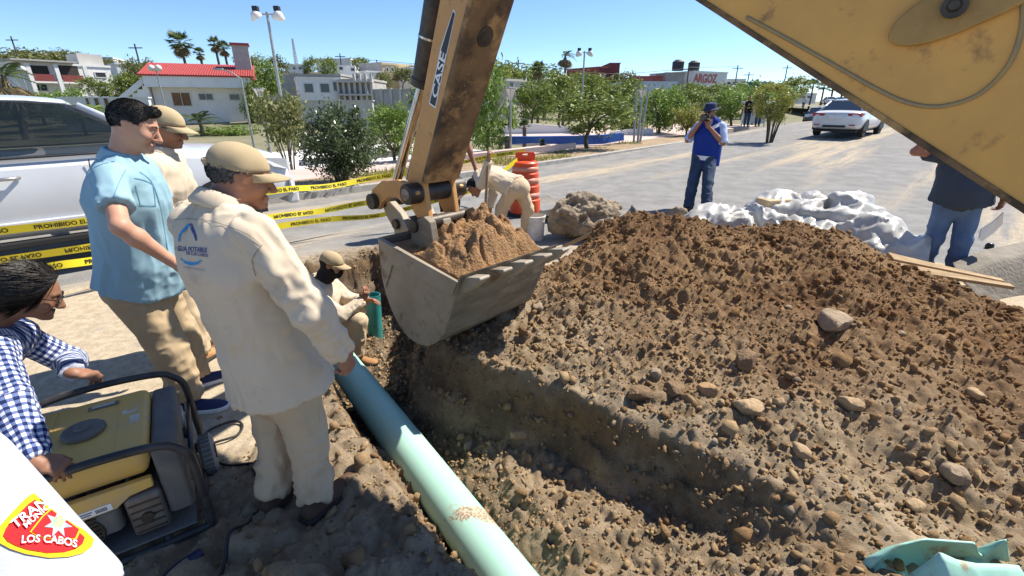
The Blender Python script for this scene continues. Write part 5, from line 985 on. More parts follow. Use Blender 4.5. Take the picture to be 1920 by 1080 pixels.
haircap(PA, R0, hc, HR, M_HAIR, front=.060, low=.0, th=.008, amp=.004, strand=(2600, .019, .25), flow=V3(.1, .75, .25), extra=lambda f, T: f.seg(T(-.03, .062, .100), T(.03, .060, .102), .020, .020, k=.03)); haircap(PA, R0, hc, HR, M_HAIRF, front=.052, low=-.055, th=.004, name='faded_hair', amp=.001, strand=(2200, .007, .5)); face_bits(PA, R0, hc, HR)
SHIRT_A = so; RA = R0
# --- the man behind him
f = nrm(V3(.95, .25, 0)); r = V3(f[1], -f[0], 0)
J = dict(pv=W(338, 500, 3.15), nk=W(300, 290, 3.12), hd=W(313, 240, 3.16), aR=G(372, 662, .09), aL=G(385, 640, .09), face=nrm(V3(.94, .2, -.34)), up=(.2, 0, .97))
J['sR'] = J['nk']+r*.18-V3(0, 0, .07); J['sL'] = J['nk']-r*.18-V3(0, 0, .07); J['eR'] = J['sR']+V3(.03, -.05, -.28); J['wR'] = J['eR']+V3(.12, -.02, -.2); J['eL'] = J['sL']+V3(.03, .05, -.28); J['wL'] = J['eL']+V3(.14, 0, -.2); J['tR'] = G(402, 664); J['tL'] = G(420, 640); auto_body(J, f)
PB, R0, hc, HR, so, ff, T = person('man in beige work clothes, tan cap and sunglasses standing behind the man in light blue', J, SK_B, CL_BEIGE, CL_BEIGET, h=.009, hb=.012, shoes=(CL_BOOTT, CL_DSOLE, dict(high=.04, name='boot')), seed=13)
mkcap(PB, R0, hc, HR, CL_CAP); glasses(PB, R0, hc, HR); haircap(PB, R0, hc, HR, M_HAIRF, front=.04, low=-.045, th=.005, top=.045)
b = MB(); q = J['nk']+f*.05-R0; b.lathe([(.062, -.03), (.082, -.02), (.080, .01), (.066, .02)], q-f*.05+V3(0, 0, .02), 20, axis=nrm(V3(.2, 0, 1))); b.build('neck_scarf', CL_NAVY, PB, smooth=True)
# --- the man in the cap by the trench
f = nrm(V3(.50, .87, 0)); r = V3(f[1], -f[0], 0)
J = dict(pv=W(520, 705, 1.77), nk=W(414, 388, 1.74), hd=W(452, 334, 1.80), aR=G(592, 938, .09), aL=G(512, 925, .08), face=nrm(V3(.80, .56, -.22)), up=(.2, .1, .96))
J['sR'] = J['nk']+r*.20+V3(-.01, -.01, -.085); J['sL'] = J['nk']-r*.225-V3(0, 0, .08); J['eR'] = ext(J['sR'], (588, 588), .285, 1); J['wR'] = ext(J['eR'], (640, 662), .235, 1); J['eL'] = J['sL']+V3(.0, .08, -.28); J['wL'] = J['eL']+V3(.12, .14, -.16); J['tR'] = G(690, 885); J['tL'] = G(590, 880); J['gzR'] = gz(J['aR'][0], J['aR'][1]); J['gzL'] = gz(J['aL'][0], J['aL'][1]); auto_body(J, f)
dh = nrm(J['wR']-J['eR'])
PC, R0, hc, HR, SHIRT_C, ff, T = person('man in a beige work shirt with a blue water logo, standing at the trench edge', J, SK_B, CL_BEIGE, CL_BEIGET, h=.0068, sw=1.11, sw_r=1.04, tw=.98, hem=.05, belly=.05, shoes=(CL_BOOT, CL_DSOLE, dict(L=.34, W_=1.12, name='shoe')), hands=(None, (nrm(dh+V3(0, 0, -.25)), V3(-.5, -.2, -.3), V3(.3, .8, -.1), dict(curl=(.8, 1.0, .8), sc=1.05))), seed=23, folda=(.020, .019), hb=.008, jaw=1.06, neckr=.062)
mkcap(PC, R0, hc, HR, CL_CAP, 1.0, brim=.075); haircap(PC, R0, hc, HR, M_HAIRG, front=.03, low=-.05, th=.006, amp=.003, top=.045, strand=(2600, .014, .35), flow=V3(0, -.4, -1)); face_bits(PC, R0, hc, HR, brow=M_HAIRG)
b = MB(); b.cyl(hc+HR@V3(-.03, -.115, .045)-R0, hc+HR@V3(.03, -.115, .045)-R0, .012, n=8); b.build('cap_strap', CL_CAP, PC)
# the crouching worker in the pit
f = nrm(V3(.97, -.1, 0)); r = V3(f[1], -f[0], 0); zf = -.62
J = dict(pv=W(612, 618, 4.18), nk=W(600, 528, 4.12), hd=W(622, 497, 4.12), face=nrm(V3(.93, .05, -.32)), up=(.25, 0, .97), gz=zf)
J['sR'] = J['nk']+r*.17-V3(.0, 0, .06); J['sL'] = J['nk']-r*.16-V3(0, 0, .06); J['eR'] = ext(J['sR'], (640, 592), .28, -1); J['wR'] = ext(J['eR'], (680, 563), .24, 1); J['eL'] = J['sL']+V3(.16, .02, -.2); J['wL'] = J['eL']+V3(.2, -.05, .02); J['hR'] = J['pv']+r*.09; J['hL'] = J['pv']-r*.09; J['kR'] = W(672, 602, 4.02); J['kL'] = W(672, 612, 4.25); J['aR'] = W(668, 662, 4.02); J['aL'] = W(640, 668, 4.28); J['aR'][2] = zf+.09; J['aL'][2] = zf+.09; auto_body(J, f)
PF, R0, hc, HR, so, ff, T = person('worker in beige clothes, tan cap and black face mask crouching in the pit', J, SK_B, CL_BEIGE, CL_BEIGET, h=.009, hb=.012, hem=.03, shoes=(CL_BOOTT, CL_DSOLE, dict(high=.03, name='boot')), hands=(None, (V3(.5, 0, .85), V3(-.8, .1, .3), V3(-.3, -.6, .5), dict(curl=(.45, .5, .4), sp=.5))), seed=33)
mkcap(PF, R0, hc, HR, CL_CAP)
def mk(f, T): f.seg(T(0, .03, -.04), T(0, .075, -.075), (.066, .05), (.04, .035), k=.03, side=HR[:, 0]); f.seg(T(0, .0, -.03), T(0, -.03, -.12), .075, .085, k=.04); f.seg(T(0, .06, -.02), T(0, .10, -.035), .045, .02, k=.03)
haircap(PF, R0, hc, HR, CL_BLK, front=.02, low=-.16, th=.009, name='balaclava', extra=mk, amp=.002, h=.008, top=.05)
# the worker bent over behind the bucket
f = nrm(V3(-.85, .50, 0)); r = V3(f[1], -f[0], 0)
J = dict(pv=W(968, 352, 6.15), nk=W(905, 326, 6.45), hd=W(890, 352, 6.5), face=nrm(V3(-.45, .2, -.85)), up=nrm(V3(-.75, .4, .45)))
J['sR'] = J['nk']+r*.17+V3(.05, -.03, 0); J['sL'] = J['nk']-r*.17+V3(.05, -.03, 0); J['eL'] = W(908, 352, 6.1); J['wL'] = W(916, 300, 6.0); J['eR'] = J['sR']+V3(0, .05, -.27); J['wR'] = J['eR']+V3(-.05, .0, -.22); J['aR'] = G(985, 436, .09); J['aL'] = G(938, 440, .09); J['hR'] = J['pv']+r*.09; J['hL'] = J['pv']-r*.09; J['kR'] = W(990, 392, 6.3); J['kL'] = W(940, 392, 6.2); J['eL'] = W(903, 345, 6.12); auto_body(J, f)
PG, R0, hc, HR, so, ff, T = person('worker in beige clothes bent double over a shovel behind the bucket', J, SK_B, CL_BEIGE, CL_BEIGET, h=.010, hb=.013, hem=.0, shoes=(CL_BOOTT, CL_DSOLE, dict(high=.04, name='boot')), hands=((V3(.1, 0, 1), V3(.5, -.5, 0), V3(0, .3, .8), dict(curl=(1.0, 1.1, .8))), None), seed=43, collar=False)
haircap(PG, R0, hc, HR, CL_BLK, front=.06, low=-.05, th=.016, name='cap', amp=.002, h=.009)
# the person behind the dipper
f = nrm(V3(.75, -.66, 0)); r = V3(f[1], -f[0], 0)
J = dict(pv=W(836, 318, 6.75), nk=W(840, 205, 6.75), hd=W(846, 178, 6.78), face=nrm(V3(.7, -.5, -.5)), aR=G(838, 432, .09), aL=G(852, 424, .09))
J['sR'] = J['nk']+r*.18-V3(0, 0, .07); J['sL'] = J['nk']-r*.18-V3(0, 0, .07); J['eL'] = ext(J['sL'], (876, 268), .29, -1); J['wL'] = ext(J['eL'], (892, 318), .24, -1); J['eR'] = J['sR']+V3(.05, -.05, -.28); J['wR'] = J['eR']+V3(.15, -.1, -.1); auto_body(J, f)
PH, R0, hc, HR, so, ff, T = person('worker in black standing behind the dipper arm with one bare arm on a shovel', J, SK_B, CL_BLK, CL_BLK, h=.010, hb=.013, sleeve=.36, shoes=(CL_BLK, CL_DSOLE), hands=((V3(.05, 0, -1), V3(-.7, .2, 0), V3(.3, -.8, 0), dict(curl=(.9, 1.0, .8))), None), seed=53)
haircap(PH, R0, hc, HR, M_HAIR)
# the photographer in the blue vest
f = nrm(V3(-.62, -.78, 0)); r = V3(f[1], -f[0], 0); q = G(1306, 392)
J = dict(aR=G(1290, 392, .09), aL=G(1324, 397, .09), face=nrm(V3(-.72, -.66, -.12))); J['pv'] = V3(*(q[:2]), .97)+V3(.02, .03, 0); J['nk'] = J['pv']+V3(.03, .02, .50); J['hd'] = J['nk']+f*.03+V3(-.03, 0, .165)
J['sR'] = J['nk']+r*.19-V3(0, 0, .07); J['sL'] = J['nk']-r*.19-V3(0, 0, .07); cp = J['hd']+f*.20-V3(0, 0, .10); J['eR'] = J['sR']+r*.13+f*.10-V3(0, 0, .24); J['wR'] = cp+r*.06+V3(0, 0, -.03)-f*.02; J['eL'] = J['sL']-r*.09+f*.10-V3(0, 0, .26); J['wL'] = cp-r*.05-V3(0, 0, .12)-f*.02; auto_body(J, f)
PI, R0, hc, HR, so, ff, T = person('photographer in a royal blue vest and navy bucket hat standing on the road', J, SK_B, CL_LBLUE, CL_JEAND, h=.0095, hb=.012, hem=-.03, tw=1.14, sw=.90, sleeve=.6, sw_r=1.15, shoes=(CL_BLK, CL_DSOLE), hands=((nrm(V3(.0, -.2, 1)), V3(-.3, -.4, .6), r, dict(curl=(.6, .7, .5))), (nrm(f*.5+V3(0, 0, .6)), -r, V3(0, 0, 1), dict(curl=(.7, .8, .6)))), seed=63)
mid = (J['sL']+J['sR'])/2; f2 = Fld(mid-V3(.4, .4, .85), mid+V3(.4, .4, .2), .012); sd = nrm(J['sR']-J['sL'])
f2.seg(mid+V3(0, 0, .035), mid-V3(0, 0, .14), (.175, .13), (.232, .185), k=.05, side=sd); f2.seg(mid-V3(0, 0, .14), mid-V3(0, 0, .64), (.232, .185), (.235, .19), k=.05, side=sd, flat=(0, 1)); f2.ell(J['nk']+f*.08+V3(0, 0, .0), (.07, .07, .10), k=.02, sub=True)
VST = fobj(f2, 'vest', CL_VEST, PI, R0, 1, [(mid, mid-V3(0, 0, .5), 4, 2.2, 1)], .006, 71)
M_STRIP = mat('reflective strip', (.78, .78, .76), .35)
def conform(obj, R0, pts2, faces, m, name, parent, off=.004, origin=None, solid=0.):
    """print or badge: each outline point is dropped along its sight line on to the cloth"""
    dg = None; me = obj.data; bv = BVHTree.FromPolygons([v.co[:] for v in me.vertices], [tuple(p.vertices) for p in me.polygons]); o = Vector(V3(0, 0, HCAM)-R0 if origin is None else origin-R0); vs = []
    last = None; bad = set()
    for ii, (u, v) in enumerate(pts2):
        d = Vector(ray(u, v)).normalized(); loc, nn, i, dist = bv.ray_cast(o, d)
        if loc is None: loc = last if last is not None else o+d*2; nn = -d; bad.add(ii)
        else: last = loc
        vs.append(np.array(loc)-np.array(d)*off)
    fk = [f_ for f_ in faces if not any(i in bad for i in f_)]; return mobj(name, vs, fk, m, parent) if fk else None
def gridpoly(quad, nx=8, ny=4):
    a, b_, c, d = [np.array(q, float) for q in quad]; P = []; Fs = []
    for j in range(ny+1):
        for i in range(nx+1): s, t = i/nx, j/ny; P.append((a*(1-s)+b_*s)*(1-t)+(d*(1-s)+c*s)*t)
    for j in range(ny):
        for i in range(nx): k = j*(nx+1)+i; Fs.append((k, k+1, k+nx+2, k+nx+1))
    return P, Fs
for qd in (((1305, 291), (1334, 294), (1333, 302), (1304, 299)), ((1283, 287), (1290, 288), (1290, 295), (1282, 294)), ((1333, 238), (1352, 228), (1356, 233), (1336, 243))):
    P, Fs = gridpoly(qd, 8, 3); conform(VST, R0, P, Fs, M_STRIP, 'reflective_strip', VST, .006)
b = MB(); hT = lambda x, y, z: hc+HR@V3(x, y, z)-R0
b.loft([[hT((.088+.0*q)*rr*math.cos(t), -.008+.106*rr*math.sin(t), z) for t in np.linspace(0, 2*math.pi, 28, endpoint=False)] for rr, z, q in ((1.72, .022, 0), (1.4, .034, 0), (1.06, .046, 0), (1.03, .08, 0), (.98, .118, 0), (.86, .134, 0), (.3, .138, 0))]); hat = b.build('bucket_hat', CL_NAVY, PI, auto=50); so_ = hat.modifiers.new('s', 'SUBSURF'); so_.levels = so_.render_levels = 1
b = MB(); b.tube([hT(.075, .02, .02), hT(.06, .05, -.09), hT(.0, .06, -.13), hT(-.06, .05, -.09), hT(-.075, .02, .02)], .004, 6); b.build('chin_strap', CL_BLK, hat); glasses(PI, R0, hc, HR)
cam_ = thing('camera_body', 'black photo camera held up to the chest of the photographer in the blue vest', 'camera', cp); Fc = np.stack([r, f, UPV], 1); b = MB(); b.box((0, 0, 0), (.14, .06, .10), Fc); b.box(Fc@V3(0, .0, .06), (.06, .05, .03), Fc); b.build('camera_shell', M_BLACK, cam_, bevel=.01)
b = MB(); b.cyl(Fc@V3(0, .03, -.005), Fc@V3(0, .12, -.005), .042, .045, n=20); ln_ = b.build('lens_barrel', M_BLACK, cam_, auto=40); b = MB(); b.cyl(Fc@V3(0, .12, -.005), Fc@V3(0, .124, -.005), .036, n=20); b.build('lens_glass', M_LENS, ln_)
# the man in jeans past the heap
f = nrm(V3(-.45, -.9, 0)); r = V3(f[1], -f[0], 0); q = W(1790, 380, 4.75)
J = dict(face=nrm(V3(-.9, -.3, -.2))); J['pv'] = W(1800, 372, 4.75); J['nk'] = J['pv']+V3(-.03, 0, .48); J['hd'] = J['nk']+V3(-.05, -.02, .19); J['aR'] = W(1728, 503, 4.85); J['aL'] = W(1785, 512, 4.65); J['aR'][2] = J['aL'][2] = .09; 
J['sR'] = J['nk']+r*.20-V3(0, 0, .07); J['sL'] = J['nk']-r*.20-V3(0, 0, .07)
rr_ = W(1885, 402, 4.55); J['eL'] = ext(J['sL'], (1880, 335), .29, -1); J['wL'] = bone(J['eL'], rr_, .25); J['eR'] = W(1716, 284, 4.8); J['wR'] = W(1775, 235, 4.72); auto_body(J, f)
PJ, R0, hc, HR, so, ff, T = person('stout man in a charcoal tee shirt and blue jeans standing beyond the soil heap', J, SK_B, CL_TEE, CL_JEAN, h=.010, hb=.012, sleeve=.36, sw=1.2, sw_r=1.2, tw=1.02, belly=.1, hem=.02, shoes=(CL_BLK, CL_DSOLE), hands=((nrm(V3(-.3, -.2, -.9)), V3(-1, .3, 0), V3(-.3, -.9, 0), dict(curl=(.5, .6, .5))), None), seed=83)
haircap(PJ, R0, hc, HR, M_HAIR)
q = W(1855, 425, 4.55); b = MB(); b.prism([W(1882, 398, 4.52), W(1868, 412, 4.55), W(1840, 430, 4.58), W(1836, 447, 4.58), W(1842, 452, 4.58), W(1862, 438, 4.56), W(1880, 420, 4.53)], V3(.0, .012, .0)); tag(b.build('paper_sheet', mat('paper', (.75, .74, .70), .7)), 'folded sheaf of white paper in the hand of the man in jeans', 'paper')
# --- the woman leaning on the generator
f = nrm(V3(.97, .10, 0)); r = V3(f[1], -f[0], 0); hR_ = G(128, 884, .525); hL_ = G(186, 712, .525)
J = dict(hd=W(58, 552, 1.86), nk=W(-30, 606, 1.80), face=nrm(V3(.72, .55, -.48)), up=nrm(V3(.35, .2, .93))); J['pv'] = J['nk']+V3(-.46, .05, -.16)
J['sR'] = W(-12, 668, 1.66); J['sL'] = W(14, 622, 1.97); J['wR'] = hR_+V3(-.10, .0, .045); J['wL'] = hL_+V3(-.10, -.01, .045)
def elbow(s, w, bend, L1=.28, L2=.25):
    d = w-s; D = np.linalg.norm(d); x = min(.5*D*(1+(L1*L1-L2*L2)/(D*D)), L1); g = math.sqrt(max(0, L1*L1-x*x)); n = nrm(bend-d/D*np.dot(bend, d/D)); return s+d/D*x+n*g
J['eR'] = elbow(J['sR'], J['wR'], V3(-.5, -.6, -.3)); J['eL'] = elbow(J['sL'], J['wL'], V3(-.2, .6, -.5)); J['aR'] = J['pv']+V3(.0, -.12, 0); J['aL'] = J['pv']+V3(-.1, .12, 0); J['aR'][2] = J['aL'][2] = .09; J['hR'] = J['pv']+r*.09; J['hL'] = J['pv']-r*.09; J['kR'] = J['pv']+V3(.12, -.10, -.33); J['kL'] = J['pv']+V3(.02, .10, -.33); auto_body(J, f)
PD, R0, hc, HR, so, ff, T = person('woman in a navy and white checked shirt leaning on the generator frame', J, SK_C, CL_GING, CL_JEAND, h=.0065, hb=.009, sw=.92, sw_r=.95, tw=.95, hem=.05, shoes=(CL_BLK, CL_DSOLE), hands=((nrm(V3(.9, .3, -.35)), V3(0, 0, -1), V3(-.3, .8, 0), dict(curl=(.7, 1.1, .8), sc=.92)), (nrm(V3(.9, .1, -.40)), V3(0, 0, -1), V3(.2, .8, 0), dict(curl=(.7, 1.1, .8), sc=.92))), seed=93, tattr=True, headsc=.95)
haircap(PD, R0, hc, HR, M_HAIR, .97, front=.052, low=-.06, th=.017, amp=.003, strand=(5200, .085, .03), flow=V3(0, -1, -.3), extra=lambda f, T: (f.seg(T(.06, .0, .03), T(.055, -.07, -.03), .035, .04, k=.03), f.seg(T(-.06, .0, .03), T(-.055, -.07, -.03), .035, .04, k=.03), f.ell(T(0, -.125, -.01), (.055, .05, .055), k=.04), f.seg(T(0, -.13, -.02), T(0, -.17, -.15), .038, .022, k=.03)))
glasses(PD, R0, hc, HR, .95)
# --- the officer at the edge of the picture
f = nrm(V3(-.2, .98, 0)); r = V3(f[1], -f[0], 0)
sR = V3(-.655, .39, 1.35); J = dict(sR=sR, eR=V3(-.54, .385, 1.05), wR=V3(-.53, .46, .81)); J['nk'] = sR-r*.20+V3(0, 0, .075); J['sL'] = J['nk']-r*.19-V3(0, 0, .07); J['hd'] = J['nk']+V3(.02, .02, .18); J['pv'] = J['nk']-V3(.02, .02, .50); J['eL'] = J['sL']+V3(0, .02, -.29); J['wL'] = J['eL']+V3(.05, .05, -.25); J['aR'] = J['pv']*V3(1, 1, 0)+r*.1+V3(0, 0, .09); J['aL'] = J['pv']*V3(1, 1, 0)-r*.1+V3(0, 0, .09); J['face'] = f; auto_body(J, f)
PE, R0E, hc, HR, SHIRT_E, ff, T = person('traffic officer in a white uniform shirt with a red and yellow shoulder patch', J, SK_B, CL_WHITE, CL_NAVY, h=.010, hb=.009, sleeve=.40, sw_r=1.42, shoes=(CL_BLK, CL_DSOLE), seed=103, folda=(.004, .006))
haircap(PE, R0E, hc, HR, M_HAIR)

# seams, back print and shoulder patch
M_PRB = mat('print light blue', (.03, .22, .50), .7, col2=(.02, .30, .55), nscale=20); M_PRN = mat('print navy', (.035, .05, .22), .7); M_PRG = mat('print grey', (.30, .31, .33), .7); CL_SEAMB = cloth('beige seam', (.30, .27, .22), (.26, .23, .19)); CL_SEAMA = cloth('blue seam', (.10, .25, .36), (.08, .22, .33))
def strip(obj, R0, path, wpx, m, name, parent, off=.004):
    P = [np.array(p, float) for p in spline([V3(u, v, 0) for u, v in path], 6)]; pts = []
    for i, p in enumerate(P):
        d = nrm(P[min(i+1, len(P)-1)]-P[max(i-1, 0)]); n = V3(-d[1], d[0], 0); w = wpx[int(i*len(wpx)/len(P))] if hasattr(wpx, '__len__') else wpx; pts += [(p+n*w/2)[:2], (p-n*w/2)[:2]]
    return conform(obj, R0, pts, [(2*i, 2*i+2, 2*i+3, 2*i+1) for i in range(len(P)-1)], m, name, parent, off)
def text_on(obj, R0, s, p0, p1, hpx, m, name, parent, off=.005, bold=.02, bow=0.):
    tv, tf, tw = text_mesh(s, bold); p0, p1 = np.array(p0, float), np.array(p1, float); d = p1-p0; L = np.linalg.norm(d); d = d/L; n = np.array([d[1], -d[0]]); pts = []
    for x, y in tv: t = x/tw; pts.append(p0+d*L*t+n*(y*hpx)-n*bow*4*t*(1-t))
    return conform(obj, R0, pts, tf, m, name, parent, off)
Z = lambda x, y: (300+x/6.75, 380+y/6.75)
RC = V3(*PC.location)
strip(SHIRT_C, RC, [Z(238, 495), Z(250, 410), Z(300, 345), Z(372, 275)], [3, 4, 5, 5], M_PRB, 'logo_drop', SHIRT_C); strip(SHIRT_C, RC, [Z(380, 260), Z(410, 340), Z(440, 410), Z(456, 480)], [5, 5, 4, 3], M_PRN, 'logo_drop', SHIRT_C); strip(SHIRT_C, RC, [Z(258, 705), Z(320, 755), Z(400, 775), Z(470, 765), Z(515, 730)], [2, 5, 6, 5, 3], M_PRB, 'logo_arc', SHIRT_C)
text_on(SHIRT_C, RC, 'AGUA POTABLE', Z(175, 605), Z(590, 632), 9, M_PRN, 'logo_lettering', SHIRT_C); text_on(SHIRT_C, RC, 'DE LOS CABOS', Z(330, 655), Z(602, 688), 5.5, M_PRN, 'logo_lettering', SHIRT_C); text_on(SHIRT_C, RC, 'comprometidos', Z(295, 822), Z(555, 870), 4.5, M_PRG, 'logo_lettering', SHIRT_C, bold=0)
strip(SHIRT_C, RC, [Z(165, 215), Z(380, 205), Z(650, 235), Z(900, 315), Z(1120, 410), Z(1290, 545)], 1.6, CL_SEAMB, 'yoke_seam', SHIRT_C, .003); strip(SHIRT_C, RC, [Z(1300, 530), Z(1230, 610), Z(1170, 710), Z(1175, 800), Z(1210, 930)], 1.6, CL_SEAMB, 'sleeve_seam', SHIRT_C, .003)
Y4 = lambda x, y: (x/4.155, 820+y/4.155)
M_PY = mat('embroidered yellow', (.80, .48, .01), .8, bump=.4, bscale=300, bdist=.002); M_PR = mat('embroidered red', (.62, .015, .02), .85, bump=.4, bscale=300, bdist=.002); M_PS = mat('embroidered silver', (.30, .36, .45), .7, col2=(.55, .60, .66), nscale=60)
def fanpoly(P, k=10):
    """fill an outline with a grid of small faces so that it can bend with the cloth"""
    P = [np.array(p, float) for p in P]; c = np.mean(P, 0); n = len(P); V = [c]; Fs = []
    for j in range(1, k+1): V += [c+(p-c)*j/k for p in P]
    for i in range(n): Fs.append((0, 1+i, 1+(i+1) % n))
    for j in range(k-1):
        for i in range(n): a = 1+j*n; Fs.append((a+i, a+n+i, a+n+(i+1) % n, a+(i+1) % n))
    return V, Fs
def dense(P, k=4):
    out = []
    for i in range(len(P)): a, c = np.array(P[i], float), np.array(P[(i+1) % len(P)], float); out += [a+(c-a)*j/k for j in range(k)]
    return out
shield = [(262, 432), (205, 470), (130, 545), (60, 620), (-10, 700), (-40, 770), (0, 825), (80, 868), (200, 908), (380, 938), (540, 930), (650, 900), (715, 850), (735, 790), (650, 715), (540, 655), (400, 560), (330, 490)]
cs = np.mean(shield, 0); inner = [tuple(np.array(p)+(cs-np.array(p))*.18) for p in shield]; inn2 = [(398, 552), (330, 610), (232, 735), (300, 775), (450, 802), (600, 790), (632, 718), (540, 650), (460, 598)]; c2 = np.mean(inn2, 0); inn3 = [tuple(np.array(p)+(c2-np.array(p))*.08) for p in inn2]
for k, (pl, m, nm) in enumerate(((shield, M_PY, 'patch_border'), (inner, M_PR, 'patch_field'), (inn2, M_PY, 'patch_inner_border'), (inn3, M_PR, 'patch_inner_field'))):
    V, Fs = fanpoly(dense([Y4(*p) for p in pl])); conform(SHIRT_E, R0E, V, Fs, m, nm, SHIRT_E, .002+.0011*k)
star = []
for i in range(14): t = -math.pi/2+i*math.pi/7; rr = 112 if i % 2 == 0 else 52; star.append((455+rr*math.cos(t), 672+rr*math.sin(t)))
V, Fs = fanpoly(dense([Y4(*p) for p in star], 3), 6); conform(SHIRT_E, R0E, V, Fs, M_PS, 'patch_star', SHIRT_E, .0066); V, Fs = fanpoly(dense([Y4(455+45*math.cos(t), 655+45*math.sin(t)) for t in np.linspace(0, 6.28, 12, endpoint=False)], 2), 4); conform(SHIRT_E, R0E, V, Fs, mat('embroidered gold', (.62, .60, .22), .8, col2=(.2, .4, .3), nscale=200), 'patch_emblem', SHIRT_E, .0072)
text_on(SHIRT_E, R0E, 'TRAN', Y4(120, 712), Y4(372, 512), 17, M_WHITEP, 'patch_lettering', SHIRT_E, .0060); text_on(SHIRT_E, R0E, 'MUNIC', Y4(205, 705), Y4(392, 545), 10, M_WHITEP, 'patch_lettering', SHIRT_E, .0060); text_on(SHIRT_E, R0E, 'LOS CABOS', Y4(168, 822), Y4(600, 858), 14, M_WHITEP, 'patch_lettering', SHIRT_E, .0060, bow=-5)

strip(SHIRT_A, RA, [(236, 318), (222, 345), (212, 372)], 1.4, CL_SEAMA, 'sleeve_seam', SHIRT_A, .003); strip(SHIRT_A, RA, [(262, 322), (285, 342), (300, 385), (310, 440), (318, 490)], 1.6, CL_SEAMA, 'button_placket', SHIRT_A, .003); strip(SHIRT_A, RA, [(252, 334), (270, 338), (286, 345)], 1.6, CL_SEAMA, 'pocket_flap', SHIRT_A, .003); strip(SHIRT_A, RA, [(254, 348), (259, 366), (263, 383), (263.5, 384), (276, 386), (291, 386), (291.5, 385), (290, 366), (287, 348)], 1.4, CL_SEAMA, 'pocket_seam', SHIRT_A, .003); strip(SHIRT_A, RA, [(150, 330), (165, 320), (190, 308), (215, 302)], 1.4, CL_SEAMA, 'yoke_seam', SHIRT_A, .003)
# ------------------------------------------------------------------ vehicles
M_CARW = mat('white car paint', (.62, .635, .65), .28, coat=.6, col2=(.58, .59, .61), nscale=1.5); M_CARD = mat('dark car paint', (.03, .033, .04), .3, coat=.5); M_TRIM = mat('black trim', (.02, .02, .021), .6)
M_CGLASS = mat('tinted car glass', (.012, .018, .02), .05, alpha=.72, spec=.5); M_CGLASSD = mat('dark car glass', (.015, .02, .024), .06, spec=.9); M_LAMPR = mat('red tail lamp', (.35, .012, .015), .2, coat=.5); M_LAMPW = mat('clear head lamp', (.62, .64, .66), .12, .2, coat=.6); M_ALLOY = mat('alloy wheel', (.42, .42, .43), .35, .8); M_TYRE = mat('tyre rubber', (.022, .022, .022), .85); M_PLATE = mat('licence plate', (.62, .64, .66), .5)
def ring_body(w, zb, zt, sh=.86):
    h = [(0.0, zb), (w*.86, zb), (w*.97, zb+.10), (w, zb+(zt-zb)*.42), (w*.995, zb+(zt-zb)*.62), (w*.965, zt-.07), (w*.90, zt-.012), (w*.5, zt+.012), (0, zt+.018)]
    return h+[(-y, z) for y, z in h[-2:0:-1]]
def car(name, label, loc, head, st, gh, wheels, paint, glass, L_, W_, R=.34, group=None, zoff=0., detail=True, roofz=None):
    root = thing(name, label, 'car', loc, math.atan2(head[1], head[0]), group)
    b = MB(); b.loft([[V3(x, y, z) for y, z in ring_body(w, zb, zt)] for x, w, zb, zt in st]); body = b.build('body', paint, root, auto=32); subd(body, 1)
    # greenhouse: glass volume, roof skin, pillars
    gr = []
    for x, wb, zb, wt, zt in gh: gr.append((V3(x, wb, zb), V3(x, -wb, zb), V3(x, wt, zt), V3(x, -wt, zt)))
    return root, body
def wheel(root, x, y, R, side, wid=.22):
    b = MB(); s = 1 if side > 0 else -1; b.lathe([(R*.62, -wid/2), (R*.93, -wid/2), (R, -wid/2+.03), (R, wid/2-.03), (R*.93, wid/2), (R*.62, wid/2)], (x, y, R), 30, axis=(0, 1, 0)); t = b.build('wheel', M_TYRE, root, auto=35)
    b = MB(); b.cyl((x, y+s*(wid/2-.05), R), (x, y+s*(wid/2-.02), R), R*.62, n=28); b.cyl((x, y+s*(wid/2-.02), R), (x, y+s*(wid/2+.005), R), R*.16, n=14)
    for i in range(5): a = i*2*math.pi/5; q = V3(math.cos(a), 0, math.sin(a)); b.box(V3(x, y+s*(wid/2-.012), R)+q*R*.36, (R*.52, .02, R*.16), np.stack([q, V3(0, 1, 0), np.cross(q, V3(0, 1, 0))], 1))
    b.build('rim', M_ALLOY, t, auto=35)
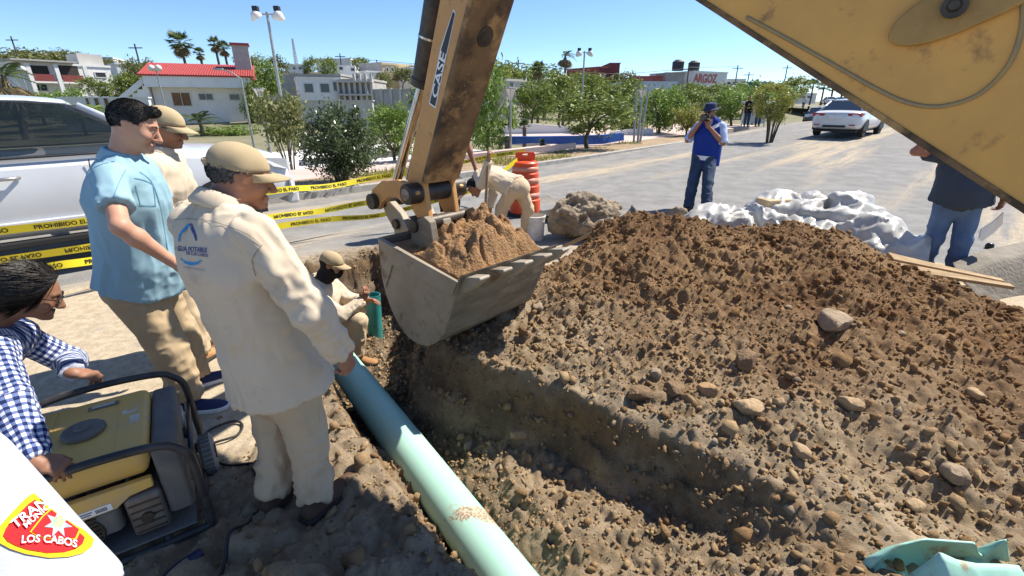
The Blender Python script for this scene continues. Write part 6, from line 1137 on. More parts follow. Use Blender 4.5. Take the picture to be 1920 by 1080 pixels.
def glasshouse(root, prof_lo, prof_hi, glass, paint, pillars, roof_t=.035):
    """prof_lo / prof_hi: (x, half width, z) along the belt and along the roof rail, same count; a pane between each pair"""
    n = len(prof_lo); panes = []
    for s in (1, -1):
        for i in range(n-1):
            a, b_, c, d = [V3(p[0], s*p[1], p[2]) for p in (prof_lo[i], prof_lo[i+1], prof_hi[i+1], prof_hi[i])]; m = MB(); m.quad(a, b_, c, d); m.build('side_window', glass, root)
        for i in pillars:
            a, c = V3(prof_lo[i][0], s*(prof_lo[i][1]+.004), prof_lo[i][2]), V3(prof_hi[i][0], s*(prof_hi[i][1]+.004), prof_hi[i][2]); m = MB(); m.tube([a, c], .035 if i in (0, n-1) else .028, 8); m.build('pillar', paint if i in (0, n-1) else M_TRIM, root, smooth=True)
    for i, nm in ((0, 'rear_window'), (n-1, 'windscreen')):
        lo, hi = prof_lo[i], prof_hi[i]; m = MB(); e = -.0 if i else .0; m.quad(V3(lo[0], lo[1], lo[2]), V3(lo[0], -lo[1], lo[2]), V3(hi[0], -hi[1], hi[2]), V3(hi[0], hi[1], hi[2])); m.build(nm, glass, root)
    m = MB(); R_ = []
    for x, w, z in prof_hi: R_.append([V3(x, y, z+dz) for y, dz in ((w+.012, -.02), (w+.01, .012), (w*.8, .042), (w*.4, .058), (0, .062), (-w*.4, .058), (-w*.8, .042), (-w-.01, .012), (-w-.012, -.02), (0, .0))])
    m.loft(R_); subd(m.build('roof', paint, root, smooth=True), 1)
    m = MB()
    for s in (1, -1): m.tube([V3(x, s*(w+.006), z) for x, w, z in prof_lo], .012, 6)
    m.build('belt_trim', M_TRIM, root, smooth=True)
# --- white truck parked along the far kerb
HX = nrm(V3(1, 1, 0)); sx_, sy_ = XY(.02, 7.88)
TR_ = thing('parked_truck', 'big white sport utility truck with a dark roofline parked along the kerb behind the caution tapes', 'truck', (sx_, sy_, 0), math.radians(45)); TR_['label'] = 'big white sport utility truck parked along the kerb behind the caution tapes'
st = [(-2.62, .90, .55, 1.12), (-2.45, .97, .46, 1.20), (-1.6, 1.0, .42, 1.22), (-.4, 1.0, .40, 1.23), (.7, 1.0, .40, 1.25), (1.20, 1.0, .40, 1.26), (1.5, .99, .42, 1.22), (2.1, .97, .44, 1.19), (2.42, .93, .46, 1.14), (2.56, .84, .48, 1.02), (2.62, .74, .50, .90)]
b = MB(); b.loft([[V3(x, y, z) for y, z in ring_body(w, zb, zt)] for x, w, zb, zt in st]); body = subd(b.build('body', M_CARW, TR_, auto=40), 1)
lo = [(-2.35, .86, 1.22), (-1.35, .93, 1.23), (-.35, .94, 1.24), (.40, .94, 1.25), (1.28, .92, 1.27)]; hi = [(-2.05, .72, 1.74), (-1.3, .76, 1.78), (-.40, .77, 1.79), (.12, .76, 1.785), (.50, .73, 1.74)]
glasshouse(TR_, lo, hi, M_CGLASS, M_CARW, (0, 1, 2, 4))
for s in (-1, 1):
    for x in (1.66, -1.62): wheel(TR_, x, s*.89, .40, s, .26)
    for x in (1.66, -1.62):
        b = MB(); ring = [V3(x+.47*math.cos(t), s*1.004, .40+.47*math.sin(t)) for t in np.linspace(0, math.pi, 18)]; b.prism(ring+[V3(x-.47, s*1.004, .38), V3(x+.47, s*1.004, .38)], V3(0, -s*.25, 0)); b.build('wheel_arch', M_TRIM, body)
    for x in (-1.0, .42, 1.28):
        b = MB(); b.tube([V3(x-.02, s*.985, .50), V3(x-.03, s*1.001, .8), V3(x+.02, s*.985, 1.2)], .006, 5); b.build('door_seam', M_TRIM, body)
    for x in (-.25, -1.6): b = MB(); b.tube([V3(x-.12, s*.985, 1.05), V3(x-.08, s*1.03, 1.055), V3(x+.08, s*1.03, 1.06), V3(x+.12, s*.985, 1.06)], .018, 8); b.build('door_handle', M_ALLOY, TR_, smooth=True)
    b = MB(); rb_ = [V3(1.02, s*1.02, 1.30), V3(1.08, s*1.16, 1.31), V3(1.06, s*1.2, 1.40)]; b.box((1.05, s*1.12, 1.36), (.12, .20, .16)); b.build('wing_mirror', M_CARW, TR_, bevel=.04, seg=3)
    b = MB(); b.prism([V3(2.14, s*.975, 1.10), V3(2.50, s*.905, 1.05), V3(2.57, s*.85, .98), V3(2.52, s*.885, .90), V3(2.30, s*.955, .96)], V3(.01, s*.02, 0)); b.build('head_lamp', M_LAMPW, TR_, bevel=.005)
    b = MB(); b.prism([V3(2.50, s*.895, .80), V3(2.595, s*.80, .80), V3(2.60, s*.80, .56), V3(2.52, s*.89, .56)], V3(.015, s*.02, 0)); b.build('fog_lamp', M_LAMPW, TR_, bevel=.005)
    b = MB(); b.b2((-1.1, s*1.0-.03, .58), (1.15, s*1.0+.02, .63)); b.build('side_moulding', M_CARW, TR_, bevel=.01)
    b = MB(); b.b2((-1.15, s*.96-.06, .36), (1.2, s*.96+.05, .43)); b.build('side_step', M_TRIM, TR_, bevel=.015)
b = MB(); b.b2((2.56, -.62, .72), (2.64, .62, 1.0)); b.build('grille', M_TRIM, TR_, bevel=.02); b = MB(); b.b2((2.50, -.80, .40), (2.66, .80, .62)); b.build('bumper', M_CARW, TR_, bevel=.04, seg=3)
b = MB(); b.b2((-2.2, -.8, .6), (1.2, .8, 1.0)); b.build('cabin_floor', M_TRIM, TR_)
for y in (-.45, .45): b = MB(); b.box((-.55, y, 1.18), (.14, .5, .62)); b.build('seat', mat('grey seat', (.10, .10, .10), .8), TR_, bevel=.05, seg=3)
b = MB(); b.prism([V3(-.55, -.05, 1.86), V3(-.35, -.05, 1.86), V3(-.60, -.05, 1.93)], V3(0, .1, 0)); b.build('roof_fin', M_CARW, TR_, bevel=.01)
# the driver inside
dp = lambda x, y, z: V3(sx_, sy_, 0)+rotz(math.radians(45))@V3(x, y, z)
J = dict(pv=dp(-.35, -.45, .80), nk=dp(-.33, -.45, 1.30), hd=dp(-.28, -.45, 1.47), face=HX); rr = nrm(V3(1, -1, 0)); J['sR'] = J['nk']+rr*.18-V3(0, 0, .07); J['sL'] = J['nk']-rr*.18-V3(0, 0, .07); J['eR'] = J['sR']+HX*.15-V3(0, 0, .22); J['wR'] = J['eR']+HX*.24+V3(0, 0, .08); J['eL'] = J['sL']+HX*.15-V3(0, 0, .22); J['wL'] = J['eL']+HX*.24+V3(0, 0, .08)
for s, k in (('L', -1), ('R', 1)): J['h'+s] = J['pv']+rr*.09*k; J['k'+s] = J['h'+s]+HX*.4; J['a'+s] = J['k'+s]+HX*.2-V3(0, 0, .3)
J['f'] = HX; J['gz'] = .45
PK, R0, hc, HR, so, ff, T = person('driver sitting at the window inside the white truck', J, SK_C, CL_LBLUE, CL_BLK, h=.012, hb=.014, legs=False, seed=5); haircap(PK, R0, hc, HR, M_HAIR, h=.01)
# --- sedans on the road
def sedan(label, loc, az, paint, group=None, name='sedan'):
    root = thing(name, label, 'car', loc, math.radians(90-az), group)
    st = [(-2.28, .70, .45, .84), (-2.24, .82, .34, .93), (-2.05, .89, .28, 1.0), (-1.6, .91, .26, 1.03), (-.6, .92, .24, .97), (.6, .92, .24, .95), (1.2, .91, .26, .93), (1.8, .88, .28, .85), (2.15, .80, .32, .76), (2.3, .66, .38, .64)]
    b = MB(); b.loft([[V3(x, y, z) for y, z in ring_body(w, zb, zt)] for x, w, zb, zt in st]); body = subd(b.build('body', paint, root, auto=40), 1)
    lo = [(-1.85, .72, 1.00), (-1.1, .84, .98), (-.1, .85, .97), (.45, .84, .96), (1.15, .76, .94)]; hi = [(-1.15, .58, 1.37), (-.85, .60, 1.40), (-.15, .61, 1.42), (.15, .60, 1.41), (.42, .57, 1.37)]
    glasshouse(root, lo, hi, M_CGLASSD, paint, (0, 2, 4))
    for s in (-1, 1):
        for x in (1.38, -1.36):
            wheel(root, x, s*.80, .32, s, .20); b = MB(); b.prism([V3(x+.37*math.cos(t), s*.922, .32+.37*math.sin(t)) for t in np.linspace(0, math.pi, 16)]+[V3(x-.37, s*.922, .26), V3(x+.37, s*.922, .26)], V3(0, -s*.2, 0)); b.build('wheel_arch', M_TRIM, body)
        b = MB(); b.prism([V3(-2.26, s*.38, .90), V3(-2.20, s*.84, .93), V3(-1.95, s*.915, .90), V3(-2.18, s*.86, .79), V3(-2.27, s*.42, .82)], V3(-.025, s*.012, 0)); b.build('tail_lamp', M_LAMPR, root, bevel=.006)
        b = MB(); b.b2((-2.31, s*.62-.10, .45), (-2.255, s*.62+.10, .49)); b.build('reflector', M_LAMPR, root, bevel=.004)
        b = MB(); b.box((.75, s*1.0, .98), (.10, .18, .12)); b.build('wing_mirror', paint, root, bevel=.03)
        b = MB(); b.b2((2.1, s*.6-.16, .66), (2.27, s*.6+.14, .76)); b.build('head_lamp', M_LAMPW, root, bevel=.02)
        for x in (-.95, .1): b = MB(); b.box((x, s*.925, .85), (.18, .03, .03)); b.build('door_handle', paint, root, bevel=.008)
    b = MB(); b.b2((-2.325, -.26, .70), (-2.275, .26, .83)); pl = b.build('number_plate', M_PLATE, root, bevel=.005); b = MB(); b.b2((-2.315, -.40, .38), (-2.23, .40, .46)); b.build('rear_diffuser', M_TRIM, root, bevel=.01)
    b = MB(); b.b2((-2.33, -.05, .875), (-2.27, .05, .905)); b.build('badge', M_ALLOY, root, bevel=.006)
    b = MB(); b.b2((-2.1, -.75, .2), (2.0, .75, .27)); b.build('underbody', M_TRIM, root); return root
cw = W(1588, 250, 21.6); sedan('white sedan with red tail lamps driving away up the road', (cw[0], cw[1], road_z(cw[0], cw[1])+.005), 47, M_CARW)
cd_ = W(1528, 233, 46); sedan('small dark sedan far off on the road beyond the white one', (cd_[0], cd_[1], cd_[2]), 215, mat('charcoal paint', (.07, .075, .085), .3, coat=.4))
# ------------------------------------------------------------------ vegetation
def leafmat(name, c1, c2, c3, gl=.5):
    m = bpy.data.materials.new(name); m.use_nodes = True; nt = m.node_tree; N, L = nt.nodes, nt.links; b = N['Principled BSDF']; g = N.new('ShaderNodeNewGeometry'); r = _ramp(nt, [(0.0, c1), (.5, c2), (1.0, c3)]); L.new(g.outputs['Random Per Island'], r.inputs[0]); L.new(r.outputs[0], b.inputs['Base Color']); b.inputs['Roughness'].default_value = gl; b.inputs['Specular IOR Level'].default_value = .35
    t = N.new('ShaderNodeBsdfTranslucent'); L.new(r.outputs[0], t.inputs[0]); mx = N.new('ShaderNodeMixShader'); mx.inputs[0].default_value = .32; L.new(b.outputs[0], mx.inputs[1]); L.new(t.outputs[0], mx.inputs[2]); L.new(mx.outputs[0], N['Material Output'].inputs[0]); return m
LF_DARK = leafmat('glossy dark leaves', (.045, .07, .028), (.08, .115, .04), (.19, .22, .12), .28); LF_GREEN = leafmat('fresh green leaves', (.11, .18, .03), (.17, .26, .045), (.25, .34, .08)); LF_YEL = leafmat('yellow green leaves', (.18, .20, .035), (.27, .28, .05), (.36, .33, .09)); LF_MID = leafmat('mid green leaves', (.11, .16, .03), (.17, .22, .045), (.26, .30, .08)); LF_PALM = leafmat('palm fronds', (.05, .085, .03), (.08, .12, .04), (.15, .18, .07)); LF_DRY = leafmat('dry fronds', (.20, .15, .07), (.27, .21, .10), (.16, .12, .06)); LF_OLIVE = leafmat('hillside scrub', (.10, .125, .035), (.16, .175, .05), (.24, .23, .09))
M_BARK = mat('grey bark', (.14, .105, .075), .95, col2=(.08, .06, .045), nscale=12, bump=.6, bscale=40)
def crown_mesh(n, leaf, seed, nc=26, flat=.8, tight=.22, hollow=.35):
    """unit crown: leaves gathered in clumps through an uneven volume"""
    rg = np.random.default_rng(seed); C = []
    while len(C) < nc:
        p = rg.uniform(-1, 1, 3)
        l = np.linalg.norm(p)
        if hollow < l < .86+.2*rg.random() and p[2] > -.75: C.append(p*(.80+.12*rg.random()))
    C = np.array(C); k = rg.integers(0, nc, n); sz = rg.uniform(.6, 1.3, nc)*tight; P = C[k]+rg.normal(size=(n, 3))*sz[k][:, None]*np.array([1, 1, flat]); d = rg.normal(size=(n, 3)); d[:, 2] += .25; d /= np.linalg.norm(d, axis=1)[:, None]
    t = np.cross(d, rg.normal(size=(n, 3))); t /= np.linalg.norm(t, axis=1)[:, None]; s = np.cross(d, t); l = (leaf*rg.uniform(.6, 1.35, n))[:, None]
    V = np.stack([P-t*l, P+s*l*.42+d*l*.12, P+t*l, P-s*l*.42+d*l*.12], 1).reshape(-1, 3); return V, np.arange(n*4).reshape(n, 4)
def leafobj(name, V, Q, m, parent=None): o = mobj(name, V, Q, m, parent); return o
def limbs(b, base, top, r, seed, n=5, spread=.6):
    rg = np.random.default_rng(seed); base = np.asarray(base, float); top = np.asarray(top, float); md = base+(top-base)*.55; b.tube(spline([base, base+(md-base)*.5+rg.normal(size=3)*r*.8, md], 4), [r*(1-.04*i) for i in range(9)], 8); H_ = np.linalg.norm(top-base)
    for i in range(n):
        a = 2*math.pi*i/n+rg.uniform(-.4, .4); e = md+V3(math.cos(a)*spread*H_*.45, math.sin(a)*spread*H_*.45, H_*rg.uniform(.25, .5)); b.tube(spline([md-V3(0, 0, .02*H_), (md+e)/2+rg.normal(size=3)*H_*.03+V3(0, 0, .03*H_), e], 4), [r*.55*(1-.09*j) for j in range(9)], 6)
TREES = {}
def tree(u, v, rx, ry, Y, kind, label, group=None, basev=None, name='tree', lean=0., stems=0, dens=1.0, cat='tree', ground=None):
    """crown centre at pixel (u, v), crown size in pixels, standing at distance Y"""
    c = W(u, v, Y); d = ray(u, v); sc = Y/d[1]/F; R_ = V3(rx*sc, (rx*.85)*sc, ry*sc*1.02); gz0 = ground if ground is not None else float(terr_z(c[0], c[1]))
    n, leaf, m, nc, tg, hol = {'bush': (12000, .042, LF_DARK, 90, .12, .2), 'green': (4600, .055, LF_GREEN, 60, .12, .3), 'yellow': (4000, .055, LF_YEL, 52, .13, .3), 'mid': (3400, .062, LF_MID, 46, .14, .3), 'far': (1900, .08, LF_MID, 34, .17, .25), 'olive': (1900, .08, LF_OLIVE, 34, .17, .2), 'fargreen': (1900, .08, LF_GREEN, 34, .17, .25)}[kind]; vi = int(u*7+v*3) % 3
    key = (kind, vi)
    if key not in TREES:
        V, Q = crown_mesh(int(n*dens), leaf, 100+vi*7+len(TREES), nc, .85, tg, hol); o = mobj('crown', V, Q, m); me = o.data; bpy.data.objects.remove(o); TREES[key] = me
    root = thing(name, label, cat, (c[0], c[1], gz0), group=group); o = bpy.data.objects.new('crown', TREES[key]); COL.objects.link(o); o.parent = root; o.location = (0, 0, c[2]-gz0); o.scale = tuple(R_); o.rotation_euler = (0, 0, (u*1.7+v) % 6.28)
    b = MB(); top = V3(0, 0, c[2]-gz0+R_[2]*.35); r = max(.03, .045*R_[0]+.02)
    if stems:
        rg = np.random.default_rng(int(u))
        for i in range(stems): a = 2*math.pi*i/stems; e = V3(math.cos(a)*R_[0]*.55, math.sin(a)*R_[1]*.55, c[2]-gz0+R_[2]*rg.uniform(-.2, .4)); b.tube(spline([V3(math.cos(a)*.08, math.sin(a)*.08, -.05), e*V3(.35, .35, .5)+rg.normal(size=3)*.05, e], 4), [r*.5*(1-.08*j) for j in range(9)], 6)
    else: limbs(b, (0, 0, -.1), top, r, int(u+v), 5, .9)
    b.build('trunk', M_BARK, root, smooth=True); return root
def fan_palm(u, v, Y, rpx, label, group, kind='fan', cat='palm tree', ground=None, dry=True, trunk_r=.2):
    c = W(u, v, Y); sc = Y/ray(u, v)[1]/F; R_ = rpx*sc; gz0 = ground if ground is not None else float(terr_z(c[0], c[1])); root = thing('palm_tree', label, cat, (c[0], c[1], gz0), group=group); hc_ = c[2]-gz0; rg = np.random.default_rng(int(u*3+v)); b = MB(); b.tube(spline([V3(0, 0, -.2), V3(.06*R_, 0, hc_*.5), V3(0, 0, hc_)], 6), [trunk_r*(1-.03*i) for i in range(13)], 8); b.build('trunk', M_BARK, root, smooth=True)
    V, Fc = [], []
    def frond(az, el, L, fan):
        d = V3(math.cos(az)*math.cos(el), math.sin(az)*math.cos(el), math.sin(el)); s = nrm(np.cross(d, UPV)); up_ = np.cross(s, d); o = V3(0, 0, hc_)
        if fan:
            k = len(V); pt = o+d*L*.45
            for i in range(9): a = (i-4)/4*1.25; q = nrm(d*math.cos(a)+s*math.sin(a)); e = pt+q*L*.6-UPV*(.12*L*abs(a)); w_ = np.cross(q, up_)*L*.055; m_ = pt+q*L*.32; kk = len(V); V.extend([pt, m_+w_, e, m_-w_]); Fc.append((kk, kk+1, kk+2, kk+3))
            kk = len(V); V.extend([o-s*.02*L, pt-s*.02*L, pt+s*.02*L, o+s*.02*L]); Fc.append((kk, kk+1, kk+2, kk+3))
        else:
            for i in range(1, 15):
                t = i/14; p = o+d*L*t-UPV*(L*.55*t*t); 
                for sg in (-1, 1): q = nrm(s*sg+d*.5-UPV*.5); l = L*.24*math.sin(math.pi*min(1, t*.85+.12)); kk = len(V); V.extend([p, p+q*l*.5+d*L*.025, p+q*l, p+q*l*.5-d*L*.025]); Fc.append((kk, kk+1, kk+2, kk+3))
    nf = 34 if kind == 'fan' else 16
    for i in range(nf): frond(rg.uniform(0, 6.28), rg.uniform(-.45, 1.35) if kind == 'fan' else rg.uniform(-.1, 1.1), R_*rg.uniform(.8, 1.1), kind == 'fan')
    mobj('crown', V, Fc, LF_PALM, root)
    if dry:
        V, Fc = [], []
        for i in range(22): frond(rg.uniform(0, 6.28), rg.uniform(-1.45, -.9), R_*rg.uniform(.8, 1.15), True)
        mobj('dead_fronds', V, Fc, LF_DRY, root)
    return root
_la = ['tree beside the lamp on the plaza side of the park belt', 'leafy tree under the tall drooping palm', 'broad tree below the distant floodlight pole', 'tree in front of the foot of the maroon block', 'tree crown touching the cream house roof', 'tree beneath the bushy shorter palm', 'tree below the left edge of the maroon block', 'small tree before the pale blue warehouse wall', 'tree beneath the grey building wall', 'tree beneath the red lettering of the store', 'tree at the right corner of the lettered store', 'dark tree between the pale blue wall and the bright green tree', 'small tree beside the teal sign board', 'low tree to the right of the teal sign board', 'far tree beside the palms of the road end', 'small bright tree behind the median bush', 'little olive tree atop the wall by the maroon tower', 'tree largely hidden behind the dipper arm', 'tree seen past the cylinder behind the light green tree', 'tree crown overlapping the cream house and the dipper']
_lb = ['wide olive tree on the crest above the big yellowing palm', 'olive tree on the crest above the villa roof', 'olive thicket tree at the right of the villa crest', 'dark tree below the big yellowing palm', 'dark tree under the villa balconies', 'bright green tree in front of the villa foot', 'climbing dark tree covering the villa corner', 'tall dark tree between the villa and the outside stair', 'olive tree rising behind the leaning timber pole', 'dark tree touching the outside stair', 'low olive tree behind the villa roof room', 'olive tree behind the chimney', 'green tree right of the red roofed house', 'small olive tree by the antenna mast', 'small round tree left of the white hilltop house', 'round dark tree before the white hilltop house', 'flat tree on the crest beside the grey side block', 'dark tree at the right wall of the red roofed house', 'tiny olive tree under the antenna mast', 'olive tree before the grey side block', 'low green hedge tree below the graffiti wall', 'green tree below the garden wall', 'dark shrubby tree behind the truck roof', 'tree beside the lattice gate', 'olive tree before the sand yellow block', 'olive tree at the far edge of the hillside']
# big bush on the verge
tree(632, 268, 92, 84, 10.5, 'bush', 'dense dark leafy bush growing on the verge behind the caution tapes', name='bush', stems=11, ground=.08, cat='bush')
tree(530, 225, 62, 70, 15.5, 'olive', 'straggly twiggy shrub with thin foliage between the truck and the dark bush', name='shrub', stems=7, ground=-.6, cat='shrub')
tree(735, 245, 62, 58, 15, 'green', 'light green tree growing to the side of the dark bush', ground=-.6)
tree(915, 205, 66, 88, 20, 'green', 'tall light green tree growing beside the plaza lamp', ground=-.8)
tree(1108, 214, 84, 44, 18.5, 'mid', 'wide low tree with a thin trunk standing over the blue painted wall', ground=.05)
tree(1240, 205, 62, 48, 26, 'green', 'bright green rounded tree behind the lamp cluster', ground=-.4); tree(1290, 222, 40, 28, 24, 'yellow', 'small yellowish tree behind the photographer', ground=-.2); tree(1372, 196, 55, 36, 32, 'green', 'bright green tree near the white shelter', ground=-.1)
tree(1456, 193, 46, 44, 19.5, 'yellow', 'yellow green bush with many bare stems on the road median', name='bush', stems=14, ground=.12, cat='bush')
tree(1420, 180, 50, 30, 45, 'fargreen', 'green tree behind the median bush', ground=0.); tree(1185, 235, 45, 40, 30, 'mid', 'dark tree in shade beyond the lamp cluster', ground=-.6)
for u, v, rx, ry, Y, k in ((1000, 190, 50, 40, 42, 'mid'), (1050, 175, 55, 45, 50, 'mid'), (1110, 172, 50, 38, 55, 'mid'), (1165, 190, 45, 40, 48, 'mid'), (960, 150, 50, 36, 70, 'far'), (1020, 150, 45, 32, 75, 'far'), (1090, 160, 50, 30, 75, 'far'), (1180, 165, 40, 25, 85, 'far'), (1240, 185, 50, 26, 60, 'far'), (1300, 172, 45, 22, 80, 'far'), (1345, 175, 40, 24, 70, 'far'), (1300, 190, 50, 24, 55, 'mid'), (1395, 178, 35, 20, 80, 'far'), (1440, 172, 40, 18, 95, 'far'), (1490, 165, 40, 24, 110, 'far'), (1470, 180, 30, 18, 90, 'fargreen'), (1170, 150, 30, 18, 110, 'olive'), (870, 150, 60, 40, 60, 'far'), (800, 180, 50, 40, 45, 'mid'), (930, 145, 40, 40, 65, 'far')):
    tree(u, v, rx, ry, Y, k, _la.pop(0), 'trees in front of the town')
for u, v, rx, ry, Y, k in ((20, 120, 60, 34, 95, 'olive'), (80, 112, 55, 26, 105, 'olive'), (130, 118, 50, 24, 110, 'olive'), (10, 165, 60, 40, 70, 'far'), (70, 190, 55, 22, 56, 'far'), (130, 190, 50, 24, 52, 'fargreen'), (180, 165, 30, 22, 56, 'far'), (235, 165, 40, 38, 66, 'far'), (260, 135, 34, 34, 80, 'olive'), (275, 170, 30, 30, 68, 'far'), (210, 128, 36, 20, 100, 'olive'), (470, 125, 30, 30, 85, 'olive'), (500, 150, 34, 40, 70, 'fargreen'), (520, 130, 26, 26, 90, 'olive'), (582, 125, 18, 20, 95, 'far'), (615, 127, 22, 22, 90, 'far'), (672, 118, 26, 12, 115, 'far'), (480, 195, 30, 50, 58, 'mid'), (560, 150, 22, 18, 95, 'olive'), (720, 150, 26, 18, 85, 'olive'), (430, 246, 60, 12, 46, 'fargreen'), (150, 215, 60, 20, 45, 'fargreen'), (30, 205, 60, 24, 48, 'far'), (290, 215, 26, 20, 50, 'far'), (755, 140, 26, 18, 95, 'olive'), (-20, 140, 40, 46, 80, 'olive')):
    tree(u, v, rx, ry, Y, k, _lb.pop(0), 'trees on the hillside')
for u, v, Y, r, lb in ((337, 80, 88, 25, 'biggest fan palm with a thick crown rising behind the red roof'), (374, 100, 92, 12, 'smallest fan palm peeping over the red roof'), (402, 82, 95, 15, 'one of two slim fan palms close together behind the chimney'), (419, 90, 97, 15, 'one of two slim fan palms close together behind the chimney')): fan_palm(u, v, Y, r, lb, 'fan palms behind the red roof', trunk_r=.28)
fan_palm(1060, 103, 60, 24, 'tall palm with long drooping fronds standing above the park trees', None, 'feather', trunk_r=.18); fan_palm(1010, 128, 65, 16, 'shorter bushy palm left of the tall drooping palm', None, 'fan', trunk_r=.2)
for u, v, Y in ((1525, 160, 130), (1545, 163, 120), (1562, 165, 110), (1580, 168, 105)): fan_palm(u, v, Y, 13, 'palm in the row lining the far road', 'palms lining the far road', dry=False, ground=.8, trunk_r=.25)
fan_palm(5, 140, 40, 60, 'big yellowing palm at the edge of the hillside', None, 'feather', trunk_r=.25, ground=-.9); fan_palm(372, 225, 44, 46, 'leafy banana like palm growing below the red roofed house', None, 'feather', dry=False, trunk_r=.2)
for i, (u, v, Y, r) in enumerate(((983, 238, 22, 15), (938, 256, 20, 16), (1016, 268, 18.5, 9), (950, 262, 19, 9))): fan_palm(u, v, Y, r, ['young palm with upright fronds on the white plaza', 'small palm beside the lamp post on the plaza', 'tiny dark palm near the blue wall', 'short stubby palm by the foot of the lamp post'][i], 'young palms on the plaza', 'fan', dry=False, trunk_r=.12, ground=-.6)
def tufts(name, label, cells, m, n, seed, hgt=.18):
    rg = np.random.default_rng(seed); V, Fc = [], []
    for _ in range(n):
        r_, n_ = rg.uniform(*cells[0]), rg.uniform(*cells[1])
        if vn2(np.array([r_*.6]), np.array([n_*1.2]), seed)[0] < .05: continue
        x, y = XY(r_, n_); z = .10+.55*float(ZR(r_)); a = rg.uniform(0, 6.28); l = rg.uniform(.4, 1)*hgt; k = len(V); d = V3(math.cos(a), math.sin(a), 0); V.extend([V3(x, y, z)-d*.012, V3(x, y, z)+d*.012, V3(x, y, z)+np.array([rg.normal()*.06, rg.normal()*.06, l])]); Fc.append((k, k+1, k+2))
    o = mobj(name, V, Fc, m); stuff(o); tag(o, label, 'grass'); return o
tufts('grass', 'dry grass and weeds growing on the verge', ((-4, 18), (9.7, 11.3)), LF_YEL, 9000, 4)
# ------------------------------------------------------------------ street furniture
M_POLE = mat('galvanised pole', (.36, .36, .35), .5, .5, col2=(.28, .28, .27), nscale=6); M_LGLASS = mat('milky lamp glass', (.62, .60, .56), .3)
def lantern(u, v0, v1, Y, label, hpx=22):
    a, c = W(u, v0, Y), W(u, v1, Y); c = V3(a[0], a[1], c[2]); sc = Y/ray(u, v0)[1]/F; h = hpx*sc; root = thing('street_lamp', label, 'street lamp', c, group='lantern lamps of the park'); H_ = a[2]-c[2]
    b = MB(); b.cyl((0, 0, 0), (0, 0, H_-h*.9), .055, .04, n=12); b.cyl((0, 0, 0), (0, 0, .12), .10, .08, n=12); b.build('post', M_POLE, root, auto=40)
    b = MB(); b.lathe([(.03, H_-h), (h*.42, H_-.04), (h*.44, H_-.03)], (0, 0, 0), 14, caps=False); b.build('lamp_glass', M_LGLASS, root, smooth=True); b = MB(); b.lathe([(0, H_-.035), (h*.5, H_-.035), (h*.5, H_), (0, H_+.01)], (0, 0, 0), 14); b.build('lamp_top', M_POLE, root, auto=40)
    for i in range(4): t = i*math.pi/2; b = MB(); b.tube([V3(.03*math.cos(t), .03*math.sin(t), H_-h), V3(h*.45*math.cos(t), h*.45*math.sin(t), H_-.03)], .012, 5); b.build('lamp_arm', M_POLE, root)
    return root
lantern(485, 165, 300, 17, 'park lantern lamp standing beside the straggly shrub'); lantern(957, 165, 290, 19, 'park lantern lamp standing at the plaza behind the orange drum', 24); lantern(1205, 167, 272, 20.5, 'park lantern lamp in the cluster of leaning posts', 16)
for du, lb in ((-14, 'thin bare post leaning in the cluster beside the lantern lamp'), (8, 'second thin post in the cluster beside the lantern lamp')):
    a, c = W(1208+du, 168, 21.2), W(1196+du*.5, 262, 21); b = MB(); b.cyl(c-V3(0, 0, .3), a, .05, .04, n=10); tag(b.build('post', M_POLE, auto=40), lb, 'post')
def flood(u, v0, Y, label, zb=-.9, sp=22, u2=None):
    a = W(u, v0, Y); sc = Y/ray(u, v0)[1]/F; root = thing('floodlight_pole', label, 'lamp post', (a[0], a[1], zb)); H_ = a[2]-zb; b = MB(); b.cyl((0, 0, 0), (0, 0, H_), .09, .055, n=12); b.build('pole', M_POLE, root, auto=40); w = sp*sc; b = MB(); b.tube([V3(-w, 0, H_-.1), V3(w, 0, H_-.1)], .03, 8); b.build('cross_arm', M_POLE, root)
    for s in (-1, 1):
        b = MB(); b.lathe([(.05, .28), (.16, .22), (.28, .0), (.27, -.02), (0, -.02)], (s*w, 0, H_-.22), 18, axis=nrm(V3(s*.35, -.5, .8))); b.build('lamp_shade', M_LGLASS, root, smooth=True); b = MB(); b.b2((s*w-.12, -.12, H_+.02), (s*w+.12, .12, H_+.22)); b.build('ballast_box', M_TRIM, root, bevel=.02)
    return root
flood(500, 22, 24, 'tall pole with two floodlights rising behind the straggly shrub', sp=20); flood(1096, 96, 40, 'distant pole with two floodlights above the park trees', sp=10)
for i, (u, v0, u1, v1, Y, lb) in enumerate(((452, 148, 476, 245, 30, 'slim street lamp with a short curved arm before the red roofed house'), (292, 130, 312, 200, 45, 'slim pole with a globe lamp before the red roofed house'), (38, 132, 58, 180, 48, 'slim pole with a globe lamp below the hillside villa'))):
    a, c = W(u, v0, Y), W(u1, v1, Y); c = V3(a[0], a[1], c[2]-1); root = thing('street_lamp', lb, 'street lamp', c); H_ = a[2]-c[2]; b = MB(); b.cyl((0, 0, 0), (0, 0, H_), .07, .05, n=10); b.build('post', M_POLE, root, auto=40); b = MB()
    if i == 0: b.tube([V3(0, 0, H_), V3(-.5, 0, H_+.35), V3(-1.0, 0, H_+.5)], .035, 8); b.box((-1.2, 0, H_+.52), (.5, .18, .1)); b.build('lamp_arm', M_POLE, root)
    else: b.lathe([(0, -.28), (.2, -.2), (.28, 0), (.2, .2), (0, .28)], (.25, 0, H_+.1), 14); b.lathe([(0, -.28), (.2, -.2), (.28, 0), (.2, .2), (0, .28)], (-.35, 0, H_+.1), 14) if i == 1 else None; b.build('lamp_globe', M_LGLASS, root, smooth=True)
M_UT = mat('old timber pole', (.09, .075, .06), .9)
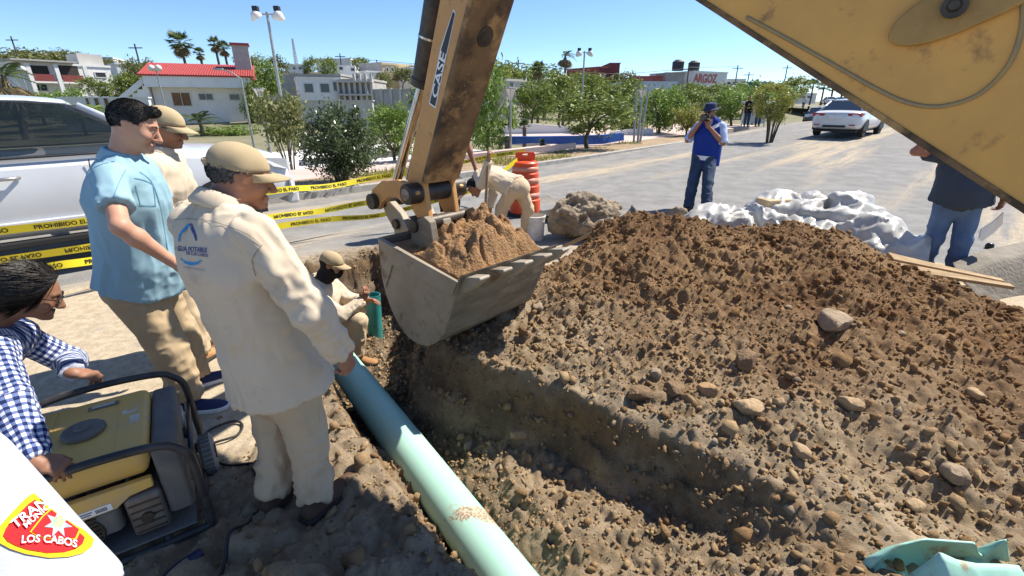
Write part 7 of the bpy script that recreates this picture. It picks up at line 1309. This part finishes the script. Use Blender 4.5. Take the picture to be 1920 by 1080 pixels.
for u, v0, Y, lb in ((252, 82, 85, 'leaning timber utility pole above the hillside villa'), (20, 68, 95, 'short dark pole on the hillside crest'), (637, 100, 110, 'utility pole with a cross arm above the white hilltop house'), (706, 112, 110, 'utility pole with a cross arm beside the sand coloured block'), (1292, 124, 100, 'utility pole near the building with red lettering'), (1384, 122, 110, 'leaning pole right of the building with red lettering'), (1477, 122, 120, 'slanted far pole above the end of the road'), (1405, 135, 115, 'lattice frame pole above the teal sign'), (972, 112, 95, 'thin pole among the far park trees')):
    a = W(u, v0, Y); z0 = float(terr_z(a[0], a[1])); root = thing('utility_pole', lb, 'utility pole', (a[0], a[1], z0)); b = MB(); b.cyl((0, 0, 0), (0, 0, a[2]-z0), .16, .11, n=8); b.build('pole', M_UT, root, auto=40); b = MB(); b.box((0, 0, a[2]-z0-.6), (2.2, .14, .14)); b.build('cross_arm', M_UT, root)
def wire(P, label): b = MB(); b.tube(spline(P, 8), .035, 4); return tag(b.build('overhead_wire', M_TRIM), label, 'wire', 'overhead wires')
wire([W(640, 108, 110), W(900, 128, 105), W(972, 116, 95)], 'thin overhead wire hanging across the sky between far poles'); wire([W(972, 118, 95), W(1140, 138, 98), W(1292, 128, 100)], 'thin overhead wire hanging across the sky between far poles'); wire([W(1292, 126, 100), W(1340, 126, 105), W(1384, 124, 110)], 'thin overhead wire hanging across the sky between far poles')
b = MB(); a = W(548, 72, 120); z0 = float(terr_z(a[0], a[1])); 
root = thing('antenna_mast', 'tall thin lattice antenna mast on the skyline', 'antenna', (a[0], a[1], z0)); H_ = a[2]-z0; w_ = .6
for t in range(3): q = 2*math.pi*t/3; b.tube([V3(w_*math.cos(q), w_*math.sin(q), 0), V3(.15*math.cos(q), .15*math.sin(q), H_)], .07, 5)
for i in range(16): z = H_*i/16; k = w_+(.15-w_)*i/16; b.tube([V3(k*math.cos(q), k*math.sin(q), z+H_/16*(j % 2)) for j, q in enumerate(np.linspace(0, 4*math.pi, 7))], .045, 4)
b.build('lattice', mat('faded mast steel', (.35, .37, .40), .6), root)
# ------------------------------------------------------------------ buildings
M_WALLW = mat('white render', (.74, .73, .71), .9, col2=(.66, .65, .62), nscale=.5, col3=(.52, .50, .46), n3scale=2, n3lo=.6, n3hi=.75); M_WALLG = mat('grey block wall', (.40, .39, .37), .95, col2=(.32, .31, .29), nscale=1.2); M_WALLY = mat('sand yellow render', (.66, .52, .31), .9, col2=(.60, .46, .27), nscale=.5); M_WALLR = mat('maroon render', (.23, .055, .05), .85, col2=(.19, .045, .042), nscale=.5); M_WALLB = mat('pale blue white wall', (.52, .58, .66), .85, col2=(.45, .50, .57), nscale=.4); M_WIN = mat('dark window glass', (.03, .04, .05), .1, spec=.7); M_FRAME = mat('window frame', (.55, .55, .53), .6); M_TILE = mat('red roof tile', (.36, .05, .042), .65, col2=(.29, .042, .036), nscale=2); M_WOODD = mat('brown timber', (.20, .115, .06), .8, col2=(.14, .08, .04), nscale=3); M_TANK = mat('black water tank', (.03, .03, .032), .6); M_CONCF = mat('bare concrete frame', (.50, .48, .44), .9, col2=(.42, .40, .37), nscale=.8)
def build(name, label, u0, u1, vt, vb, Y0, Y1, depth, m, wins=(), group=None, door=None, extra=None, par=.25):
    """a block whose front runs between two sight lines; vt / vb = roof and foot of its left end; windows in photo pixels"""
    a, c = W(u0, vb, Y0), W(u1, vb, Y1); zb = min(a[2], c[2]); zt = W(u0, vt, Y0)[2]; root = thing(name, label, 'building', (a[0], a[1], zb-1.5), group=group); O = V3(a[0], a[1], 0); ex = V3(c[0]-a[0], c[1]-a[1], 0); Lf = np.linalg.norm(ex); ex = ex/Lf; ey = V3(-ex[1], ex[0], 0); R_ = np.stack([ex, ey, UPV], 1)
    def loc(p): return R_.T@(np.asarray(p)-O)
    def wl(p): return p
    RL = V3(a[0], a[1], zb-1.5)
    def add(b_, nm, mm, par_=None, **k): b_.v = [R_@p+O-RL for p in b_.v]; return b_.build(nm, mm, par_ or root, **k)
    b = MB(); b.b2((0, 0, zb-1.5), (Lf, depth, zt)); wall = add(b, 'wall', m); b = MB(); b.b2((-.12, -.12, zt+.002), (Lf+.12, depth+.12, zt+par)); add(b, 'parapet', m)
    def fp(u, v):
        d = ray(u, v); n_ = ey; t = np.dot(O-V3(0, 0, HCAM), n_)/np.dot(d, n_); return loc(V3(0, 0, HCAM)+d*t)
    for w in wins:
        p, q = fp(w[0], w[1]), fp(w[2], w[3]); x0, x1 = sorted((p[0], q[0])); z0, z1 = sorted((p[2], q[2])); mm = w[4] if len(w) > 4 else M_WIN; fr = .10
        b = MB(); b.b2((x0-fr, -.07, z0-fr), (x1+fr, -.002, z0)); b.b2((x0-fr, -.07, z1), (x1+fr, -.002, z1+fr)); b.b2((x0-fr, -.071, z0+.001), (x0, -.003, z1-.001)); b.b2((x1, -.071, z0+.001), (x1+fr, -.003, z1-.001)); fo = add(b, 'window', M_FRAME)
        b = MB(); b.b2((x0, -.03, z0), (x1, -.004, z1)); add(b, 'pane', mm, fo)
        if x1-x0 > 1.2: b = MB(); b.b2(((x0+x1)/2-.03, -.05, z0), ((x0+x1)/2+.03, -.031, z1)); add(b, 'mullion', M_FRAME, fo)
    if extra: extra(add, fp, Lf, depth, zb, zt)
    return root
def red_house(add, fp, Lf, D, zb, zt):
    b = MB(); n = 46; zr = zt+1.5; 
    for i in range(n):     # rows of barrel tiles, each one a half round
        x0, x1 = -.7+(Lf+1.4)*i/n, -.7+(Lf+1.4)*(i+1)/n; xm = (x0+x1)/2; w = (x1-x0)/2; rings = []
        for y, z in ((-1.6, zt-.02), (D*.55, zr)): rings.append([V3(xm+w*math.cos(t), y, z+.10*math.sin(t)) for t in np.linspace(math.pi, 0, 6)]+[V3(xm+w, y, z-.1), V3(xm-w, y, z-.1)])
        b.loft(rings)
    b.prism([(-.5, D*.55, zr), (-.5, D+1, zt), (-.5, -1.4, zt-.1)], (Lf+1, 0, 0)); add(b, 'tiled_roof', M_TILE)
    c0, c1 = fp(438, 122), fp(466, 104); b = MB(); b.b2((c0[0], 2.0, zt), (c1[0], 3.6, zt+3.5)); ch = add(b, 'chimney', M_WALLG); b = MB(); b.b2((c0[0]-.15, 1.85, zt+3.5), (c1[0]+.15, 3.75, zt+3.75)); add(b, 'chimney_cap', M_TILE, ch)
    q = fp(300, 161); zf = q[2]; b = MB(); b.b2((-.3, -1.5, zf-.15), (Lf+.2, -.001, zf)); add(b, 'veranda_floor', M_WALLW); b = MB(); b.b2((-.28, -1.48, zf+.001), (Lf+.18, -1.36, zf+.95)); add(b, 'veranda_parapet', M_WALLW)
    for u in (303, 370, 424, 478): p = fp(u, 150); b = MB(); b.b2((p[0]-.16, -1.44, zf+.96), (p[0]+.16, -1.12, zt-.12)); add(b, 'column', M_WALLW)
    b = MB(); x0 = -6.5; k = 12
    for i in range(k): b.b2((x0+6.4*i/k, -.9, zb-1.4), (x0+6.4*(i+1)/k-.002, .9, zb-.4+(zf-zb+.4)*(i+1)/k))
    add(b, 'outside_stair', M_WALLW); b = MB(); b.prism([(x0, -1.0, zb+.4), (-.1, -1.0, zf+1.0), (-.1, -1.0, zf+.4), (x0, -1.0, zb-.3)], (0, .09, 0)); add(b, 'stair_balustrade', M_WALLW)
build('house', 'white two storey house with a red tiled roof, chimney and outside stair', 302, 482, 141, 236, 56, 60, 9, M_WALLW, [(312, 146, 341, 159), (372, 148, 388, 158), (403, 149, 425, 160), (455, 150, 470, 160), (372, 176, 400, 187), (430, 177, 450, 187), (321, 174, 360, 198, M_WOODD)], extra=red_house)
def graffiti(add, fp, Lf, D, zb, zt): pass
def villa(add, fp, Lf, D, zb, zt):
    q = fp(50, 152); zf = q[2]
    for u0, u1 in ((50, 97), (104, 152)):
        a, c = fp(u0, 122), fp(u1, 150); b = MB(); b.b2((a[0], -.05, c[2]), (c[0], -.004, a[2])); o = add(b, 'balcony_shade_panel', mat('painted recess shade', (.05, .045, .04), .9)); b = MB(); b.b2((a[0], -1.2, zf), (c[0], -1.05, zf+.8)); add(b, 'balcony_rail', M_WALLR); b = MB(); b.b2((a[0]-.2, -1.25, zf-.2), (c[0]+.2, -.06, zf-.01)); add(b, 'balcony_slab', M_WALLW)  # flat dark panel on the wall paints the shade inside each balcony
    for u in (48, 100, 153): p = fp(u, 130); b = MB(); b.b2((p[0]-.2, -1.25, zf-3), (p[0]+.2, -.85, zt)); add(b, 'column', M_WALLW)
    b = MB(); b.b2((-.4, -1.5, zt+.26), (Lf*.6, 3, zt+.45)); add(b, 'roof_slab', M_WALLG); b = MB(); b.b2((Lf*.70, 1, zt), (Lf*.98, 5, zt+1.6)); add(b, 'roof_room', M_CONCF)
build('villa', 'white hillside villa with two shaded balconies with red rails', 46, 222, 118, 185, 62, 70, 8, M_WALLW, [(178, 136, 199, 145), (60, 158, 90, 170), (165, 165, 180, 176)], extra=villa)
build('garden_wall', 'low white garden wall with a brown timber lattice gate', 120, 285, 184, 215, 49, 50, .4, M_WALLW, [(160, 183, 172, 205, M_WOODD), (176, 183, 190, 205, M_WOODD), (194, 183, 208, 205, M_WOODD)], par=.12)
build('house', 'low white house with two big dark windows above the bush', 562, 640, 148, 190, 62, 64, 8, M_WALLW, [(570, 157, 588, 173), (600, 157, 618, 173), (624, 154, 634, 170)])
def frame_b(add, fp, Lf, D, zb, zt):
    for i in range(7): x = Lf*i/6; b = MB(); b.b2((x-.14, -.5, zb), (x+.14, -.22, zt+(.8 if i > 2 else 0))); add(b, 'column', M_CONCF)
    for z in (zb+(zt-zb)*.45, zt): b = MB(); b.b2((-.2, -.9, z-.18), (Lf+.2, -.001, z)); add(b, 'floor_slab', M_CONCF)
build('unfinished_building', 'unfinished grey concrete frame building with rows of bare columns', 640, 702, 152, 196, 64, 64, 7, M_WALLG, [(642, 176, 662, 188), (670, 176, 682, 190)], extra=frame_b)
build('retaining_wall', 'grey block wall with pale concrete posts beside the unfinished frame', 702, 790, 170, 206, 56, 54, .5, M_WALLG, extra=lambda add, fp, Lf, D, zb, zt: [add(MB().b2((Lf*i/5-.13, -.16, zb-.5), (Lf*i/5+.13, -.002, zt+.2)), 'wall_post', M_CONCF) for i in range(6)], par=.15)
build('retaining_wall', 'long pale terrace wall below the low white house', 560, 700, 190, 215, 52, 52, .5, M_CONCF, par=.12)
build('apartment_block', 'sand yellow and grey apartment block on the hill crest', 720, 768, 121, 158, 100, 104, 9, M_WALLY, [(724, 127, 728, 133), (733, 127, 738, 133), (745, 131, 753, 137), (734, 146, 758, 152, M_WALLR)])
build('apartment_block', 'grey side block joined to the sand yellow apartments', 676, 719, 122, 158, 104, 100, 9, M_WALLG, [(690, 126, 692, 128), (695, 126, 697, 128)])
build('house', 'small white house with two windows near the hill crest', 630, 668, 125, 146, 95, 96, 8, M_WALLW, [(636, 125, 643, 131), (658, 128, 665, 133)]); build('house', 'flat roofed white house half hidden by hilltop trees', 596, 660, 112, 140, 112, 112, 8, M_WALLW, [(615, 116, 622, 121)]); build('house', 'low grey rooftop with a white tank left of the white hilltop house', 545, 640, 142, 160, 80, 80, 6, M_WALLG)
build('house', 'cream two storey house with dark windows behind the plaza lamp', 950, 985, 152, 206, 58, 60, 7, mat('cream render', (.66, .60, .52), .9, col2=(.6, .54, .47), nscale=.6), [(966, 174, 976, 188), (955, 155, 962, 163), (981, 178, 985, 190)])
build('tower_block', 'tall maroon red block rising above the park trees', 1121, 1140, 127, 180, 110, 112, 10, M_WALLR, [(1126, 140, 1128, 143), (1132, 140, 1135, 143)]); build('tower_block', 'taller maroon stair tower joined to the red block', 1140, 1158, 120, 180, 112, 112, 10, M_WALLR, [(1150, 139, 1153, 142)])
build('warehouse', 'long pale blue warehouse wall in front of the grey building', 1188, 1266, 155, 185, 90, 92, 10, M_WALLB); build('warehouse', 'low maroon building behind the pale blue wall', 1186, 1240, 145, 180, 100, 100, 8, M_WALLR)
build('warehouse', 'plain grey building beside the store with red lettering', 1244, 1297, 138, 185, 105, 105, 14, M_WALLG)
def store(add, fp, Lf, D, zb, zt):
    tv, tf, tw = text_mesh('ARGOZ', .03); p, q = fp(1299, 154), fp(1345, 140); sx = (q[0]-p[0])/tw; sz = (q[2]-p[2])
    b = MB(); b.add([V3(p[0]+x*sx, -.12, p[2]+y*sz) for x, y in tv], tf); add(b, 'wall_lettering', mat('red lettering', (.42, .10, .07), .7))
    for x in (.3, .75):
        b = MB(); b.lathe([(0, 0), (1.1, 0), (1.15, 1.6), (.6, 2.0), (0, 2.05)], (Lf*(x-.55), 2, zt+.25), 14); add(b, 'water_tank', M_TANK)
build('store', 'white store building with large red lettering and black water tanks on its roof', 1295, 1357, 135, 185, 103, 108, 12, M_WALLW, extra=store)
build('shop_sign_wall', 'teal green sign board building at the end of the park', 1397, 1420, 156, 185, 95, 96, 3, mat('teal board', (.03, .16, .15), .6)); 
for i, (u0, u1, vt, Y) in enumerate(((1360, 1392, 150, 120), (1420, 1445, 155, 130), (1445, 1480, 158, 140), (1500, 1530, 176, 160), (1060, 1110, 160, 95), (1210, 1240, 150, 130), (990, 1030, 148, 105))): build('house', ['pale low house right of the lettered store', 'small white house beyond the teal sign', 'far pale row house before the palms', 'tiny far house at the end of the road', 'pale house roof between park trees', 'far small house behind the maroon building', 'far cream house behind the palm'][i], u0, u1, vt, 185, Y, Y, 8, [M_WALLW, M_WALLG, M_WALLY][i % 3], [(u0+4, vt+4, u0+9, vt+8), (u0+14, vt+4, u0+19, vt+8)])
for i, (u0, u1, vt, vb, Y, mi, lb) in enumerate(((655, 700, 150, 165, 88, 0, 'pale terrace house above the unfinished frame'), (585, 625, 138, 150, 92, 2, 'sand coloured roof block above the low white house'), (500, 548, 140, 175, 78, 1, 'grey block house behind the tall floodlight pole'), (770, 800, 128, 160, 98, 0, 'white house half hidden by the hydraulic cylinder'), (690, 720, 135, 160, 94, 0, 'little white house left of the sand yellow block'), (225, 262, 120, 150, 88, 0, 'pale house tucked in trees above the outside stair'), (275, 300, 122, 150, 90, 1, 'small grey house left of the red roof'), (150, 215, 108, 125, 100, 0, 'pale flat house on the crest above the villa'), (545, 580, 122, 142, 112, 0, 'tiny white house under the antenna mast'), (1030, 1062, 152, 175, 100, 0, 'pale block seen between the two palms'), (1262, 1292, 150, 170, 118, 0, 'small white house against the grey building'), (870, 905, 140, 170, 90, 0, 'white house glimpsed through the tall light green tree'))):
    build('house', lb, u0, u1, vt, vb, Y, Y+2, 7, [M_WALLW, M_WALLG, M_WALLY][mi], [(u0+4, vt+4, u0+9, vt+8), (u0+15, vt+4, u0+20, vt+8)])
# plaza walls, blue mural, shelter, distant people
def pxwall(name, label, P, m, th=.25, cat='wall', Yt=0.0):
    """wall from a list of (u, v_top, v_bottom, Y)"""
    q = [(W(u, vt, Y), W(u, vb, Y)) for u, vt, vb, Y in P]; R_ = [[b_, t, t+V3(0, th, 0), b_+V3(0, th, 0)] for t, b_ in q]; b = MB(); b.loft(R_); return tag(b.build(name, m), label, cat)
M_MURAL = mat('blue painted wall', (.02, .075, .36), .6, col2=(.03, .13, .42), nscale=1.4, col3=(.20, .34, .55), n3scale=5, n3lo=.62, n3hi=.68); pxwall('painted_wall', 'low wall painted blue with pale wave shapes along the plaza', [(940, 256, 272, 21), (1000, 256, 268, 20.3), (1080, 255, 272, 19.6), (1130, 253, 270, 19.8), (1170, 249, 263, 20.4)], M_MURAL)
pxwall('plaza_wall', 'smooth white curved wall behind the young palms on the plaza', [(930, 238, 262, 27), (1000, 232, 258, 27), (1060, 237, 255, 27), (1085, 246, 256, 26)], M_WALLW); pxwall('plaza_wall', 'low white bench wall between the blue mural and the lamp cluster', [(1145, 247, 254, 25), (1190, 242, 254, 25), (1225, 241, 256, 25)], M_WALLW); pxwall('kerb_wall', 'low pinkish edging wall along the plaza behind the drum', [(700, 305, 315, 14.5), (820, 296, 306, 15), (950, 282, 292, 16), (1080, 268, 277, 17.5)], M_PINK, cat='wall')
pxwall('plaza_wall', 'white plaza step below the dark bush', [(560, 300, 312, 14.3), (640, 293, 304, 14.8), (760, 280, 292, 16)], M_PLAZA, .5)
b = MB(); c = W(1426, 236, 30); SH = thing('bus_shelter', 'small white roadside shelter near the median bush', 'shelter', c)
for x, y in ((-.7, 0), (.7, 0), (-.7, 1), (.7, 1)): b = MB(); b.cyl((x, y, -.2), (x, y, 1.25), .04, n=8); b.build('post', M_WHITEP, SH)
b = MB(); b.b2((-.9, -.2, 1.25), (.9, 1.2, 1.38)); b.build('roof', M_WHITEP, SH, bevel=.03); b = MB(); b.b2((-.7, .98, .1), (.7, 1.02, 1.1)); b.build('back_panel', M_LGLASS, SH)
def far_person(u, v, Y, label, shirt, hgt=1.68):
    c = W(u, v, Y); J = dict(pv=c+V3(0, 0, .88)); f = nrm(V3(-.3, -1, 0)); r = V3(f[1], -f[0], 0); J['nk'] = c+V3(0, 0, 1.40); J['hd'] = c+V3(0, 0, 1.57); J['sR'] = J['nk']+r*.17-V3(0, 0, .06); J['sL'] = J['nk']-r*.17-V3(0, 0, .06)
    for s, k in (('L', -1), ('R', 1)): J['e'+s] = J['s'+s]+r*.05*k-V3(0, 0, .28); J['w'+s] = J['e'+s]-V3(0, 0, .23)+f*.08; J['a'+s] = c+r*.10*k+f*.1*k+V3(0, 0, .08)
    J['face'] = f; J['gz'] = c[2]; auto_body(J, f); q = person(label, J, SK_B, shirt, CL_JEAND, h=.02, hb=.022, collar=False, shoes=(CL_BLK, CL_DSOLE), folda=(.002, .002), sleeve=.36); haircap(q[0], q[1], q[2], q[3], M_HAIR, h=.015); return q[0]
far_person(1419, 237, 28, 'far pedestrian in a red top standing before the roadside shelter', cloth('red top', (.35, .05, .04), (.28, .04, .03))); far_person(1398, 238, 29, 'far pedestrian in dark clothes next to the roadside shelter', CL_BLK); far_person(1505, 203, 75, 'distant pedestrian walking on the pale pavement by the road bend', CL_WHITE)
for i, (u, v, Y) in enumerate(((1552, 197, 95), (1572, 199, 88), (1592, 201, 82))): c = W(u, v, Y); sedan('parked car in the distant row under the palms', (c[0], c[1], c[2]), 20+i*3, [M_CARW, M_CARD, M_CARW][i], 'cars parked under the far palms')
